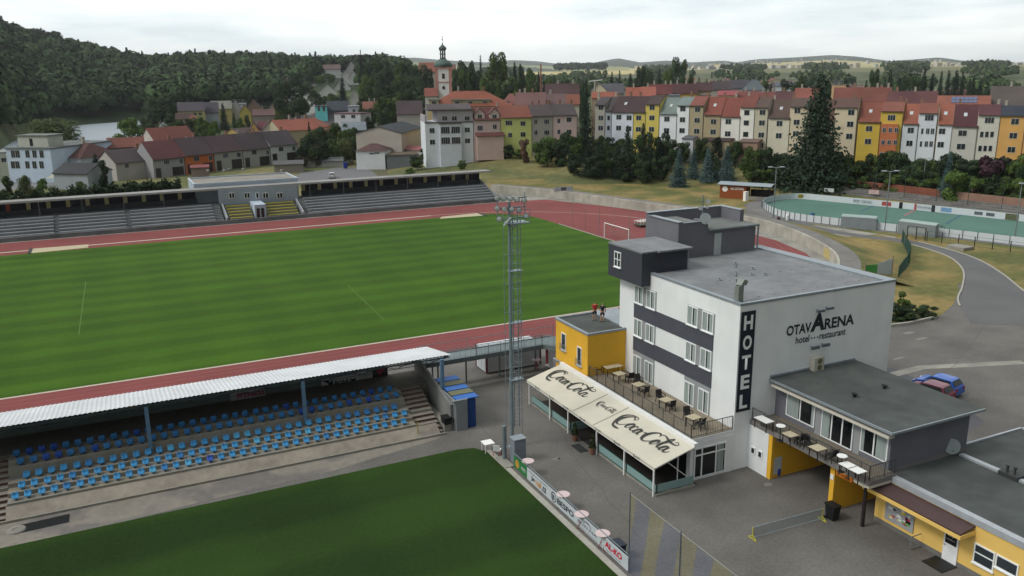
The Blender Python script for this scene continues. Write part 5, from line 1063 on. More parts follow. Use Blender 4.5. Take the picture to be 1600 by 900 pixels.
# ================================================================ curved wall round the end of the oval
cw = thing('curved_wall', 'long curved concrete retaining wall round the end of the running track', 'wall', (98, 130, 0))
WP = [(80.5, 179), (84.5, 172), (89, 162.5), (92.6, 150), (95.6, 139), (99.2, 127), (101.6, 116.5), (101.3, 109.5), (98.3, 99), (93.6, 89), (89.4, 83.3), (84.5, 78.6)]
W = smooth_pts(WP, 6); 
wallm = M('weathered_wall', '#a5a196', .9, .16, 1.0, var2=.2, sc2=.35, stretch=(1, 1, .25), bump=.15)
def offs(P_, d):
    o = []
    for i, p in enumerate(P_):
        a = P_[max(i-1, 0)]; b = P_[min(i+1, len(P_)-1)]; t = (b-a)/np.linalg.norm(b-a); o.append(p+np.array([-t[1], t[0]])*d)
    return o
def strip(mb, P1, z1, P2, z2):
    for i in range(len(P1)-1): mb.quad((*P1[i], z1), (*P1[i+1], z1), (*P2[i+1], z2), (*P2[i], z2))
ou = 1 if np.cross(np.append(W[1]-W[0], 0), np.append(np.array([60, 118])-W[0], 0))[2] < 0 else -1
Wo = offs(W, .35*ou); mb = MB(); strip(mb, W, 0, W, 1.75); strip(mb, W, 1.75, Wo, 1.75); mb.build('retaining_face', wallm, cw)
mb = MB(); W2 = offs(W, .36*ou); W3 = offs(W, 3.0*ou); strip(mb, W2, 1.755, W3, 1.6); strip(mb, offs(W, .351*ou), 1.6, W2, 1.755); mb.build('top_path', M('top_path_asphalt', '#74716d', .92, .12, 2, var2=.15, sc2=.4), cw)
bk = MB(); W4 = offs(W, 9.5*ou); strip(bk, W3, 1.598, W4, -.02); bo_ = bk.build('bank', DRY); bo_['kind'] = 'structure'
mb = MB(); R1 = offs(W, .1*ou)
for i in range(0, len(R1)-8, 3): mb.bar((*R1[i], 1.75), (*R1[i], 2.5), .05)
mb.build('rail_post', METALG, cw, split=True) if False else None
a = np.array(G(1298, 402, 1)[:2]); mb = MB(); mb.ext([(94.4, 90.4, .1), (93.0, 87.9, .1), (93.0, 87.9, 1.5), (94.4, 90.4, 1.5)], (-.06, .03, 0)); mb.build('yellow_patch', M('faded_yellow', '#b5a66f', .8, .15, 2), cw)
sg = thing('bank_sign', 'white advertising sign standing on the far end of the curved wall', 'sign', (*G(881, 300, 1.9)[:2], 1.7)); c = G(881, 299, 1.8)
mb = MB(); mb.box((c[0]-2.4, c[1]-.03, 1.9), (c[0]+2.2, c[1]+.03, 2.8)); so_ = mb.build('panel', BWh, sg); mb = MB(); mb.box((c[0]-.7, c[1]-.04, 2.0), (c[0]+.6, c[1]-.031, 2.7)); mb.build('emblem', GRB, so_); mb = MB(); mb.bar((c[0]-2, c[1], 1.6), (c[0]-2, c[1], 1.9), .08); mb.bar((c[0]+2, c[1], 1.6), (c[0]+2, c[1], 1.9), .08); mb.build('leg', METALG, sg, split=True)
# goal and the catch net behind it
gl_ = thing('football_goal', 'white football goal with net on the red area by the lawn end', 'goal', (73.9, 115.5, 0)); y_a, y_b = 119.2, 111.9; X_ = 74.3
mb = MB(); mb.bar((X_, y_a, 0), (X_, y_a, 2.44), .14, n=8); mb.bar((X_, y_b, 0), (X_, y_b, 2.44), .14, n=8); mb.bar((X_, y_a, 2.44), (X_, y_b, 2.44), .14, n=8); mb.build('goal_frame', WHITEP, gl_)
mb = MB(); mb.quad((X_+.1, y_a, 2.4), (X_+.1, y_b, 2.4), (X_+1.8, y_b, .05), (X_+1.8, y_a, .05)); mb.quad((X_+.05, y_a, 0), (X_+1.8, y_a, 0), (X_+.1, y_a, 2.4), (X_+.05, y_a, 2.4)); mb.build('net', netmat('goal_net', '#b9b3ae', .3, .035, (1, 2)), gl_)
for i, (x, y0p, y1p) in enumerate(((889, 314, 355), (911, 318, 364), (932, 322, 369), (955, 326, 373), (978, 332, 372), (1006, 340, 372))):
    c = G(x, y1p-2); h = on(x, y0p, 0, c[0])[2]; h = min(6, max(4, h)); t = MB(); t.bar((75.2, 131.5-i*4.6, 0), (75.2, 131.5-i*4.6, 5.0), .07, n=6); tag(t.build('net_pole', METALG, loc=(75.2, 131.5-i*4.6, 0)), 'thin steel ball net pole behind the goal, %s from the far lawn corner' % ORD[i], 'pole', 'ball net poles behind the goal')
hb = thing('hurdle_trolley', 'dark low trolley with white topped hurdles on the red area near the hotel tower', 'trolley', (*G(1008, 352)[:2], 0)); c = G(1008, 353)
mb = MB(); mb.box((c[0]-1.8, c[1]-1.2, .25), (c[0]+1.8, c[1]+1.2, .45)); mb.build('bed', M('olive_trolley', '#4d4a3a', .7, .2, 3), hb)
for k in range(6): mb = MB(); mb.bar((c[0]-1.6+k*.6, c[1]-1, .45), (c[0]-1.6+k*.6, c[1]-1, 1.0), .04); mb.bar((c[0]-1.6+k*.6, c[1]+1, .45), (c[0]-1.6+k*.6, c[1]+1, 1.0), .04); mb.bar((c[0]-1.6+k*.6, c[1]-1.1, 1.0), (c[0]-1.6+k*.6, c[1]+1.1, 1.0), .1); mb.build('hurdle', WHITEP, hb)
# ================================================================ hockey rink
RNK = [(117.2, 128.3), (120.2, 132.4), (125.0, 135.4), (130, 136.4), (133.6, 135.2), (135.6, 130.8), (140.7, 117.2), (144.4, 105.5), (147.5, 94.5), (153, 76), (137, 66), (131.5, 72.5), (127.3, 81.7), (123.5, 92.1), (120, 99.4), (116.3, 108.5), (113.9, 115.3), (114.2, 121.5)]
RK = smooth_pts(RNK, 5, True)
sheet('rink_surface', [tuple(p) for p in RK], .02, M('rink_green', '#4d7064', .75, .07, 1, var2=.08, sc2=.15))
ap = MB(); 
ro = []
cen = np.mean(RK, 0)
for p in RK: ro.append(tuple(cen+(p-cen)*1.13))
sheet('rink_apron', ro, .010, M('rink_apron_asphalt', '#6d6c6b', .92, .1, 3, var2=.14, sc2=.3))
rk = thing('rink_boards', 'white dasher boards with adverts round the green hockey rink', 'fence', (130, 110, 0)); N_ = len(RK)
mb = MB(); hb_ = 1.25
for i in range(N_):
    a = RK[i]; b = RK[(i+1) % N_]; t = (b-a)/np.linalg.norm(b-a); n_ = np.array([t[1], -t[0]])*.06
    mb.ext([(*a, .02), (*b, .02), (*b, hb_), (*a, hb_)], (*n_, 0))
mb.build('boards', M('rink_board_white', '#c6cbce', .5, .04, .6), rk)
mb = MB()
for i in range(0, N_, 1):
    a = RK[i]; cc = cen+(a-cen)*1.004; mb.bar((*cc, 0), (*cc, 1.35), .07)
mb.build('board_posts', M('dark_green_steel', '#33443f', .6), rk, split=True)
def fpline(px, py): 
    P = G(px, py); return P
def onboard(px, z, far=True):      # board point seen at view column px
    best = None
    for i in range(N_):
        a = RK[i]; b = RK[(i+1) % N_]
        for t in np.linspace(0, 1, 12):
            p = a+(b-a)*t; v = np.array([p[0], p[1], z-CH]); zc = v@_f; x = 800+CF*(v@CR)/zc
            d = math.hypot(*p)
            if abs(x-px) < 3 and (best is None or (far and d > best[0]) or (not far and d < best[0])): best = (d, p, (b-a)/np.linalg.norm(b-a))
    return best
def ad(px, wpx, mat, txt=None, tm=None, z0=.25, z1=1.05, nm_='advert'):
    b_ = onboard(px, .6)
    if not b_: return
    d, p, t = b_; wd = wpx/CF*d*1.2; 
    if pxx(*(p+t)) < pxx(*p): t = -t
    n_ = np.array([t[1], -t[0]]); n_ = n_ if n_@(-p) > 0 else -n_; q0 = p-t*wd/2+n_*.08; q1 = p+t*wd/2+n_*.08
    m_ = MB(); m_.quad((*q0, z0), (*q1, z0), (*q1, z1), (*q0, z1)); o = m_.build(nm_, mat, rk)
    if txt: text(txt, 'lettering', tm, o, (*(q0+n_*.02+t*wd*.08), z0+.2*(z1-z0)), (*t, 0), (0, 0, 1), wd*.84, (z1-z0)*.6)
BLU = M('ad_blue', '#6f93b5', .5)
ad(1256, 12, M('ad_yellow', '#b7a52c', .5), 'ARENA', DL); ad(1341, 9, BWh, 'SPORT', GRB); ad(1387, 11, M('ad_red', '#a34a4a', .5), None); ad(1357, 14, BWh, 'OKNA', GRB); ad(1447, 20, BWh, 'hockey', GRB); ad(1481, 12, BLU); ad(1532, 9, GRB, z0=.35, z1=.95); ad(1549, 9, GRB, z0=.35, z1=.95); ad(1583, 14, M('ad_olive', '#5c5e44', .5), z0=.05, z1=1.2)
ad(1410, 4, BLACKP, z0=.03, z1=1.25, nm_='gate_post'); ad(1461, 4, BLACKP, z0=.03, z1=1.25, nm_='gate_post'); ad(1433.5, 2.5, M('ad_red', '#a34a4a'), z0=.03, z1=1.25, nm_='centre_mark')
def fline(pa, pb, w_, mat, nm_):
    a = onboard(pa, .1); c = G(*pb, .03)
    m_ = MB(); ribbon(m_, [a[1], c[:2]], w_, .028); m_.build(nm_, mat, kind='structure')
fline(1433, (1413, 337), .45, M('rink_line_red', '#936668', .8), 'rink_line'); fline(1504, (1478, 350), .4, M('rink_line_blue', '#35586a', .8), 'rink_line'); fline(1366, (1345, 330), .4, M('rink_line_blue', '#35586a'), 'rink_line')
# lamps round the rink
def lamp(px, pyb, pyt, label, two=True, z=0):
    c = G(px, pyb, z); D = math.hypot(c[0], c[1]); h = zat(px, pyt, D)-z; t = thing('street_lamp', label, 'lamp post', c, 'floodlight posts round the hockey rink')
    mb = MB(); mb.lathe(c, [(.13, 0), (.12, 1), (.07, h)], 8); mb.build('pole', METALG, t)
    R2 = CR*1.0
    for s_ in ((-1, 1) if two else (0,)):
        a = (c[0], c[1], c[2]+h); b = (c[0]+R2[0]*s_*1.1, c[1]+R2[1]*s_*1.1, c[2]+h+.15)
        mb = MB()
        if s_: mb.bar(a, b, .07)
        else: b = a
        mb.bar((b[0]-R2[0]*.4, b[1]-R2[1]*.4, b[2]), (b[0]+R2[0]*.4, b[1]+R2[1]*.4, b[2]), .5, .14); mb.build('lamp_head', M('lamp_head_pale', '#a5adb3', .5), t)
lamp(1281, 301, 240, 'single lamp post behind the left end of the rink', False); lamp(1383, 352, 268, 'double lamp post at the near side of the rink between the two shelters'); lamp(1440, 309, 248, 'double lamp post behind the middle of the rink'); lamp(1585, 374, 286, 'lamp post at the near side of the rink by the right edge', False)
lamp(1208, 340, 262, 'lamp post with cluster of heads at the rounded left end of the rink')
# player shelters
for (xa, ya, xb, yb, lb_) in ((1313, 356, 1368, 360, 'long translucent player shelter left of the near lamp post'), (1402, 364, 1460, 372, 'long translucent player shelter right of the near lamp post')):
    a = np.array(G(xa, ya)[:2]); b = np.array(G(xb, yb)[:2]); t = (b-a)/np.linalg.norm(b-a); n_ = np.array([t[1], -t[0]]); n_ = -n_ if n_@a < 0 else n_; s_ = thing('player_shelter', lb_, 'shelter', (*a, 0), 'player shelters at the rink')
    mb = MB(); mb.ext([(*a, 0.02), (*b, .02), (*b, 2.0), (*a, 2.0)], (*(n_*.05), 0)); mb.build('back_panel', M('shelter_panel', '#7c8386', .4, .08, 1), s_)
    mb = MB(); mb.ext([(*a, 2.0), (*b, 2.0), (*(b+n_*1.2), 2.25), (*(a+n_*1.2), 2.25)], (0, 0, .06)); mb.build('roof', M('shelter_roof_pale', '#8fa09c', .5), s_)
    for e in (a, b): mb = MB(); mb.ext([(*e, .02), (*(e+n_*1.1), .02), (*(e+n_*1.1), 2.2), (*e, 2.0)], (*(t*.04), 0)); mb.build('side_panel', M('shelter_panel', '#7c8386'), s_)
# bank steps and brick wall behind the rink
bwl = thing('brick_wall', 'long red brick garden wall behind the hockey rink', 'wall', (150, 130, 0)); q1 = [G(1182, 285), G(1262, 293), G(1402, 308), G(1480, 318), G(1640, 337)]
BRK = M('red_brick', '#7b4a3b', .92, .16, 2.5, var2=.18, sc2=.3, stretch=(1, 1, 3)); BR2 = M('pale_brick', '#8d6f60', .92, .16, 2.5, var2=.15, sc2=.3)
D_ = lambda px: 0
for i in range(4):
    a, b = q1[i], q1[i+1]; mb = MB(); mb.ext([(a[0], a[1], 0), (b[0], b[1], 0), (b[0], b[1], 2.6), (a[0], a[1], 2.6)], (.25, .15, 0)); mb.build('brickwork', BRK if i < 3 else BR2, bwl)
tr = thing('terrace_steps', 'grey weathered stone steps between the rink and the brick wall', 'steps', (145, 125, 0)); tm = M('grey_steps', '#6d6b68', .95, .2, 1.5, var2=.2, sc2=.4)
for k in range(4):
    pts = [np.array(p[:2]) for p in q1]; off = np.array([-.95, -.35]); 
    for i in range(1, 4):
        a = pts[i]+off*(4.5-k*1.1); b = pts[i+1]+off*(4.5-k*1.1); mb = MB(); mb.prism([tuple(a), tuple(a-off*1.05), tuple(b-off*1.05), tuple(b)], 0, .25+.3*k); mb.build('step', tm, tr)
for (x, y, wp, m_, lb_) in ((1295, 297, 14, BWh, 'white banner on the steps behind the left half of the rink'), (1365, 300, 14, M('pink_banner', '#c3a9a9', .6), 'white and red banner on the steps behind the rink')):
    c = G(x, y+3, .8); D = math.hypot(c[0], c[1]); w2 = wp/CF*D/2; t = np.array([.45, -.89]); mb = MB(); mb.ext([(c[0]-t[0]*w2, c[1]-t[1]*w2, .8), (c[0]+t[0]*w2, c[1]+t[1]*w2, .8), (c[0]+t[0]*w2, c[1]+t[1]*w2, 1.6), (c[0]-t[0]*w2, c[1]-t[1]*w2, 1.6)], (.05, .03, 0)); tag(mb.build('banner', m_, loc=c), lb_, 'banner')
for i, x in enumerate((1242, 1322, 1366, 1412, 1462, 1511, 1564)):
    yb = np.interp(x, [1182, 1262, 1402, 1480, 1640], [285, 293, 308, 318, 337]); c = G(x, yb+3); mb = MB(); mb.bar((c[0], c[1], 0), (c[0], c[1], 6.6), .12, n=6); tag(mb.build('net_pole', M('dark_green_steel', '#33443f'), loc=c), 'tall thin dark net pole in front of the brick wall, %s from the left' % ORD[i], 'pole', 'net poles along the brick wall')
# kiosk
kk = thing('wooden_kiosk', 'wooden club kiosk with grey curved roof and covered bay beside the rink', 'kiosk', (122, 142, 0)); a = np.array(G(1124, 309)[:2]); b = np.array(G(1165, 311.5)[:2]); t = (b-a)/np.linalg.norm(b-a); n_ = np.array([-t[1], t[0]]); n_ = n_ if n_@a > 0 else -n_; c2 = b+t*5.0
WOOD = M('orange_wood', '#8a4a26', .7, .12, 2, stretch=(1, 1, 6))
def pq(s_, d_, z): p = a+t*s_+n_*d_; return (p[0], p[1], z)
Ln = np.linalg.norm(b-a)
mb = MB(); mb.ext([pq(0, 0, 0), pq(Ln, 0, 0), pq(Ln, 0, 2.9), pq(0, 0, 2.9)], (*(n_*3.5), 0)); wl_ = mb.build('cabin_wall', WOOD, kk)
mb = MB()
for k in range(7): mb.ext([pq(-.4, -.6+k*.8, 2.95+.35*math.sin(k/6*math.pi)), pq(Ln+5.4, -.6+k*.8, 2.9+.35*math.sin(k/6*math.pi)), pq(Ln+5.4, .2+k*.8, 2.9+.35*math.sin((k+1)/6*math.pi)), pq(-.4, .2+k*.8, 2.95+.35*math.sin((k+1)/6*math.pi))], (0, 0, .1))
mb.build('roof', M('kiosk_roof', '#8a959b', .6, .06, 1), kk)
mb = MB(); 
for s_, d_ in ((Ln+5, 0), (Ln+5, 4), (Ln+2.5, 4)): p = pq(s_, d_, 0); mb.bar(p, (p[0], p[1], 2.9), .15)
mb.build('roof_post', BLACKP, kk, split=True)
mb = MB(); mb.ext([pq(Ln+.1, 3.6, 0), pq(Ln+5, 3.6, 0), pq(Ln+5, 3.6, 1.8), pq(Ln+.1, 3.6, 1.8)], (*(n_*.1), 0)); mb.build('bay_back', M('dark_bay', '#3a3733', .9), kk)
mb = MB(); mb.ext([pq(Ln+.3, .1, 0), pq(Ln+4.8, .1, 0), pq(Ln+4.8, .1, .7), pq(Ln+.3, .1, .7)], (*(n_*.2), 0)); mb.build('bay_wall', CONC, kk)
fx = -n_*.03
text('HC OTAVA', 'lettering', WL, wl_, (*(a+t*Ln*.42+fx), 1.9), (*t, 0), (0, 0, 1), Ln*.5, .55, bold=.03)
mb = MB(); cc = a+t*Ln*.2+fx; vs = [(cc[0]+t[0]*.6*math.cos(q), cc[1]+t[1]*.6*math.cos(q), 2.0+.6*math.sin(q)) for q in np.linspace(0, 2*math.pi, 17)[:-1]]; mb.add(vs, [tuple(range(16))]); mb.build('emblem', WL, wl_)
# small service boxes, signs and people at the rink corner
c = G(1165, 314); mb = MB(); mb.box((c[0]-.4, c[1]-.4, 0), (c[0]+.4, c[1]+.4, 1.9)); mb.box((c[0]-.45, c[1]-.45, 1.901), (c[0]+.45, c[1]+.45, 1.98)); tag(mb.build('service_cabinet', WHITEP, loc=c), 'white upright cabinet at the corner of the wooden kiosk', 'cabinet')
c = G(1216, 347); mb = MB(); mb.lathe(c, [(.3, 0), (.4, .3), (.3, .7), (.12, 1.0)], 10); tag(mb.build('sack', M('dark_red_sack', '#3c2424', .9), loc=c), 'small dark red sack on the bank near the rink corner', 'sack')
c = G(1230, 344); mb = MB(); mb.lathe(c, [(.25, 0), (.3, .9), (.2, 1.1)], 10); tag(mb.build('litter_bin', WHITEP, loc=c), 'small white litter bin on the bank near the rink corner', 'bin')
for (x, y, lb_) in ((1269, 341, 'blue plastic barrel in front of the left part of the rink boards'), (1368, 352, 'blue plastic barrel beside the near lamp post at the shelters')):
    c = G(x, y); mb = MB(); mb.lathe(c, [(.35, 0), (.42, .5), (.35, 1.0), (.3, 1.02)], 12); tag(mb.build('barrel', M('barrel_blue', '#2f5c80', .5), loc=c), lb_, 'barrel')
# bicycle by the rink
bc = thing('bicycle', 'dark bicycle leaning on the near rink boards right of the shelters', 'bicycle', G(1467, 360)); c = np.array(G(1467, 360)[:2]); t = np.array([.37, -.93])
def ring(mb, cx, r, rr=.03):
    pts = [(c[0]+t[0]*(cx+r*math.cos(q)), c[1]+t[1]*(cx+r*math.cos(q)), r+r*math.sin(q)) for q in np.linspace(0, 2*math.pi, 15)]; mb.tube(pts, rr, 4)
for cx in (-.55, .55): mb = MB(); ring(mb, cx, .36); mb.build('wheel', BLACKP, bc)
mb = MB(); P = lambda s_, z: (c[0]+t[0]*s_, c[1]+t[1]*s_, z); mb.tube([P(-.55, .36), P(0, .3), P(.4, .85), P(-.2, .8), P(0, .3)], .025, 4); mb.tube([P(-.55, .36), P(-.2, .8), P(-.25, 1.0)], .02, 4); mb.tube([P(.55, .36), P(.4, .85), P(.38, 1.05)], .02, 4); mb.build('frame', BLACKP, bc); mb = MB(); mb.bar(P(-.38, 1.0), P(-.12, 1.0), .1, .05); mb.build('saddle', BLACKP, bc)
# fences by the path
GF = M('green_fence_steel', '#2c4a42', .6, .1, 3)
mf = thing('mesh_fence', 'dark green panel fence curving along the bank beside the path', 'fence', (*G(1410, 400)[:2], 0)); pts = [G(1409, 378), G(1417, 394), G(1421, 405), G(1419, 416), G(1410, 428), G(1402, 440)]
P_ = smooth_pts([p[:2] for p in pts], 3); mb = MB()
for a_, b_2 in zip(P_[:-1], P_[1:]):
    mb.bar((*a_, 0), (*a_, 2.0), .09)
    for z in np.arange(.1, 2.0, .2): mb.bar((*a_, z), (*b_2, z), .03)
    for k in range(8): q_ = a_+(b_2-a_)*k/8; mb.bar((*q_, .1), (*q_, 1.95), .02)
mb.build('fence_panel', GF, mf)
gt_ = thing('path_gate', 'dark green swing gate with white notice board across the path', 'gate', G(1430, 372)); a_ = G(1417, 372); b_2 = G(1445, 376); mb = MB()
for p in (a_, ((a_[0]+b_2[0])/2, (a_[1]+b_2[1])/2, 0), b_2): mb.bar(p, (p[0], p[1], 2.1), .12)
mb.bar((*a_[:2], 2.05), (*b_2[:2], 2.05), .07); mb.bar((*a_[:2], .4), (*b_2[:2], .4), .05); mb.build('gate_frame', M('dark_gate', '#33332c', .6), gt_)
mm_ = ((a_[0]+b_2[0])/2, (a_[1]+b_2[1])/2); mb = MB(); mb.quad((*mm_, 1.2), (b_2[0], b_2[1], 1.2), (b_2[0], b_2[1], 1.9), (*mm_, 1.9)); mb.build('notice', M('pale_notice', '#8f9492', .6), gt_); mb = MB(); mb.quad((*mm_, 1.0), (*a_[:2], 1.0), (*a_[:2], 1.7), (*mm_, 1.7)); mb.build('notice', M('pale_notice', '#8f9492'), gt_)
lfn = thing('wire_fence', 'low dark post and wire fence on the dry grass below the rink', 'fence', G(1520, 390)); pts = [G(1448, 377), G(1471, 380), G(1497, 383), G(1522, 387), G(1550, 390), G(1578, 394), G(1610, 399)]; mb = MB()
for p in pts: mb.bar(p, (p[0], p[1], 1.7), .1)
mb.build('post', M('dark_gate', '#33332c'), lfn, split=True); mb = MB()
for a_, b_2 in zip(pts[:-1], pts[1:]):
    for z in (.2, .95, 1.65): mb.bar((*a_[:2], z), (*b_2[:2], z), .03)
mb.build('wire', GF, lfn)
mb = MB(); c = G(1500, 389); mb.box((c[0]-1.2, c[1]-1.5, 0), (c[0]+1.2, c[1]+1.5, .5)); tag(mb.build('manhole_box', CONC, loc=c), 'pale concrete manhole box on the dry grass below the wire fence', 'manhole')
# signs standing behind the hotel roof corner
sgn = thing('road_banner', 'green and white lettered banner on a wooden frame behind the hotel gable', 'banner', G(1370, 440)); pa, pb, pc = G(1350, 440), G(1369, 440), G(1392, 437)
mb = MB(); h1 = 1.6; mb.ext([(*pa[:2], .4), (*pb[:2], .4), (*pb[:2], 2.3), (*pa[:2], 2.2)], (.03, .03, 0)); go_ = mb.build('green_panel', M('banner_green', '#3c7a3c', .6), sgn)
mb = MB(); mb.ext([(*pb[:2], .6), (*pc[:2], .6), (*pc[:2], 2.9), (*pb[:2], 2.4)], (.03, .03, 0)); mb.build('white_panel', BWh, sgn)
mb = MB(); mb.bar((*pc[:2], 0), (*pc[:2], 3.2), .12); mb.bar((*pa[:2], 0), (*pa[:2], 2.3), .1); mb.build('frame_post', M('wood_pole', '#8a7b66'), sgn, split=True)
# ================================================================ cars
def car(label, loc, rot, paint, estate=False, L_=4.2):
    t = thing('parked_car', label, 'car', (0, 0, 0)); W_ = .86
    top = [(-2.1,.62),(-2.05,.85),(-1.9,1.0),(-1.55,1.42),(-1.3,1.47),(.0,1.5),(.35,1.45),(1.05,1.02),(1.75,.9),(2.05,.72),(2.1,.5)]
    if estate: top = [(-2.1,.62),(-2.08,.9),(-2.0,1.05),(-1.85,1.45),(-1.6,1.5),(.0,1.5),(.35,1.45),(1.05,1.02),(1.75,.9),(2.05,.72),(2.1,.5)]
    k = L_/4.2; top = [(x*k, z) for x, z in top]; mb = MB()
    ring_ = []
    for (x, z) in top:
        cab = z > 1.05; wz = W_*(1-.0*(z < .9)-(.22*(min(1, (z-.95)/.5)) if z > .95 else 0)); ring_.append([(x, -W_, .28), (x, -W_*1.01, .6), (x, -W_*.98 if not cab else -W_*.96, min(z, .95)), (x, -wz, z), (x, 0, z+.03), (x, wz, z), (x, W_*.98 if not cab else W_*.96, min(z, .95)), (x, W_*1.01, .6), (x, W_, .28)])
    vs = [p for r in ring_ for p in r]; n = 9; fs = [(i*n+j, i*n+j+1, (i+1)*n+j+1, (i+1)*n+j) for i in range(len(top)-1) for j in range(n-1)]+[tuple(range(n-1, -1, -1)), tuple(range((len(top)-1)*n, len(top)*n))]
    mb.add(vs, [tuple(reversed(f)) for f in fs[:-2]]+fs[-2:]); body = mb.build('body', paint, t, smooth=False)
    GL_ = GLASSD
    for s_ in (-1, 1):
        mb = MB(); q0 = [(-1.6*k, s_*W_*.985, 1.0), (.85*k, s_*W_*.985, 1.0), (.3*k, s_*W_*.83, 1.4), (-1.4*k, s_*W_*.83, 1.4)]; mb.ext(q0, (0, s_*.015, .0)); mb.build('side_window', GL_, t)
    mb = MB(); mb.ext([(.98*k, -W_*.85, 1.06), (.98*k, W_*.85, 1.06), (.36*k, W_*.7, 1.44), (.36*k, -W_*.7, 1.44)], (.03, 0, .03)); mb.build('windscreen', GL_, t)
    xa, za = (top[2][0], 1.05); xb, zb = (top[3][0], 1.4); mb = MB(); mb.ext([(xa-.0, -W_*.82, za), (xa-.0, W_*.82, za), (xb, W_*.7, zb), (xb, -W_*.7, zb)], (-.03, 0, .02)); mb.build('rear_window', GL_, t)
    for sx in (-1.3*k, 1.3*k):
        for s_ in (-1, 1):
            mb = MB(); mb.bar((sx, s_*W_*.8, .31), (sx, s_*(W_+.02), .31), .62, n=18); w_ = mb.build('wheel', BLACKP, t); mb = MB(); mb.bar((sx, s_*(W_+.021), .31), (sx, s_*(W_+.03), .31), .36, n=12); mb.build('rim', METALF, w_)
    for s_ in (-1, 1):
        mb = MB(); mb.box((-2.12*k, s_*.62-.12, .68), (-2.05*k, s_*.62+.12, .92)); mb.build('tail_light', M('tail_red', '#7d1f22', .3), t); mb = MB(); mb.box((2.0*k, s_*.6-.15, .6), (2.09*k, s_*.6+.15, .75)); mb.build('headlight', LG, t)
        mb = MB(); mb.box((.7*k, s_*.93-.08, .98), (.85*k, s_*.93+.08, 1.1)); mb.build('mirror', paint, t)
    t.location = loc; t.rotation_euler = (0, 0, rot); return t
def cpaint(n, c): 
    m = M(n, c, .25, .03, 1, spec=.6); return m
c = G(1466, 610); car('metallic blue hatchback parked at the edge of the hotel car park', (62.2, 45.7, .012), math.radians(103), cpaint('blue_paint', '#1f57b0'), L_=3.7)
car('dark red car mostly hidden behind the annex roof next to the blue one', (60.2, 45.0, .012), math.radians(103), cpaint('maroon_paint', '#7c2f44'), L_=3.7)
c = G(518, 271, 0); car('small white car parked on the yard behind the far grandstand', (*G(519, 278)[:2], 0), math.radians(75), cpaint('white_paint_car', '#b9bbb8'), L_=3.8)
car('silver estate car on the side street by the white hip roofed hut', (*G(541, 254)[:2], 0), math.radians(-15), cpaint('silver_paint', '#a7acb8'), True, 4.6)
bin_((*G(540, 263)[:2], 0), M('bin_blue', '#1c2f8a', .5), 'big blue waste container beside the side street behind the stand', 1.7)
# ================================================================ the town
def tz(X, Y): return float(hterr(X, Y))
class Fac:      # a vertical facade plane through two ground points
    def __init__(s, A, B):
        s.A = np.array(A[:2], float); s.B = np.array(B[:2], float); s.u = (s.B-s.A)/np.linalg.norm(s.B-s.A); s.n = np.array([-s.u[1], s.u[0]])
        if s.n@s.A < 0: s.n = -s.n       # away from the camera
    def hit(s, px, py, off=0):
        d = ray(px, py); P0 = s.A+s.n*off; t = (P0@s.n)/(d[:2]@s.n); p = d*t; return (p[:2]-P0)@s.u, CH+p[2]
    def pt(s, a, b, z): p = s.A+s.u*a+s.n*b; return (p[0], p[1], z)
RC = {}
def tilem(c):
    if c not in RC:
        h = lin(c); g_ = sum(h)/3; h = tuple((x*.76+g_*.24)*.84 for x in h)
        m = M('roof_tiles_'+c.strip('#'), h, .9, .16, 1.4, var2=.16, sc2=.12, stretch=(1, 1, 5)); RC[c] = m
    return RC[c]
WCc = {}
def wallm_(c):
    if c not in WCc: WCc[c] = M('render_'+c.strip('#'), tuple(min(.8, (x*.9+sum(lin(c))/30)*1.36) for x in lin(c)), .88, .06, .5, var2=.06, sc2=.15)
    return WCc[c]
CHM = M('chimney_brick', '#8a6a58', .9, .15, 4); CHW = M('chimney_pale', '#a39c90', .9, .1, 4); EAVE = M('gutter_dark', '#4a4644', .7, .1, 2)
PANE = M('far_pane', '#2a3036', .1, .3, .7, spec=.7); WFR = M('far_frame', '#bfc3c5', .5, .05, 2)
def fbox(mb, F, s0, s1, b0, b1, z0, z1):
    p = [F.pt(s0, b0, z0), F.pt(s1, b0, z0), F.pt(s1, b1, z0), F.pt(s0, b1, z0)]; q = [(x, y, z1) for x, y, _ in p]
    return mb.add(p+q, [(0,3,2,1),(4,5,6,7),(0,1,5,4),(1,2,6,5),(2,3,7,6),(3,0,4,7)])
def win(F, t, s, z, w_=1.3, h_=1.15, off=0, n=2, frame=WFR, nm='window'):
    m_ = MB(); fbox(m_, F, s-w_/2, s+w_/2, off-.05, off+.02, z-h_/2, z+h_/2); o = m_.build(nm, frame, t)
    p = MB(); g = .07; pw = (w_-g*(n+1))/n
    for k in range(n): fbox(p, F, s-w_/2+g+k*(pw+g), s-w_/2+g+k*(pw+g)+pw, off-.07, off-.049, z-h_/2+g, z+h_/2-g)
    p.build('pane', PANE, o)
def chimney(F, t, s, b, z, h=1.1, m=None, w_=.5):
    mb = MB(); fbox(mb, F, s-w_/2, s+w_/2, b-.3, b+.3, z-.8, z+h); fbox(mb, F, s-w_/2-.06, s+w_/2+.06, b-.36, b+.36, z+h, z+h+.12); return mb.build('chimney', m or CHM, t)
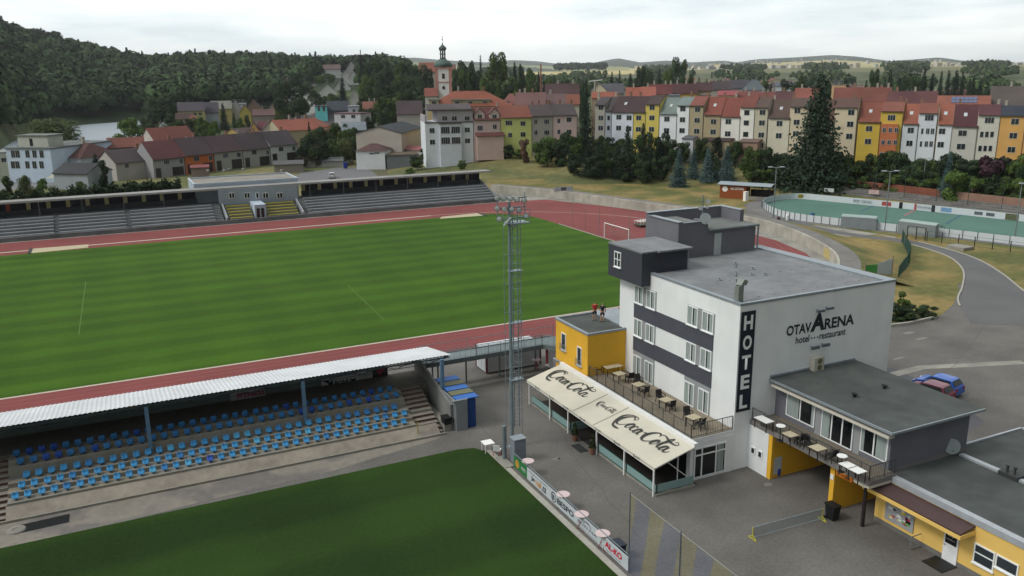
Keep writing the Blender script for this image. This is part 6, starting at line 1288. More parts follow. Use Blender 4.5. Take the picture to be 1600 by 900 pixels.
def rowhouse(F, x0, x1, ey, ry, wall, roof, label, wins=(), depth=9.5, ridge=None, chim=(), ww=1.5, wh=1.35, zb=None, tall_ridge=None, group='terraced houses in the long row', gable=True, n=2, base=None, cat='house', skl=(), eav_over=.25, nm='terraced_house'):
    s0, ze = F.hit(x0, ey); s1, _ = F.hit(x1, ey)
    xm = (x0+x1)/2; _, ze = F.hit(xm, ey); _, zr = F.hit(xm, ry, depth/2)
    c = F.pt((s0+s1)/2, depth/2, 0); z0 = tz(c[0], c[1])-1 if zb is None else zb; zl = max(z0+1, 0)
    t = thing(nm, label, cat, (*F.pt((s0+s1)/2, 0, 0)[:2], z0), group)
    if group is None and 'group' in t: del t['group']
    mb = MB(); fbox(mb, F, s0, s1, 0, depth, z0, ze)
    for s in (s0, s1): mb.add([F.pt(s, 0, ze), F.pt(s, depth, ze), F.pt(s, depth/2, zr-.08)], [(0, 1, 2)])
    mb.build('wall', wallm_(wall), t)
    m_ = MB(); e = eav_over; k = (zr-ze)/(depth/2); th = .16
    for sg, b0 in ((1, -e), (-1, depth+e)):
        zz = ze-k*e; P_ = [F.pt(s0, b0, zz), F.pt(s1, b0, zz), F.pt(s1, depth/2, zr), F.pt(s0, depth/2, zr)]; m_.ext(P_, (0, 0, th))
    ro = m_.build('roof', tilem(roof), t)
    m_ = MB(); fbox(m_, F, s0, s1, -e-.1, -e, ze-k*e-.05, ze-k*e+.1); m_.build('gutter', EAVE, ro)
    m_ = MB(); fbox(m_, F, s1-.12, s1-.02, -.1, -.01, z0, ze-.1); m_.build('downpipe', EAVE, t)
    for (px, ys) in wins:
        w2 = ww; h2 = wh; nn = n
        if isinstance(px, tuple): px, w2, nn = px
        s, _ = F.hit(px, ys[0])
        for y in ys: _, z = F.hit(px, y); win(F, t, s, z, w2, h2, n=nn)
    for (px, w_) in chim: s, _ = F.hit(px, ry, depth/2); chimney(F, ro, s, depth/2+.4, zr, 1.2, CHW if w_ else CHM)
    for (px, y) in skl:
        s, _ = F.hit(px, (ey+ry)/2); b = depth*.25; zz = ze+k*b+th; mb2 = MB(); mb2.ext([F.pt(s-.35, b-.4, zz-k*.4+.03), F.pt(s+.35, b-.4, zz-k*.4+.03), F.pt(s+.35, b+.4, zz+k*.4+.03), F.pt(s-.35, b+.4, zz+k*.4+.03)], (0, 0, .05)); mb2.build('skylight', M('skylight', '#b7bcc0', .2, .1, 5), ro)
    return t, s0, s1, ze, zr
# ---- the long row on the right: facades face the rink
F2 = Fac(G(930, 244, 4), G(1600, 268, 4)); RR = '#75493c'
R2 = [ # x0,x1,eave,ridge,wall,roof,label,wins,chims
 (930,946,164,152,'#8f8c82','#4d4648','tall narrow grey beige house at the left end of the row beside the dark spruce',[(939,[168,184,200])],[(935,1)]),
 (946,956,173,152,'#8b929b','#4d4648','very narrow blue grey house between the grey beige and the first white house',[((951,.9,1),[184,200])],[]),
 (956,990,175,151,'#b9c1ca','#4f3a3d','wide bluish white house with dark maroon roof, left of the first yellow one',[(967,[183,200]),(983,[184,201])],[(962,1),(985,0)]),
 (990,1009,175,151,'#b3a24a','#4f3a3d','low half of the yellow house with maroon roof beside the white one',[(998,[184,202])],[(1000,0)]),
 (1009,1031,163,150,'#b7a546','#4b3a3a','tall yellow house with three windows above each other and maroon roof',[(1019,[168,184,202])],[]),
 (1031,1058,178,154,'#c3c6c9','#70807a','white house with grey green metal roof and skylight',[(1042,[186,204])],[(1036,0)]),
 (1058,1078,165,152,'#c6c9ca','#71827f','tall white house with flat looking grey green roof',[(1067,[170,187,204])],[]),
 (1078,1100,165,151,'#968a6c','#8a4b3b','tall olive beige house with small red roof next to the tall white one',[(1090,[171,188,205]),((1088,.9,2),[222])],[(1080,0)]),
 (1100,1127,179,152,'#978a6b','#8b4533','low olive beige house with bright red roof',[(1115,[190,206])],[(1105,0)]),
 (1127,1157,182,153,'#c8c6bd','#874333','low white house with wide red roof left of the tall shuttered one',[((1138,1.5,2),[190,209])],[(1132,0),(1150,1)]),
 (1157,1180,168,151,'#c9c8be','#7f4032','tall white house with closed pale shutters',[((1167,1.4,1),[176,192,210])],[(1170,1)]),
 (1180,1201,168,153,'#a8a38c','#5f4a42','tall beige grey house with dark windows and brown roof',[(1191.5,[175.6,192,211]),((1190,1.0,2),[227])],[(1196,0)]),
 (1201,1235,184,157,'#b9b3a0','#5d4840','low cream house with dark brown roof left of the tall cream one',[((1218,1.5,2),[193,212])],[(1210,1)]),
 (1235,1263,167,154,'#b8ab90','#5d4840','tall cream house just left of the big spruce',[(1246,[173,191,209]),((1243,1,2),[228])],[(1240,0)]),
 (1263,1305,185,156,'#b5a88e','#6a4a40','low cream house mostly hidden behind the big spruce',[(1285,[194,212])],[]),
 (1305,1341,168,154,'#b9ac90','#6a4a40','tall cream house just right of the big spruce',[((1330,1.5,2),[175.6,194,213])],[(1335,0)]),
 (1341,1377,190,160,'#b89d30','#8c4a36','low saturated yellow house with orange red roof',[((1358,1.5,2),[201,221])],[(1345,0)]),
 (1377,1412,174,160,'#b49a34','#874a38','tall yellow house with an orange painted middle',[((1393,1.7,3),[184])],[(1407,0)]),
 (1411,1436,193,163,'#b4b9bd','#9a5238','low white house with orange roof right of the orange painted one',[((1423,1.4,2),[203.6,224])],[(1416,0)]),
 (1436,1466,177,162,'#b7bcc2','#8c4c39','tall white house with three slim windows per floor and orange roof',[((1452,1.9,3),[184]),((1441,.55,1),[205,225]),((1449.5,.8,2),[205,225]),((1457,.8,2),[205,225])],[(1440,0)]),
 (1466,1489,194,163,'#bcc0c4','#9e5439','narrow low white house with bright orange roof strip',[((1472,1.4,2),[205,226])],[]),
 (1489,1529,197,164,'#a9a7a0','#5d3038','low pale grey house with maroon roof near the right end',[((1504,1.8,2),[208,229]),((1499,1.0,2),[247])],[(1500,0)]),
 (1529,1564,180,164,'#b0aea2','#5f333a','tall pale grey house with bay of three small windows and maroon roof',[((1546,1.9,3),[188]),((1534,.8,1),[210,232]),((1542,.8,1),[210,232]),((1550,.8,1),[210,232])],[(1560,1)]),
 (1564,1604,181,166,'#b98c48','#343b4a','tall orange yellow house with dark blue roof and red flower boxes at the right edge',[((1586,1.6,2),[190,212,234])],[(1572,1)]),
 (1604,1660,184,166,'#b98a4a','#6a4a40','orange beige house cut by the right edge of the row',[((1630,1.5,2),[194,216])],[]),
]
hs = {}
for i, (x0, x1, e, r, wc, rc, lb_, wn, chs) in enumerate(R2):
    hs[i] = rowhouse(F2, x0, x1, e, r, wc, rc, lb_, wn, chim=chs, depth=10, n=2, skl=((( (x0+x1)/2, 0),) if i in (2, 5, 8, 12, 16, 18, 20, 21) else ()))
t, s0, s1, ze, zr = hs[17]; mb = MB(); _, z1 = F2.hit(1393, 193.5); _, z0 = F2.hit(1393, 262); a, _ = F2.hit(1377, 200); b, _ = F2.hit(1405, 200); fbox(mb, F2, a, b-.3, -.9, -.001, z0, z1); bay = mb.build('orange_bay', wallm_('#a85f36'), t)
for px in (1382, 1391.5, 1401):
    for y in (203, 222, 241): s, _ = F2.hit(px, 203); _, z = F2.hit(px, y); win(F2, bay, s, z, .85, 1.15, off=-.9, n=2)
# small annexes and back porches in front of the row
def shed(label, px0, px1, yt, yb, D, roofc, wallc, dep=4, z0=None, nm='garden_shed', cat='shed', flat=True):
    if D is None:
        sa = F2.hit(px0, yt, -4.5)[0]; sb = F2.hit(px1, yt, -4.5)[0]; a = F2.pt(sa, -4.5, 0); b = F2.pt(sb, -4.5, 0)
    else: a = at(px0, D); b = at(px1, D)
    F = Fac(a, b); s0, zt_ = F.hit(px0, yt); s1, _ = F.hit(px1, yt); zb_ = tz(*a[:2])-.5
    t = thing(nm, label, cat, (a[0], a[1], zb_)); mb = MB(); fbox(mb, F, s0, s1, 0, dep, zb_, zt_); mb.build('wall', wallm_(wallc), t)
    mb = MB(); mb.ext([F.pt(s0-.2, -.25, zt_+.0), F.pt(s1+.2, -.25, zt_), F.pt(s1+.2, dep+.2, zt_+.5), F.pt(s0-.2, dep+.2, zt_+.5)], (0, 0, .14)); mb.build('roof', tilem(roofc), t)
    return t, F, s0, s1, zb_, zt_
shed('brown roofed low annex in front of the olive beige houses', 1094, 1140, 220, 232, None, '#4b3a3a', '#8f8265', 5)
shed('pinkish brown annex in front of the tall shuttered white house', 1155, 1184, 222, 236, None, '#7d6258', '#8a6f62', 5)
shed('small grey roofed white shed in front of the white green roofed house', 1066, 1083, 217, 232, None, '#6a6b70', '#a9adb0', 4)
# ---- left part of the row: big white house, pink, lime, grey, pink
F1 = Fac(G(648, 247, 4), G(905, 239, 4))
rowhouse(F1, 740, 782, 187, 168, '#b19c97', '#6b3a38', 'pink house with two gabled dormers and a red porch roof beside the big white one', [((750,1.6,3),[200]),((773,1.2,2),[198]),((758,1.3,2),[217]),((777,1.3,2),[216])], chim=[(778,1)], group='houses in the left part of the row')
for px in (750, 773):
    tt = [o for o in S.objects if o.name.startswith('terraced_house') and o.parent is None][-1]; s, z = F1.hit(px, 186); mb = MB(); fbox(mb, F1, s-1.4, s+1.4, .3, 3.5, z-.4, z+1.5); mb.add([F1.pt(s-1.4, .3, z+1.5), F1.pt(s+1.4, .3, z+1.5), F1.pt(s, .3, z+2.9)], [(0, 1, 2)]); d_ = mb.build('dormer', wallm_('#b19c97'), tt)
    mb = MB(); mb.ext([F1.pt(s-1.6, 0, z+1.35), F1.pt(s-1.6, 4, z+1.35), F1.pt(s, 4, z+3.0), F1.pt(s, 0, z+3.0)], (0, 0, .12)); mb.ext([F1.pt(s+1.6, 0, z+1.35), F1.pt(s+1.6, 4, z+1.35), F1.pt(s, 4, z+3.0), F1.pt(s, 0, z+3.0)], (0, 0, .12)); mb.build('dormer_roof', tilem('#6b3a38'), d_); win(F1, d_, s, z+.7, 1.3, 1.1, off=.3)
s0, z = F1.hit(742, 211); s1, _ = F1.hit(787, 211); mb = MB(); mb.ext([F1.pt(s0, -2.2, z-.3), F1.pt(s1, -2.2, z-.3), F1.pt(s1, 0, z+.5), F1.pt(s0, 0, z+.5)], (0, 0, .14)); mb.build('porch_roof', tilem('#6b3a38'), tt); mb = MB(); fbox(mb, F1, s0+.3, s1-.4, -1.9, -.002, 3, z-.2); mb.build('porch_wall', wallm_('#ad958c'), tt)
rowhouse(F1, 782, 831, 183.5, 166, '#b0b568', '#8c4a36', 'lime green house with balcony and orange red roof', [((795,2.0,3),[192]),((817,1.5,2),[193,210]),((797,1.2,2),[211]),((816,1.2,2),[226])], chim=[(832,0)], group='houses in the left part of the row', n=2)
rowhouse(F1, 831, 864, 181, 164, '#8f8a80', '#5b4d4e', 'grey beige house with dark grey roof between lime green and pink ones', [((837,1.0,2),[190,207]),((854,1.5,3),[190,207])], chim=[(842,0),(858,0)], group='houses in the left part of the row')
rowhouse(F1, 864, 902, 180, 163, '#b39c98', '#54494b', 'pale pink house with dark grey roof left of the dark spruce', [((873,.9,2),[189,206]),((889,1.5,2),[187,206])], chim=[(875,0),(893,0)], group='houses in the left part of the row')
# big white three storey house
bw = thing('apartment_house', 'big white house with grey attic storey and glazed bays left of the pink house', 'house', (*F1.pt(0, 0, 0)[:2], 3))
s0, ze = F1.hit(664, 192); s1, _ = F1.hit(739, 191); mb = MB(); fbox(mb, F1, s0, s1, 0, 13, 1, ze); mb.build('wall', wallm_('#b8bcc2'), bw)
_, za = F1.hit(700, 173, .3); mb = MB(); fbox(mb, F1, s0+3.5, s1, .25, 12.5, ze+.001, za); fbox(mb, F1, s0, s0+.4, .2, 12.5, ze+.001, za-1.2); mb.build('attic_wall', wallm_('#8d898d'), bw)
mb = MB(); fbox(mb, F1, s0+1, s1+.2, -.1, 12.9, za, za+.3); mb.ext([F1.pt(s0+1, 1.5, za+.3), F1.pt(s1, 1.5, za+.3), F1.pt(s1, 6.5, za+1.6), F1.pt(s0+1, 6.5, za+1.6)], (0, 0, .1)); mb.build('roof', tilem('#5a5054'), bw); mb = MB(); fbox(mb, F1, s0-.1, s1+.1, -.12, -.001, ze-.15, ze+.15); mb.build('cornice', EAVE, bw)
for (px, ys, w_, n_) in ((675, (204, 222), 1.5, 2), (730, (203, 220), 1.5, 2), (695, (181, 186), 0, 0)):
    if w_:
        for y in ys: s, _ = F1.hit(px, ys[0]); _, z = F1.hit(px, y); win(F1, bw, s, z, w_, 1.4, n=n_)
for px in (695, 710, 730): s, z = F1.hit(px, 185); win(F1, bw, s, z, 1.5, 1.3, off=.25)
s, z = F1.hit(703, 205); mb = MB(); fbox(mb, F1, s-3, s+3, -1.2, -.001, 1, z+2.1); bb = mb.build('bay', wallm_('#b3b8c0'), bw); mb = MB(); fbox(mb, F1, s-3.2, s+3.2, -1.5, -.002, z+2.1, z+2.35); mb.build('bay_roof', tilem('#5a5054'), bw)
for dz in (0, -2.9): win(F1, bb, s-1.45, z+.4+dz, 2.5, 1.9, off=-1.2, n=4); win(F1, bb, s+1.45, z+.4+dz, 2.5, 1.9, off=-1.2, n=4)

# ---- generic house seen over others: simple gable roof and visible front
def back(px0, px1, ey, ry, D, wall, roof, label, dep=10, D1=None, wins=(), kind='par', chim=(), ww=1.2, wh=1.2, group=None, yb=None, nm='house', cat='house', skl=False):
    a = at(px0, D); b = at(px1, D1 or D); F = Fac(a, b); s0 = F.hit(px0, ey)[0]; s1 = F.hit(px1, ey)[0]; xm = (px0+px1)/2; ze = F.hit(xm, ey)[1]
    cx = F.pt((s0+s1)/2, dep/2, 0); z0 = min(tz(*a), tz(*b), tz(cx[0], cx[1]))-1
    z0 = min(z0, ze-3.5)
    t = thing(nm, label, cat, (*F.pt((s0+s1)/2, 0, 0)[:2], z0), group); mb = MB(); fbox(mb, F, s0, s1, 0, dep, z0, ze); m_ = MB(); e = .35
    if kind == 'par':
        zr = F.hit(xm, ry, dep/2)[1]; k = (zr-ze)/(dep/2)
        for s in (s0, s1): mb.add([F.pt(s, 0, ze), F.pt(s, dep, ze), F.pt(s, dep/2, zr-.05)], [(0, 1, 2)])
        for b0 in (-e, dep+e): m_.ext([F.pt(s0-.2, b0, ze-k*e), F.pt(s1+.2, b0, ze-k*e), F.pt(s1+.2, dep/2, zr), F.pt(s0-.2, dep/2, zr)], (0, 0, .15))
    elif kind == 'gab':
        zr = F.hit(xm, ry)[1]; sm = (s0+s1)/2; k = (zr-ze)/((s1-s0)/2)
        for bb_ in (0, dep): mb.add([F.pt(s0, bb_, ze), F.pt(s1, bb_, ze), F.pt(sm, bb_, zr-.05)], [(0, 1, 2)])
        for sa in (s0-e, s1+e): m_.ext([F.pt(sa, -.25, ze-k*e), F.pt(sa, dep+.25, ze-k*e), F.pt(sm, dep+.25, zr), F.pt(sm, -.25, zr)], (0, 0, .15))
    elif kind == 'hip':
        zr = F.hit(xm, ry, dep/2)[1]; i = min((s1-s0)*.4, dep/2); A_ = [F.pt(s0-e, -e, ze), F.pt(s1+e, -e, ze), F.pt(s1+e, dep+e, ze), F.pt(s0-e, dep+e, ze)]; r0 = F.pt(s0+i, dep/2, zr); r1 = F.pt(s1-i, dep/2, zr)
        m_.add(A_+[r0, r1], [(0, 1, 5, 4), (1, 2, 5), (2, 3, 4, 5), (3, 0, 4), (3, 2, 1, 0)])
    else:
        zr = ze; fbox(m_, F, s0-.2, s1+.2, -.2, dep+.2, ze, ze+.3)
    mb.build('wall', wallm_(wall), t); ro = m_.build('roof', tilem(roof), t)
    for (px, ys) in wins:
        for y in ys: s, z = F.hit(px, y); win(F, t, s, z, ww, wh)
    for (px, w_) in chim: s, z = F.hit(px, ry, dep/2); chimney(F, ro, s, dep/2, z, 1.3, CHW if w_ else CHM, .6)
    return t, F, s0, s1, ze, zr
B = back
# houses behind the long row
tH, FH, hs0, hs1, hze, hzr = B(668, 800, 166, 142, 262, '#a5966e', '#91492f', 'large building with long orange tiled roof and pale dormers below the church', 16, wins=[(678,[170])], kind='hip', chim=[(716,1),(755,0)], nm='large_building', cat='building')
for i, px in enumerate((678, 714, 735, 758)):
    s, z = FH.hit(px, 166); w_ = 1.5 if i != 2 else 3; mb = MB(); fbox(mb, FH, s-w_, s+w_, 1.2, 5, z, z+1.8); d_ = mb.build('dormer', wallm_('#8f8a6b'), tH); mb = MB(); fbox(mb, FH, s-w_-.3, s+w_+.3, .9, 5.5, z+1.8, z+2.0); mb.build('dormer_roof', tilem('#6b7a68'), d_); win(FH, d_, s, z+.9, 1.3, 1.2, off=1.2)
B(785, 812, 163, 146, 285, '#b3a890', '#8a5048', 'small cream house with reddish roof above the pink and lime houses', 9, wins=[(793,[160])], kind='hip', chim=[(812,1)])
B(806, 852, 166, 145, 262, '#a09080', '#7b5450', 'pinkish brown tiled roof behind the lime green house with yellow chimney', 12, chim=[(832,0),(820,1)])
B(852, 884, 168, 147, 268, '#98897a', '#705453', 'faded brown roof left of the dark spruce top', 11, chim=[(860,1)])
B(868, 905, 163, 148, 280, '#a8a295', '#8b4b35', 'orange brown roof with two white skylights behind the pink house', 10)
B(852, 905, 148, 131, 320, '#8a807a', '#4e3436', 'long dark maroon roof among the trees behind the row', 12, chim=[(872,1),(895,1)])
B(925, 965, 153, 144, 290, '#8c7a6a', '#97492f', 'thin strip of orange red roof right of the dark spruce top', 10)
B(924, 948, 142, 130, 330, '#b3ab92', '#55565c', 'cream gable with dark grey roof and a white antenna', 18, kind='gab')
B(935, 975, 146, 131, 330, '#8c8880', '#54545b', 'dark grey roof running back from the cream gable', 12)
B(978, 1002, 152, 137, 300, '#93857a', '#a04e38', 'bright orange red roof, left one of the pair behind the yellow house', 12, chim=[(990,1)])
B(1002, 1024, 151, 136, 300, '#93857a', '#a2503a', 'bright orange red roof, right one of the pair behind the yellow house', 12, chim=[(1012,1)])
B(1014, 1050, 147, 132, 325, '#94887c', '#6b2f30', 'dark red roof with white chimneys behind the orange pair', 12, chim=[(1022,1),(1040,1),(1048,1)])
B(1046, 1062, 150, 139, 300, '#7f8a92', '#5e6b74', 'small blue grey building behind the green roofed house', 10, kind='flat')
B(1050, 1090, 146, 131, 335, '#ad8f4a', '#552f31', 'dark maroon roof with ochre wall behind the tall olive house', 12, chim=[(1058,1),(1072,1),(1086,1)])
B(1084, 1112, 142, 129, 345, '#8f8878', '#4f3033', 'dark brown red roof with cream gable wall in the second row', 12, chim=[(1098,1),(1108,1)])
B(1094, 1110, 150, 141, 310, '#a89f80', '#6a4a42', 'small cream gable wall between the dark roofs', 8, kind='flat')
B(1122, 1152, 149, 142, 315, '#a39a7c', '#9c3f45', 'low bright pinkish red roof behind the red roofed white house', 10)
B(1110, 1142, 140, 127, 380, '#88817a', '#4d3f44', 'dark grey brown roof with white streaked edge in the old quarter', 12, chim=[(1118,1),(1130,1)])
B(1142, 1170, 138, 125, 400, '#8d8680', '#4b474e', 'dark slate roof right of the streaked one in the old quarter', 12, chim=[(1150,1)])
B(1160, 1196, 141, 124, 380, '#7a8288', '#58646b', 'blue grey hall roof among the old quarter roofs', 12, kind='hip')
B(1150, 1185, 154, 143, 320, '#a09886', '#84413a', 'brownish red roof with several white chimneys behind the shuttered house', 11, chim=[(1165,1),(1178,1)])
B(1185, 1215, 156, 144, 315, '#9d917e', '#7c3f38', 'brownish red roof with white gable chimney left of the orange gabled one', 11, chim=[(1192,1),(1207,1)])
B(1212, 1243, 158, 143, 312, '#9d917e', '#623a3c', 'dark plum red roof left of the pale gable', 11, chim=[(1225,0)])
B(1242, 1282, 157, 138, 305, '#b5a88c', '#9a5341', 'salmon orange roof with pale gable edge left of the big spruce top', 11, chim=[(1253,1),(1272,1)])
B(1302, 1392, 158, 137, 290, '#a89a80', '#7d4033', 'very long brick red roof with dark roof windows right of the big spruce', 13, chim=[(1335,0),(1371,1),(1388,1)])
B(1386, 1464, 162, 143, 285, '#9b8f7c', '#66393a', 'long dark red roof behind the tall white house with slim windows', 12, chim=[(1402,0),(1430,1)])
tS, FS, a0, a1, a2, a3 = B(1464, 1547, 164, 150, 280, '#a39376', '#97523a', 'orange roof carrying a field of blue solar panels', 11)
mb = MB(); k_ = (a3-a2)/5.5
for i in range(6):
    for j in range(2):
        s, _ = FS.hit(1490+i*6.6, 158); b = .8+j*1.9; z = a2+k_*b+.25; mb.ext([FS.pt(s-.6, b, z), FS.pt(s+.6, b, z), FS.pt(s+.6, b+1.7, z+1.7*k_), FS.pt(s-.6, b+1.7, z+1.7*k_)], (0, 0, .06))
mb.build('solar_panel', M('solar_panel', '#2f3c66', .2, .1, 2, spec=.7), tS, split=True)
B(1545, 1640, 166, 135, 285, '#a8996a', '#5b504b', 'very large grey brown roof with yellow gable at the right edge', 20, chim=[(1580,1)], nm='large_building', cat='building')
B(1300, 1322, 133, 122, 420, '#b3936e', '#8a7a6a', 'peach coloured flat roofed block right of the big spruce top', 12, kind='flat', wins=[(1306,[127,131]),(1315,[127,131])], nm='block_of_flats', cat='building')
B(1335, 1352, 137, 123, 430, '#a18455', '#7a6a50', 'ochre flat roofed tower block farther behind the long brick red roof', 12, kind='flat', nm='block_of_flats', cat='building')
B(1400, 1425, 142, 137, 520, '#b5bac0', '#b5bac0', 'long white flat industrial hall behind the pines on the right', 30, kind='flat', nm='hall', cat='building')
B(1240, 1275, 133, 128, 560, '#7e848c', '#353a44', 'dark blue roofed shed row left of the peach block', 14, nm='hall', cat='building')
B(1212, 1240, 135, 129, 560, '#9aa0a6', '#565c66', 'grey hall far behind the salmon roof', 14, nm='hall', cat='building')
# scattered roofs of the farther town, several dozen, each its own small house
q = random.Random(21); FRC = ['#6f4644', '#5b3f40', '#7d4a3e', '#5b5558', '#8a5546', '#66494a', '#94604e']; FWC = ['#a79f92', '#b5b1a8', '#a89a7a', '#9c9890']
RN = {'#6f4644': 'dull red', '#5b3f40': 'dark maroon', '#7d4a3e': 'brick red', '#5b5558': 'slate grey', '#8a5546': 'pale red', '#66494a': 'plum brown', '#94604e': 'faded orange'}
zones = [(815, 905, 118, 130, 5), (1060, 1250, 122, 139, 20), (1070, 1300, 117, 124, 16), (1250, 1310, 126, 136, 4), (760, 800, 110, 114, 2), (910, 985, 124, 130, 4), (1330, 1540, 124, 137, 17), (300, 440, 158, 174, 9), (440, 556, 148, 166, 8), (980, 1060, 122, 130, 6)]
fc = {}
cnt = 0
for (xa, xb, ya, yb, n) in zones:
    xs = sorted(q.uniform(xa, xb) for _ in range(n))
    for i, x in enumerate(xs):
        y = q.uniform(ya, yb); D = (430+(140-y)*26 if y < 140 else 430-(y-140)*4)+q.uniform(-20, 20); rc = q.choice(FRC); w_ = q.uniform(9, 17)/D*CF/2; h = q.uniform(3, 4.5)/D*CF
        zg = tz(*at(x, D)); py = None
        # eave four metres above the ground there
        d1 = (zg+3.8-CH)/D; d2 = (zg+7.6-CH)/D
        def yof(sl):
            lo, hi = 60, 400
            for _ in range(25):
                m_ = (lo+hi)/2; d = ray(x, m_); s_ = d[2]/math.hypot(d[0], d[1]); lo, hi = (m_, hi) if s_ > sl else (lo, m_)
            return lo
        ey, ry = yof(d1), yof(d2); cnt += 1; key = (xa, rc); fc[key] = fc.get(key, 0)+1
        where = {815: 'on the rise behind the maroon roof', 1060: 'in the old quarter behind the long row', 1070: 'at the far edge of the old quarter', 1250: 'left of the peach block', 760: 'beside the big round tree on the skyline', 910: 'behind the grey antenna roof', 1330: 'under the right skyline pines', 300: 'in the upper gardens on the left', 440: 'on the slope round the turquoise house', 980: 'right of the antenna roof'}[xa]
        B(x-w_, x+w_, ey, ry, D, q.choice(FWC), rc, '%s %s roof %s, counted from the left' % (ORD[fc[key]-1], RN[rc], where), q.uniform(8, 12), D1=D+q.uniform(-6, 6), kind=q.choice(['par', 'par', 'hip', 'gab']), chim=[(x+q.uniform(-w_*.5, w_*.5), 1)], group='small far houses')
# ---- church
cx, cy = at(692, 330); zc = tz(cx, cy)
ch_ = thing('church', 'white and pink church tower with green copper onion domes above the town', 'church', (cx, cy, zc)); FCh = Fac(at(680.5, 330), at(705, 330)); s0 = FCh.hit(680.5, 120)[0]; s1 = FCh.hit(705, 120)[0]; zt2 = FCh.hit(692, 107)[1]; z1_ = FCh.hit(692, 150)[1]
CWH = wallm_('#c4c4c2'); CPK = wallm_('#a3746c'); COP = M('green_copper', '#4c5f58', .6, .15, 2)
mb = MB(); fbox(mb, FCh, s0, s1, 0, s1-s0, zc-1, zt2); mb.build('tower_wall', CWH, ch_); sw = (s1-s0)
mb = MB()
for a, b in ((s0-.12, s0+sw*.16), (s1-sw*.16, s1+.12)): fbox(mb, FCh, a, b, -.12, sw+.12, zc-1, zt2-.02)
mb.build('corner_strip', CPK, ch_, split=True); mb = MB(); zm = FCh.hit(692, 128)[1]; fbox(mb, FCh, s0-.2, s1+.2, -.2, sw+.2, zm-.15, zm+.15); fbox(mb, FCh, s0-.35, s1+.35, -.35, sw+.35, zt2, zt2+.5); mb.build('cornice', CPK, ch_, split=True)
s = (s0+s1)/2; win(FCh, ch_, s, FCh.hit(692, 119)[1], 1.1, 1.9, off=-.01, n=1, frame=CPK); mb = MB(); pz = FCh.hit(692, 137)[1]; vs = [FCh.pt(s+.5*math.cos(a), -.16, pz+.7*math.sin(a)) for a in np.linspace(0, 2*math.pi, 13)[:-1]]; mb.add(vs, [tuple(range(12))]); mb.build('oval_window', BLACK, ch_)
cc = FCh.pt(s, sw/2, zt2+.5); zz = lambda y: FCh.hit(692, y, sw/2)[1]-zt2-.5; r_ = sw*.55
mb = MB(); mb.lathe(cc, [(r_*1.02, 0), (r_*1.1, zz(104.5)), (r_*1.05, zz(100)), (r_*.85, zz(96)), (r_*.5, zz(93.5)), (r_*.36, zz(92))], 16); mb.build('dome', COP, ch_, smooth=True)
mb = MB()
for k in range(6): a = k*math.pi/3; mb.bar((cc[0]+r_*.28*math.cos(a), cc[1]+r_*.28*math.sin(a), cc[2]+zz(92.2)), (cc[0]+r_*.28*math.cos(a), cc[1]+r_*.28*math.sin(a), cc[2]+zz(79)), .3)
mb.lathe((cc[0], cc[1], cc[2]+zz(92.2)), [(r_*.36, 0), (r_*.36, .5)], 10); mb.lathe((cc[0], cc[1], cc[2]+zz(85.6)), [(r_*.36, 0), (r_*.36, .4)], 10); mb.build('lantern', COP, ch_)
mb = MB(); mb.lathe((cc[0], cc[1], cc[2]+zz(79)), [(r_*.38, 0), (r_*.42, .2), (r_*.46, 1.0), (r_*.3, zz(72.5)-zz(79)), (r_*.1, zz(70)-zz(79)), (.06, zz(66)-zz(79)), (.05, zz(60)-zz(79))], 12); mb.lathe((cc[0], cc[1], cc[2]+zz(62)), [(.05, -.3), (.35, 0), (.05, .35)], 8); mb.build('spire', COP, ch_, smooth=True)
mb = MB(); zx = cc[2]+zz(58); mb.bar((cc[0], cc[1], zx-1.2), (cc[0], cc[1], zx+.7), .12); mb.bar((cc[0]-.5, cc[1], zx), (cc[0]+.5, cc[1], zx), .12); mb.build('cross', M('gilt_cross', '#6a5c34', .4, metal=.5), ch_)
fbn = MB(); t2 = B(664, 684, 150, 138, 325, '#a9a5a0', '#8a4536', 'red roofed church nave beside the church tower', 12)
B(770, 792, 122, 105, 420, '#a8a090', '#8d5244', 'cream villa with red hip roof right of the church on the wooded rise', 12, kind='hip', wins=[(774,[116,121]),(782,[116,121]),(790,[116,121])])
B(655, 682, 112, 98, 520, '#9a9288', '#95513c', 'orange roof peeping from the trees left of the church dome', 12, kind='par')
B(700, 712, 112, 101, 480, '#a3988c', '#7c5048', 'reddish house partly hidden behind the church dome', 10)
# ---- left front row with the orange house
FL = Fac(G(225, 281, -.05), G(466, 253, -.05))
LR = [(238, 288, 247, 219, '#87868a', '#6d3b40', 'grey terraced house with red roof left of the orange one', [((260,1.7,3),[253]),((283,1.1,2),[252])], [(265, 0)]),
      (288, 334, 241, 214, '#b05a26', '#54434a', 'bright orange terraced house with brown roof behind the far stand', [((307,1.8,2),[248]),((329,1.3,2),[247])], [(304, 0)]),
      (334, 379, 236, 211, '#8d8c89', '#553f44', 'grey beige terraced house right of the orange one', [((352,1.8,3),[243]),((373,1.4,2),[242])], [(354, 0)]),
      (379, 422, 232, 207, '#8f8f8e', '#4c4046', 'grey terraced house with dark roof between beige and white ones', [((397,1.8,2),[238]),((418,1.0,2),[238])], [(397, 0)]),
      (422, 465, 226, 204, '#adb1b3', '#4f454c', 'white terraced house at the right end of the short row', [((439,1.8,2),[233]),((459,1.3,2),[232])], [(440, 0)])]
